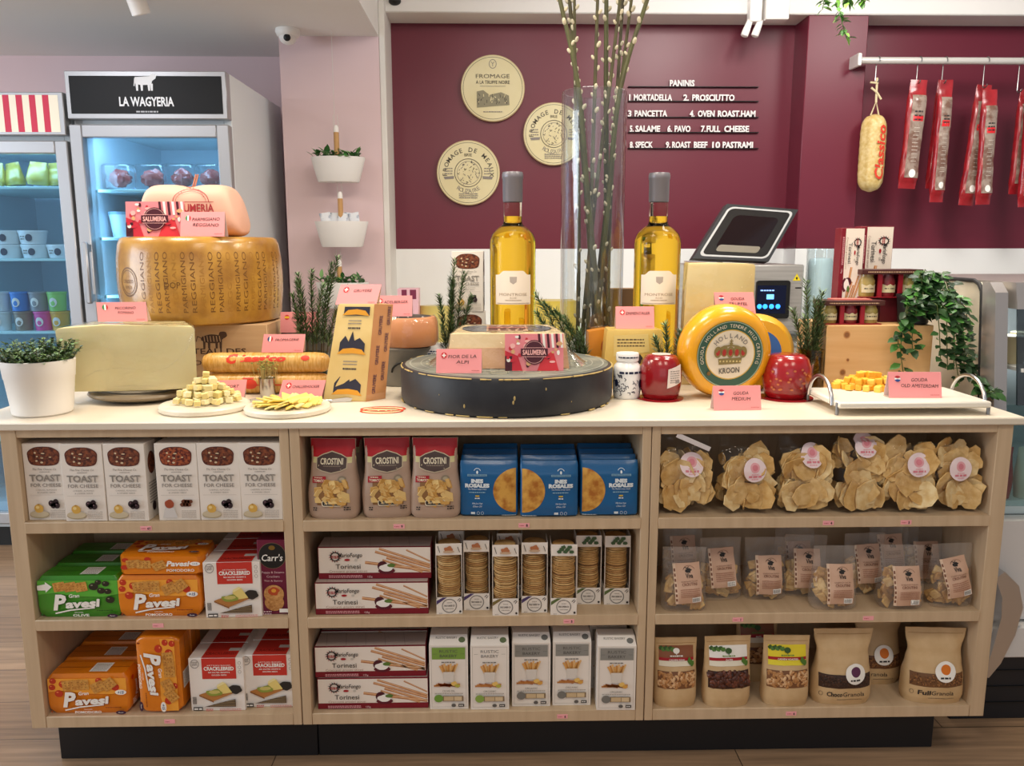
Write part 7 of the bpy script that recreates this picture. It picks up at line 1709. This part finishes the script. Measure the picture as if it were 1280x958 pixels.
# cream netted salami
p = P(1090, 192, y=YR); ht = P(1090, 143, y=YR).z-P(1090, 240, y=YR).z; rs_ = span(1075.5, 1106, 190, YR)/2
t = thing('salami', 'cream netted salami with red script hanging from the first hook', 'salami', (p.x, YR, P(1090, 240, y=YR).z), 0)
rings = []
for i in range(33):
    k = i/32; f = (1-abs(2*k-1)**7)**.5; rr = rs_*max(.12, f)*(1+.012*sin(k*60)); rings.append([(rr*(1+.05*cos(6*2*pi*j/36))*cos(2*pi*j/36), rr*(1+.05*cos(6*2*pi*j/36))*sin(2*pi*j/36), ht*k) for j in range(36)])
q = MB(); q.loft(rings, mat('#dcc58c', .5, h2='#c9aa62', scale=60, coat=.2)); q.build('casing', t)
a = Art(lambda u, v, d: V(((rs_*1.05+d)*sin(u/rs_), -(rs_*1.05+d)*cos(u/rs_), v)), d0=.001, curved=.015); a.text('Classico', .012, ht*.5, .042, RED2, w=ht*.7, rot=90, shear=.2, bold=.03); a.build('red_script', t)
q = MB(); RP = mat('#d8c9a0', .7); xh0, zh0 = hk[0][0]-p.x, hk[0][1]-t.location.z; q.tube([(-.02, 0, ht-.004), (0, -.004, ht+.06), (.02, 0, ht-.004)], .004, RP, 6); q.tube([(0, -.004, ht+.055), (xh0*.5, -.002, ht+.11), (xh0, 0, zh0+.01)], .0055, RP, 7); q.tube([(-.03, -.006, ht+.125), (0, -.01, ht+.10), (.022, -.008, ht+.07)], .005, RP, 6); q.tube([(xh0-.034, -.004, ht+.15), (xh0+.004, -.006, ht+.146)], .005, RP, 6); q.build('string', t)
PKR = mat('#a8242c', .25, h2='#86161e', scale=14, coat=.6, bump=.4, bscale=25); PKM = mat('#a08e80', .25, h2='#7a5a4c', scale=26, lo=.42, hi=.58, coat=.6, bump=.3, bscale=25)
def redpack(label, u0, w0, u1, w1, wid, hookx=None, dy=0):
    top, bot = P(u0, w0, y=YR+dy), P(u1, w1, y=YR+dy); L_ = (top-bot).length; ang = math.degrees(math.atan2(top.x-bot.x, top.z-bot.z))
    t = thing('salami_pack', label, 'salami pack', (bot.x, YR+dy, bot.z), 0, 'red vacuum packs of salami', ry=ang); hw = span(u0-wid/2, u0+wid/2, (w0+w1)/2, YR)/2
    B = Bag([(0, hw*.9, .002, 2.2), (L_*.05, hw*.92, .006, 2.2), (L_*.1, hw, .026, 2.2), (L_*.4, hw*.92, .024, 2.2), (L_*.82, hw, .026, 2.2), (L_*.9, hw*.9, .006, 2.2), (L_, hw*.85, .002, 2.2)], .006, 16, u0 % 7)
    q = MB(); B.mesh(PKR, q=q, nz=30, seg=28); q.build('red_pack', t)
    a = Art(B.front, curved=.012, d0=.0012); a.rect(-hw*.62, hw*.84, L_*.1, L_*.86, PKM); a.rect(-hw*.42, hw*.62, L_*.62, L_*.67, mat('#d8252c', .3)); a.ell(hw*.1, L_*.14, hw*.34, hw*.42, WL); a.scrib(-hw*.3, hw*.5, L_*.70, hw*.16, INK, rows=3, gap=hw*.4)
    for k in range(10): a.scrib(-hw*.2, hw*.4, L_*(.25+.034*k), hw*.07, mat('#c9bdb0', .4)); a.n -= 1
    a.n += 1; a.build('clear_panel', t)
redpack('red salami pack on the first hook right of the cream salami', 1149, 100, 1133, 236, 24)
redpack('red salami pack on the second hook, half behind its neighbour', 1179, 100, 1163, 236, 15, dy=.07)
redpack('red salami pack on the second hook, long one in front', 1183, 100, 1170, 253, 19)
redpack('red salami pack on the third hook, left of the pair', 1231, 106, 1207, 257, 21, dy=.035)
redpack('red salami pack on the third hook, right of the pair', 1238, 112, 1228, 256, 20, dy=-.03)
redpack('red salami pack cut off at the right edge, slanting', 1284, 112, 1269, 243, 20, dy=.035)
redpack('red salami pack cut off at the right edge, lower one', 1293, 115, 1281, 259, 20, dy=-.03)
# vine hanging from the ceiling
t = thing('hanging_vine', 'green vine tips hanging into view at the top right', 'plant', P(1050, 20, y=1.0)); o = t.location.copy(); qs = MB(); q = MB(); rnd = random.Random(8)
for pts in ([(1046, -60), (1044, -20), (1050, 15), (1053, 30), (1058, 48)], [(1030, -60), (1033, -15), (1028, 12)], [(1066, -60), (1062, -20), (1060, 5)], [(1076, -60), (1080, -15), (1078, 2)]):
    P_ = [P(u, w, y=1.0)-o for u, w in pts]; P_[0].z = 2.875-o.z; qs.tube(P_, .0014, mat('#5f8a3a', .5), 5); L_ = sum((b-a_).length for a_, b in zip(P_, P_[1:]))
    n = int(L_/.02)
    for i in range(n):
        f = (i+.5)/n*(len(P_)-1); j = min(len(P_)-2, int(f)); b_ = P_[j].lerp(P_[j+1], f-j); d = V((rnd.uniform(-1, 1), rnd.uniform(-.6, .3), rnd.uniform(-1, .1))); leaf(q, b_, d, rnd.uniform(.026, .04), .009, mat(('#4f8a34', '#3a6a2a', '#7ab048')[i % 3], .4))
qs.build('stems', t); q.build('leaves', t)
t = thing('switch_box', 'small grey switch box at the lower left corner of the burgundy wall', 'switch', (P(489, 285, y=YB).x, YB-.001, P(489, 301, y=YB).z)); q = MB(); q.box(-.02, .02, -.03, 0, 0, .13, mat('#c9c8c4', .4), .003); q.build('case', t); q = MB(); q.box(-.014, .0, -.034, -.03, .05, .12, mat('#9a9a98', .4), .001); q.build('rocker', t)
# ---- rear worktop and machines
t = thing('prep_worktop', 'white rear worktop along the tiled wall behind the counter', 'worktop', (.6, 1.8, 0)); q = MB(); q.box(-1.05, 2.2, 0, .64, .86, .9, mat('#dcdad4', .35), .003); q.build('slab', t); q = MB(); q.box(-1.04, 2.19, .03, .63, 0, .86, mat('#cfcdc8', .45), .002); q.build('base_cabinet', t)
for u, w0, w1_, c, lab in ((556, 382, 400, '#c9b866', 'yellow bag on the rear worktop left of the rosemary'), (690, 374, 400, '#c9b24e', 'yellow bag on the rear worktop right of the left bottle')):
    p = P(u, w1_, y=2.1); B = Bag([(0, .1, .05, 3), (.05, .13, .07, 2.6), (.2, .12, .05, 2.6), (p.z-.9+P(u, w0, y=2.1).z-p.z, .1, .01, 2.4)], .006, 12, u % 5); q = MB(); B.mesh(mat(c, .35, coat=.3), q=q); o = tag(q.build('pasta_bag'), lab, 'bag'); o.location = (p.x, 2.1, .9)
p = P(510, 378, y=2.0); t = thing('tissue_box', 'pink and plum box on the rear worktop behind the peach wheel', 'box', (p.x, 2.0, .9)); q = MB(); hh_ = P(510, 361, y=2.0).z-.9; q.box(-.05, .05, 0, .1, 0, hh_, mat('#e6b8c0', .5), .002); q.build('carton', t); a = Art(face()); a.rect(-.03, -.005, hh_-.05, hh_-.005, mat('#7a2a48', .5)); a.rect(.01, .04, hh_-.05, hh_-.005, mat('#7a2a48', .5)); a.build('box_print', t)
YO = 1.83; x0, x1 = P(868, 380, y=YO).x, P(1003, 380, y=YO).x; zo = P(960, 331, y=YO).z
BRSH = mat('#c9c6c0', .35, .55, h2='#b3b0aa', scale=3, stretch=(1, 1, 30))
t = thing('speed_oven', 'brushed steel oven with a glowing touch screen on the rear worktop', 'oven', (x1, YO, .9)); wo = x1-x0; zt_ = zo-.9
q = MB(); q.box(-wo, 0, 0, .5, .02, zt_, BRSH, .006); q.build('housing', t)
for dx in (-wo+.05, -.05):
    q = MB(); q.lathe([(0, 0), (.02, 0), (.018, .02), (0, .02)], BLACK, 16, M=T(dx, .06, 0)); q.build('foot', t)
k = span(900, 901, 370, YO); zc = P(960, 374, y=YO).z-.9; ux = lambda u: P(u, 374, y=YO).x-x1
q = MB(); q.prism(rrect(ux(944), ux(986), zc-24*k, zc+23*k, .012), -.012, 0, BLACK); q.build('screen_bezel', t)
a = Art(face(0, -.012, 0)); a.rect(ux(945), ux(981), zc-18*k, zc+17*k, mat('#0c1430', .1)); 
for i, u in enumerate((946, 953, 961, 969)): a.ell(ux(u)+.01, zc-9*k, 3*k, 3*k, mat('#2f8fff', .3, emit=2.2)); a.n -= 1
a.n += 1; a.rect(ux(957), ux(966), zc, zc+6*k, mat('#6ab8ff', .3, emit=1.6)); a.scrib(ux(949), ux(966), zc+10*k, 1.6*k, mat('#8fb8ff', .3, emit=1)); a.build('touch_screen', t)
a = Art(face()); u_ = P(996, 347, y=YO); xx, zz = u_.x-x1, u_.z-.9; a.poly([(xx-5*k, zz-4*k), (xx+5*k, zz-4*k), (xx, zz+5*k)], mat('#e8d020', .4)); a.ell(xx, zz-1*k, 1.2*k, 1.8*k, BLACK, n=8); a.rect(ux(993), ux(1001), zc+13*k, zc+14.5*k, BLACK); a.build('warning_sticker', t)
q = MB(); zl = P(985, 414, y=YO).z-.9; q.box(-wo, .01, -.10, 0, max(.03, zl-.02), max(.05, zl), DSTEEL, .004); q.build('door_ledge', t)
# open lid
BL, BR_, TR, TL = P(866, 323, y=1.72), P(961, 327, y=1.90), P(998, 262, y=2.10), P(892, 262, y=1.92)
t = thing('grill_press', 'open dark glass lid with a pale seal tilted above the steel oven', 'machine lid', BL); TL = BL+(TR-BR_); qv = [V((0, 0, 0)), BR_-BL, TR-BL, TL-BL]; n_ = qv[1].cross(qv[3]).normalized(); 
if n_.y > 0: n_ = -n_
def pl(u, v, d): return qv[0].lerp(qv[1], u).lerp(qv[3].lerp(qv[2], u), v)+n_*d
q = MB(); q.loft([[pl(0, 0, -.03), pl(1, 0, -.03), pl(1, 1, -.03), pl(0, 1, -.03)], [pl(0, 0, 0), pl(1, 0, 0), pl(1, 1, 0), pl(0, 1, 0)]], mat('#3a3b3c', .35)); q.build('frame', t)
a = Art(lambda u, v, d: pl(u, v, d)); GK = mat('#c9cac8', .5)
def inner(m0, r=.05): return rrect(m0, 1-m0, m0, 1-m0, r, 4)
a.poly(inner(.045, .08), GK); a.poly(inner(.075, .07), mat('#2a2826', .25)); a.poly(inner(.19, .08), mat('#1d1012', .08)); a.poly(rrect(.22, .78, .14, .26, .04), mat('#8f8878', .3)); a.build('glass_panel', t)
q = MB(); b0 = pl(.5, .0, -.03); yw = 2.385-BL.y; b0 = pl(.62, .35, -.03); q.tube([b0, (b0.x, yw, b0.z-.03), (b0.x, yw, .9005-BL.z)], .015, DSTEEL, 10); q.build('support_arm', t)
# glass jar with pale filling
YJ = 1.9; p = P(1025, 345, y=YJ); t = thing('dispenser_jar', 'clear glass cylinder with pale blue filling behind the rosemary', 'jar', (p.x, YJ, .9)); rj2 = span(1008, 1042, 330, YJ)/2; hj2 = P(1025, 311, y=YJ).z-.9; hf = P(1025, 322, y=YJ).z-.9
q = MB(); q.lathe([(0, 0), (rj2-.002, 0), (rj2, .004), (rj2, hj2-.006), (rj2*1.06, hj2), (rj2-.004, hj2), (rj2-.006, .012), (0, .01)], film(gloss=.05, rough=.03, bump=0, tint='#f6fafb'), 40); q.build('glass', t)
q = MB(); q.lathe([(0, .014), (rj2*.86, .014), (rj2*.86, hf-.02), (rj2*.7, hf-.004), (0, hf)], mat('#dcf0f3', .4), 32); q.build('filling', t)
# ---- deli case at the right
XD = 1.352; IV = mat('#e2dac6', .45); GASK = mat('#2a2a2c', .6); HOOD = mat('#b9b4b2', .3, .7)
t = thing('deli_case', 'glass deli case with an ivory end panel right of the counter', 'display case', (XD, .25, 0))
prof = [(.10, 1.0), (.13, 1.255), (.16, 1.268), (.78, 1.268), (.80, 1.25), (.80, .80), (.05, .80)]
MY = lambda pts, x0, x1: ([[(x0, y, z) for y, z in pts], [(x1, y, z) for y, z in pts]])
q = MB(); q.loft(MY([(.06, .80), (.11, 1.24), (.15, 1.258), (.78, 1.258), (.79, .80)], -.004, .03), IV); q.build('end_panel', t)
q = MB(); q.tube([(-.006, .055, .80), (-.006, .108, 1.235), (-.006, .125, 1.255), (-.006, .15, 1.264), (-.006, .78, 1.264)], .006, GASK, 8); q.build('gasket', t)
q = MB(); q.loft(MY([(-.02, .80), (.04, 1.235), (.07, 1.262), (.105, 1.262), (.10, 1.235), (.05, .80)], -.01, .025), HOOD); q.build('steel_edge', t)
q = MB(); q.loft([[(-.006, .27+.012*cos(2*pi*j/14), 1.21+.012*sin(2*pi*j/14)) for j in range(14)], [(-.002, .27+.012*cos(2*pi*j/14), 1.21+.012*sin(2*pi*j/14)) for j in range(14)]], BLACK); q.build('screw_cap', t)
q = MB(); q.loft(MY([(.03, 1.19), (.05, 1.262), (.78, 1.262), (.78, 1.22), (.2, 1.19)], .05, 2.0), HOOD); q.build('hood', t)
q = MB(); q.loft(MY([(-.01, .93), (.03, 1.19), (.036, 1.19), (-.004, .93)], .05, 2.0), film(gloss=.1, rough=.03, bump=0, tint='#8f979a')); q.build('front_glass', t)
q = MB(); q.loft(MY([(.0, 1.02), (.0, 1.03), (.5, 1.03), (.5, 1.02)], .06, 2.0), mat('#e6e8e6', .3)); q.build('glass_shelf', t)
q = MB(); q.box(.05, 2.0, .74, .79, .3, 1.22, mat('#d6dcdc', .4)); q.build('rear_panel', t)
q = MB(); q.box(.05, 2.0, .05, .74, .60, .64, mat('#e3e8e8', .35)); q.build('display_deck', t)
q = MB(); q.box(.0, 2.0, -.002, .004, .64, .93, film(gloss=.05, rough=.03, bump=0, tint='#dff0f2')); q.build('lower_glass', t)
q = MB(); q.box(-.01, .02, -.01, .79, .62, .80, film(gloss=.05, rough=.03, bump=0, tint='#dff0f2')); q.build('side_glass', t)
cv = [(1256, 715), (1274, 733), (1279, 760), (1269, 795), (1251, 830), (1236, 848), (1230, 846), (1243, 805), (1252, 772), (1253, 748), (1245, 724)]
q = MB(); pc_ = [P(u, w, y=.2) for u, w in cv]; q.prism([(p_.x-XD, p_.z) for p_ in pc_], -.05, .04, STEEL); q.build('curved_bracket', t)
q = MB(); q.loft(MY([(-.012, .60), (.0, .30), (.04, .30), (.04, .60)], .0, 2.0), mat('#dcdcdc', .3)); q.build('front_panel', t)
q = MB(); q.box(-.02, 2.0, -.03, .7, .195, .29, mat('#dedddb', .35), .004); q.build('lower_panel', t)
q = MB(); q.box(-.06, 2.0, -.02, .7, .0, .195, mat('#1b1d22', .45), .002)
for z in (.05, .1, .15): q.box(-.062, 2.0, -.024, -.018, z, z+.004, BLACK)
q.build('kick_grille', t)
q = MB(); q.box(-.02, .3, .06, .76, .3, .60, mat('#d2d2d0', .4)); q.build('case_body', t)
area('deli_lamp', (XD+.6, .5, 1.17), 1.0, 5, (.85, .95, 1), look=(0, 0, -1), sy=.2)
for i, (dx, y, c, nm) in enumerate([(.10, .12, '#d9c9a0', 'cream'), (.20, .2, '#c9b48a', 'tan'), (.32, .12, '#d8d0c0', 'pale')]):
    tt = thing('deli_tub', f'{nm} paper tub on the shelf of the deli case', 'tub', (XD+dx, .25+y, 1.0305), 0, 'tubs in the deli case'); q = MB(); q.lathe([(0, 0), (.034, 0), (.042, .07), (.045, .07), (.045, .078), (0, .079)], mat(c, .5), 24); q.build('tub', tt)
for i, (dx, c, nm) in enumerate([(.07, '#b5303a', 'red'), (.17, '#d8cfc0', 'white'), (.27, '#c9a070', 'tan')]):
    tt = thing('deli_packet', f'{nm} packet standing on the lower deck of the deli case', 'packet', (XD+dx, .33, .6405), 0, 'packets in the deli case'); B = Bag([(0, .04, .02, 3), (.05, .045, .025, 2.6), (.15, .042, .004, 2.3)], .003, 30, i); q = MB(); B.mesh(mat(c, .35, coat=.3), q=q, nz=14, seg=20); q.build('wrapper', tt)
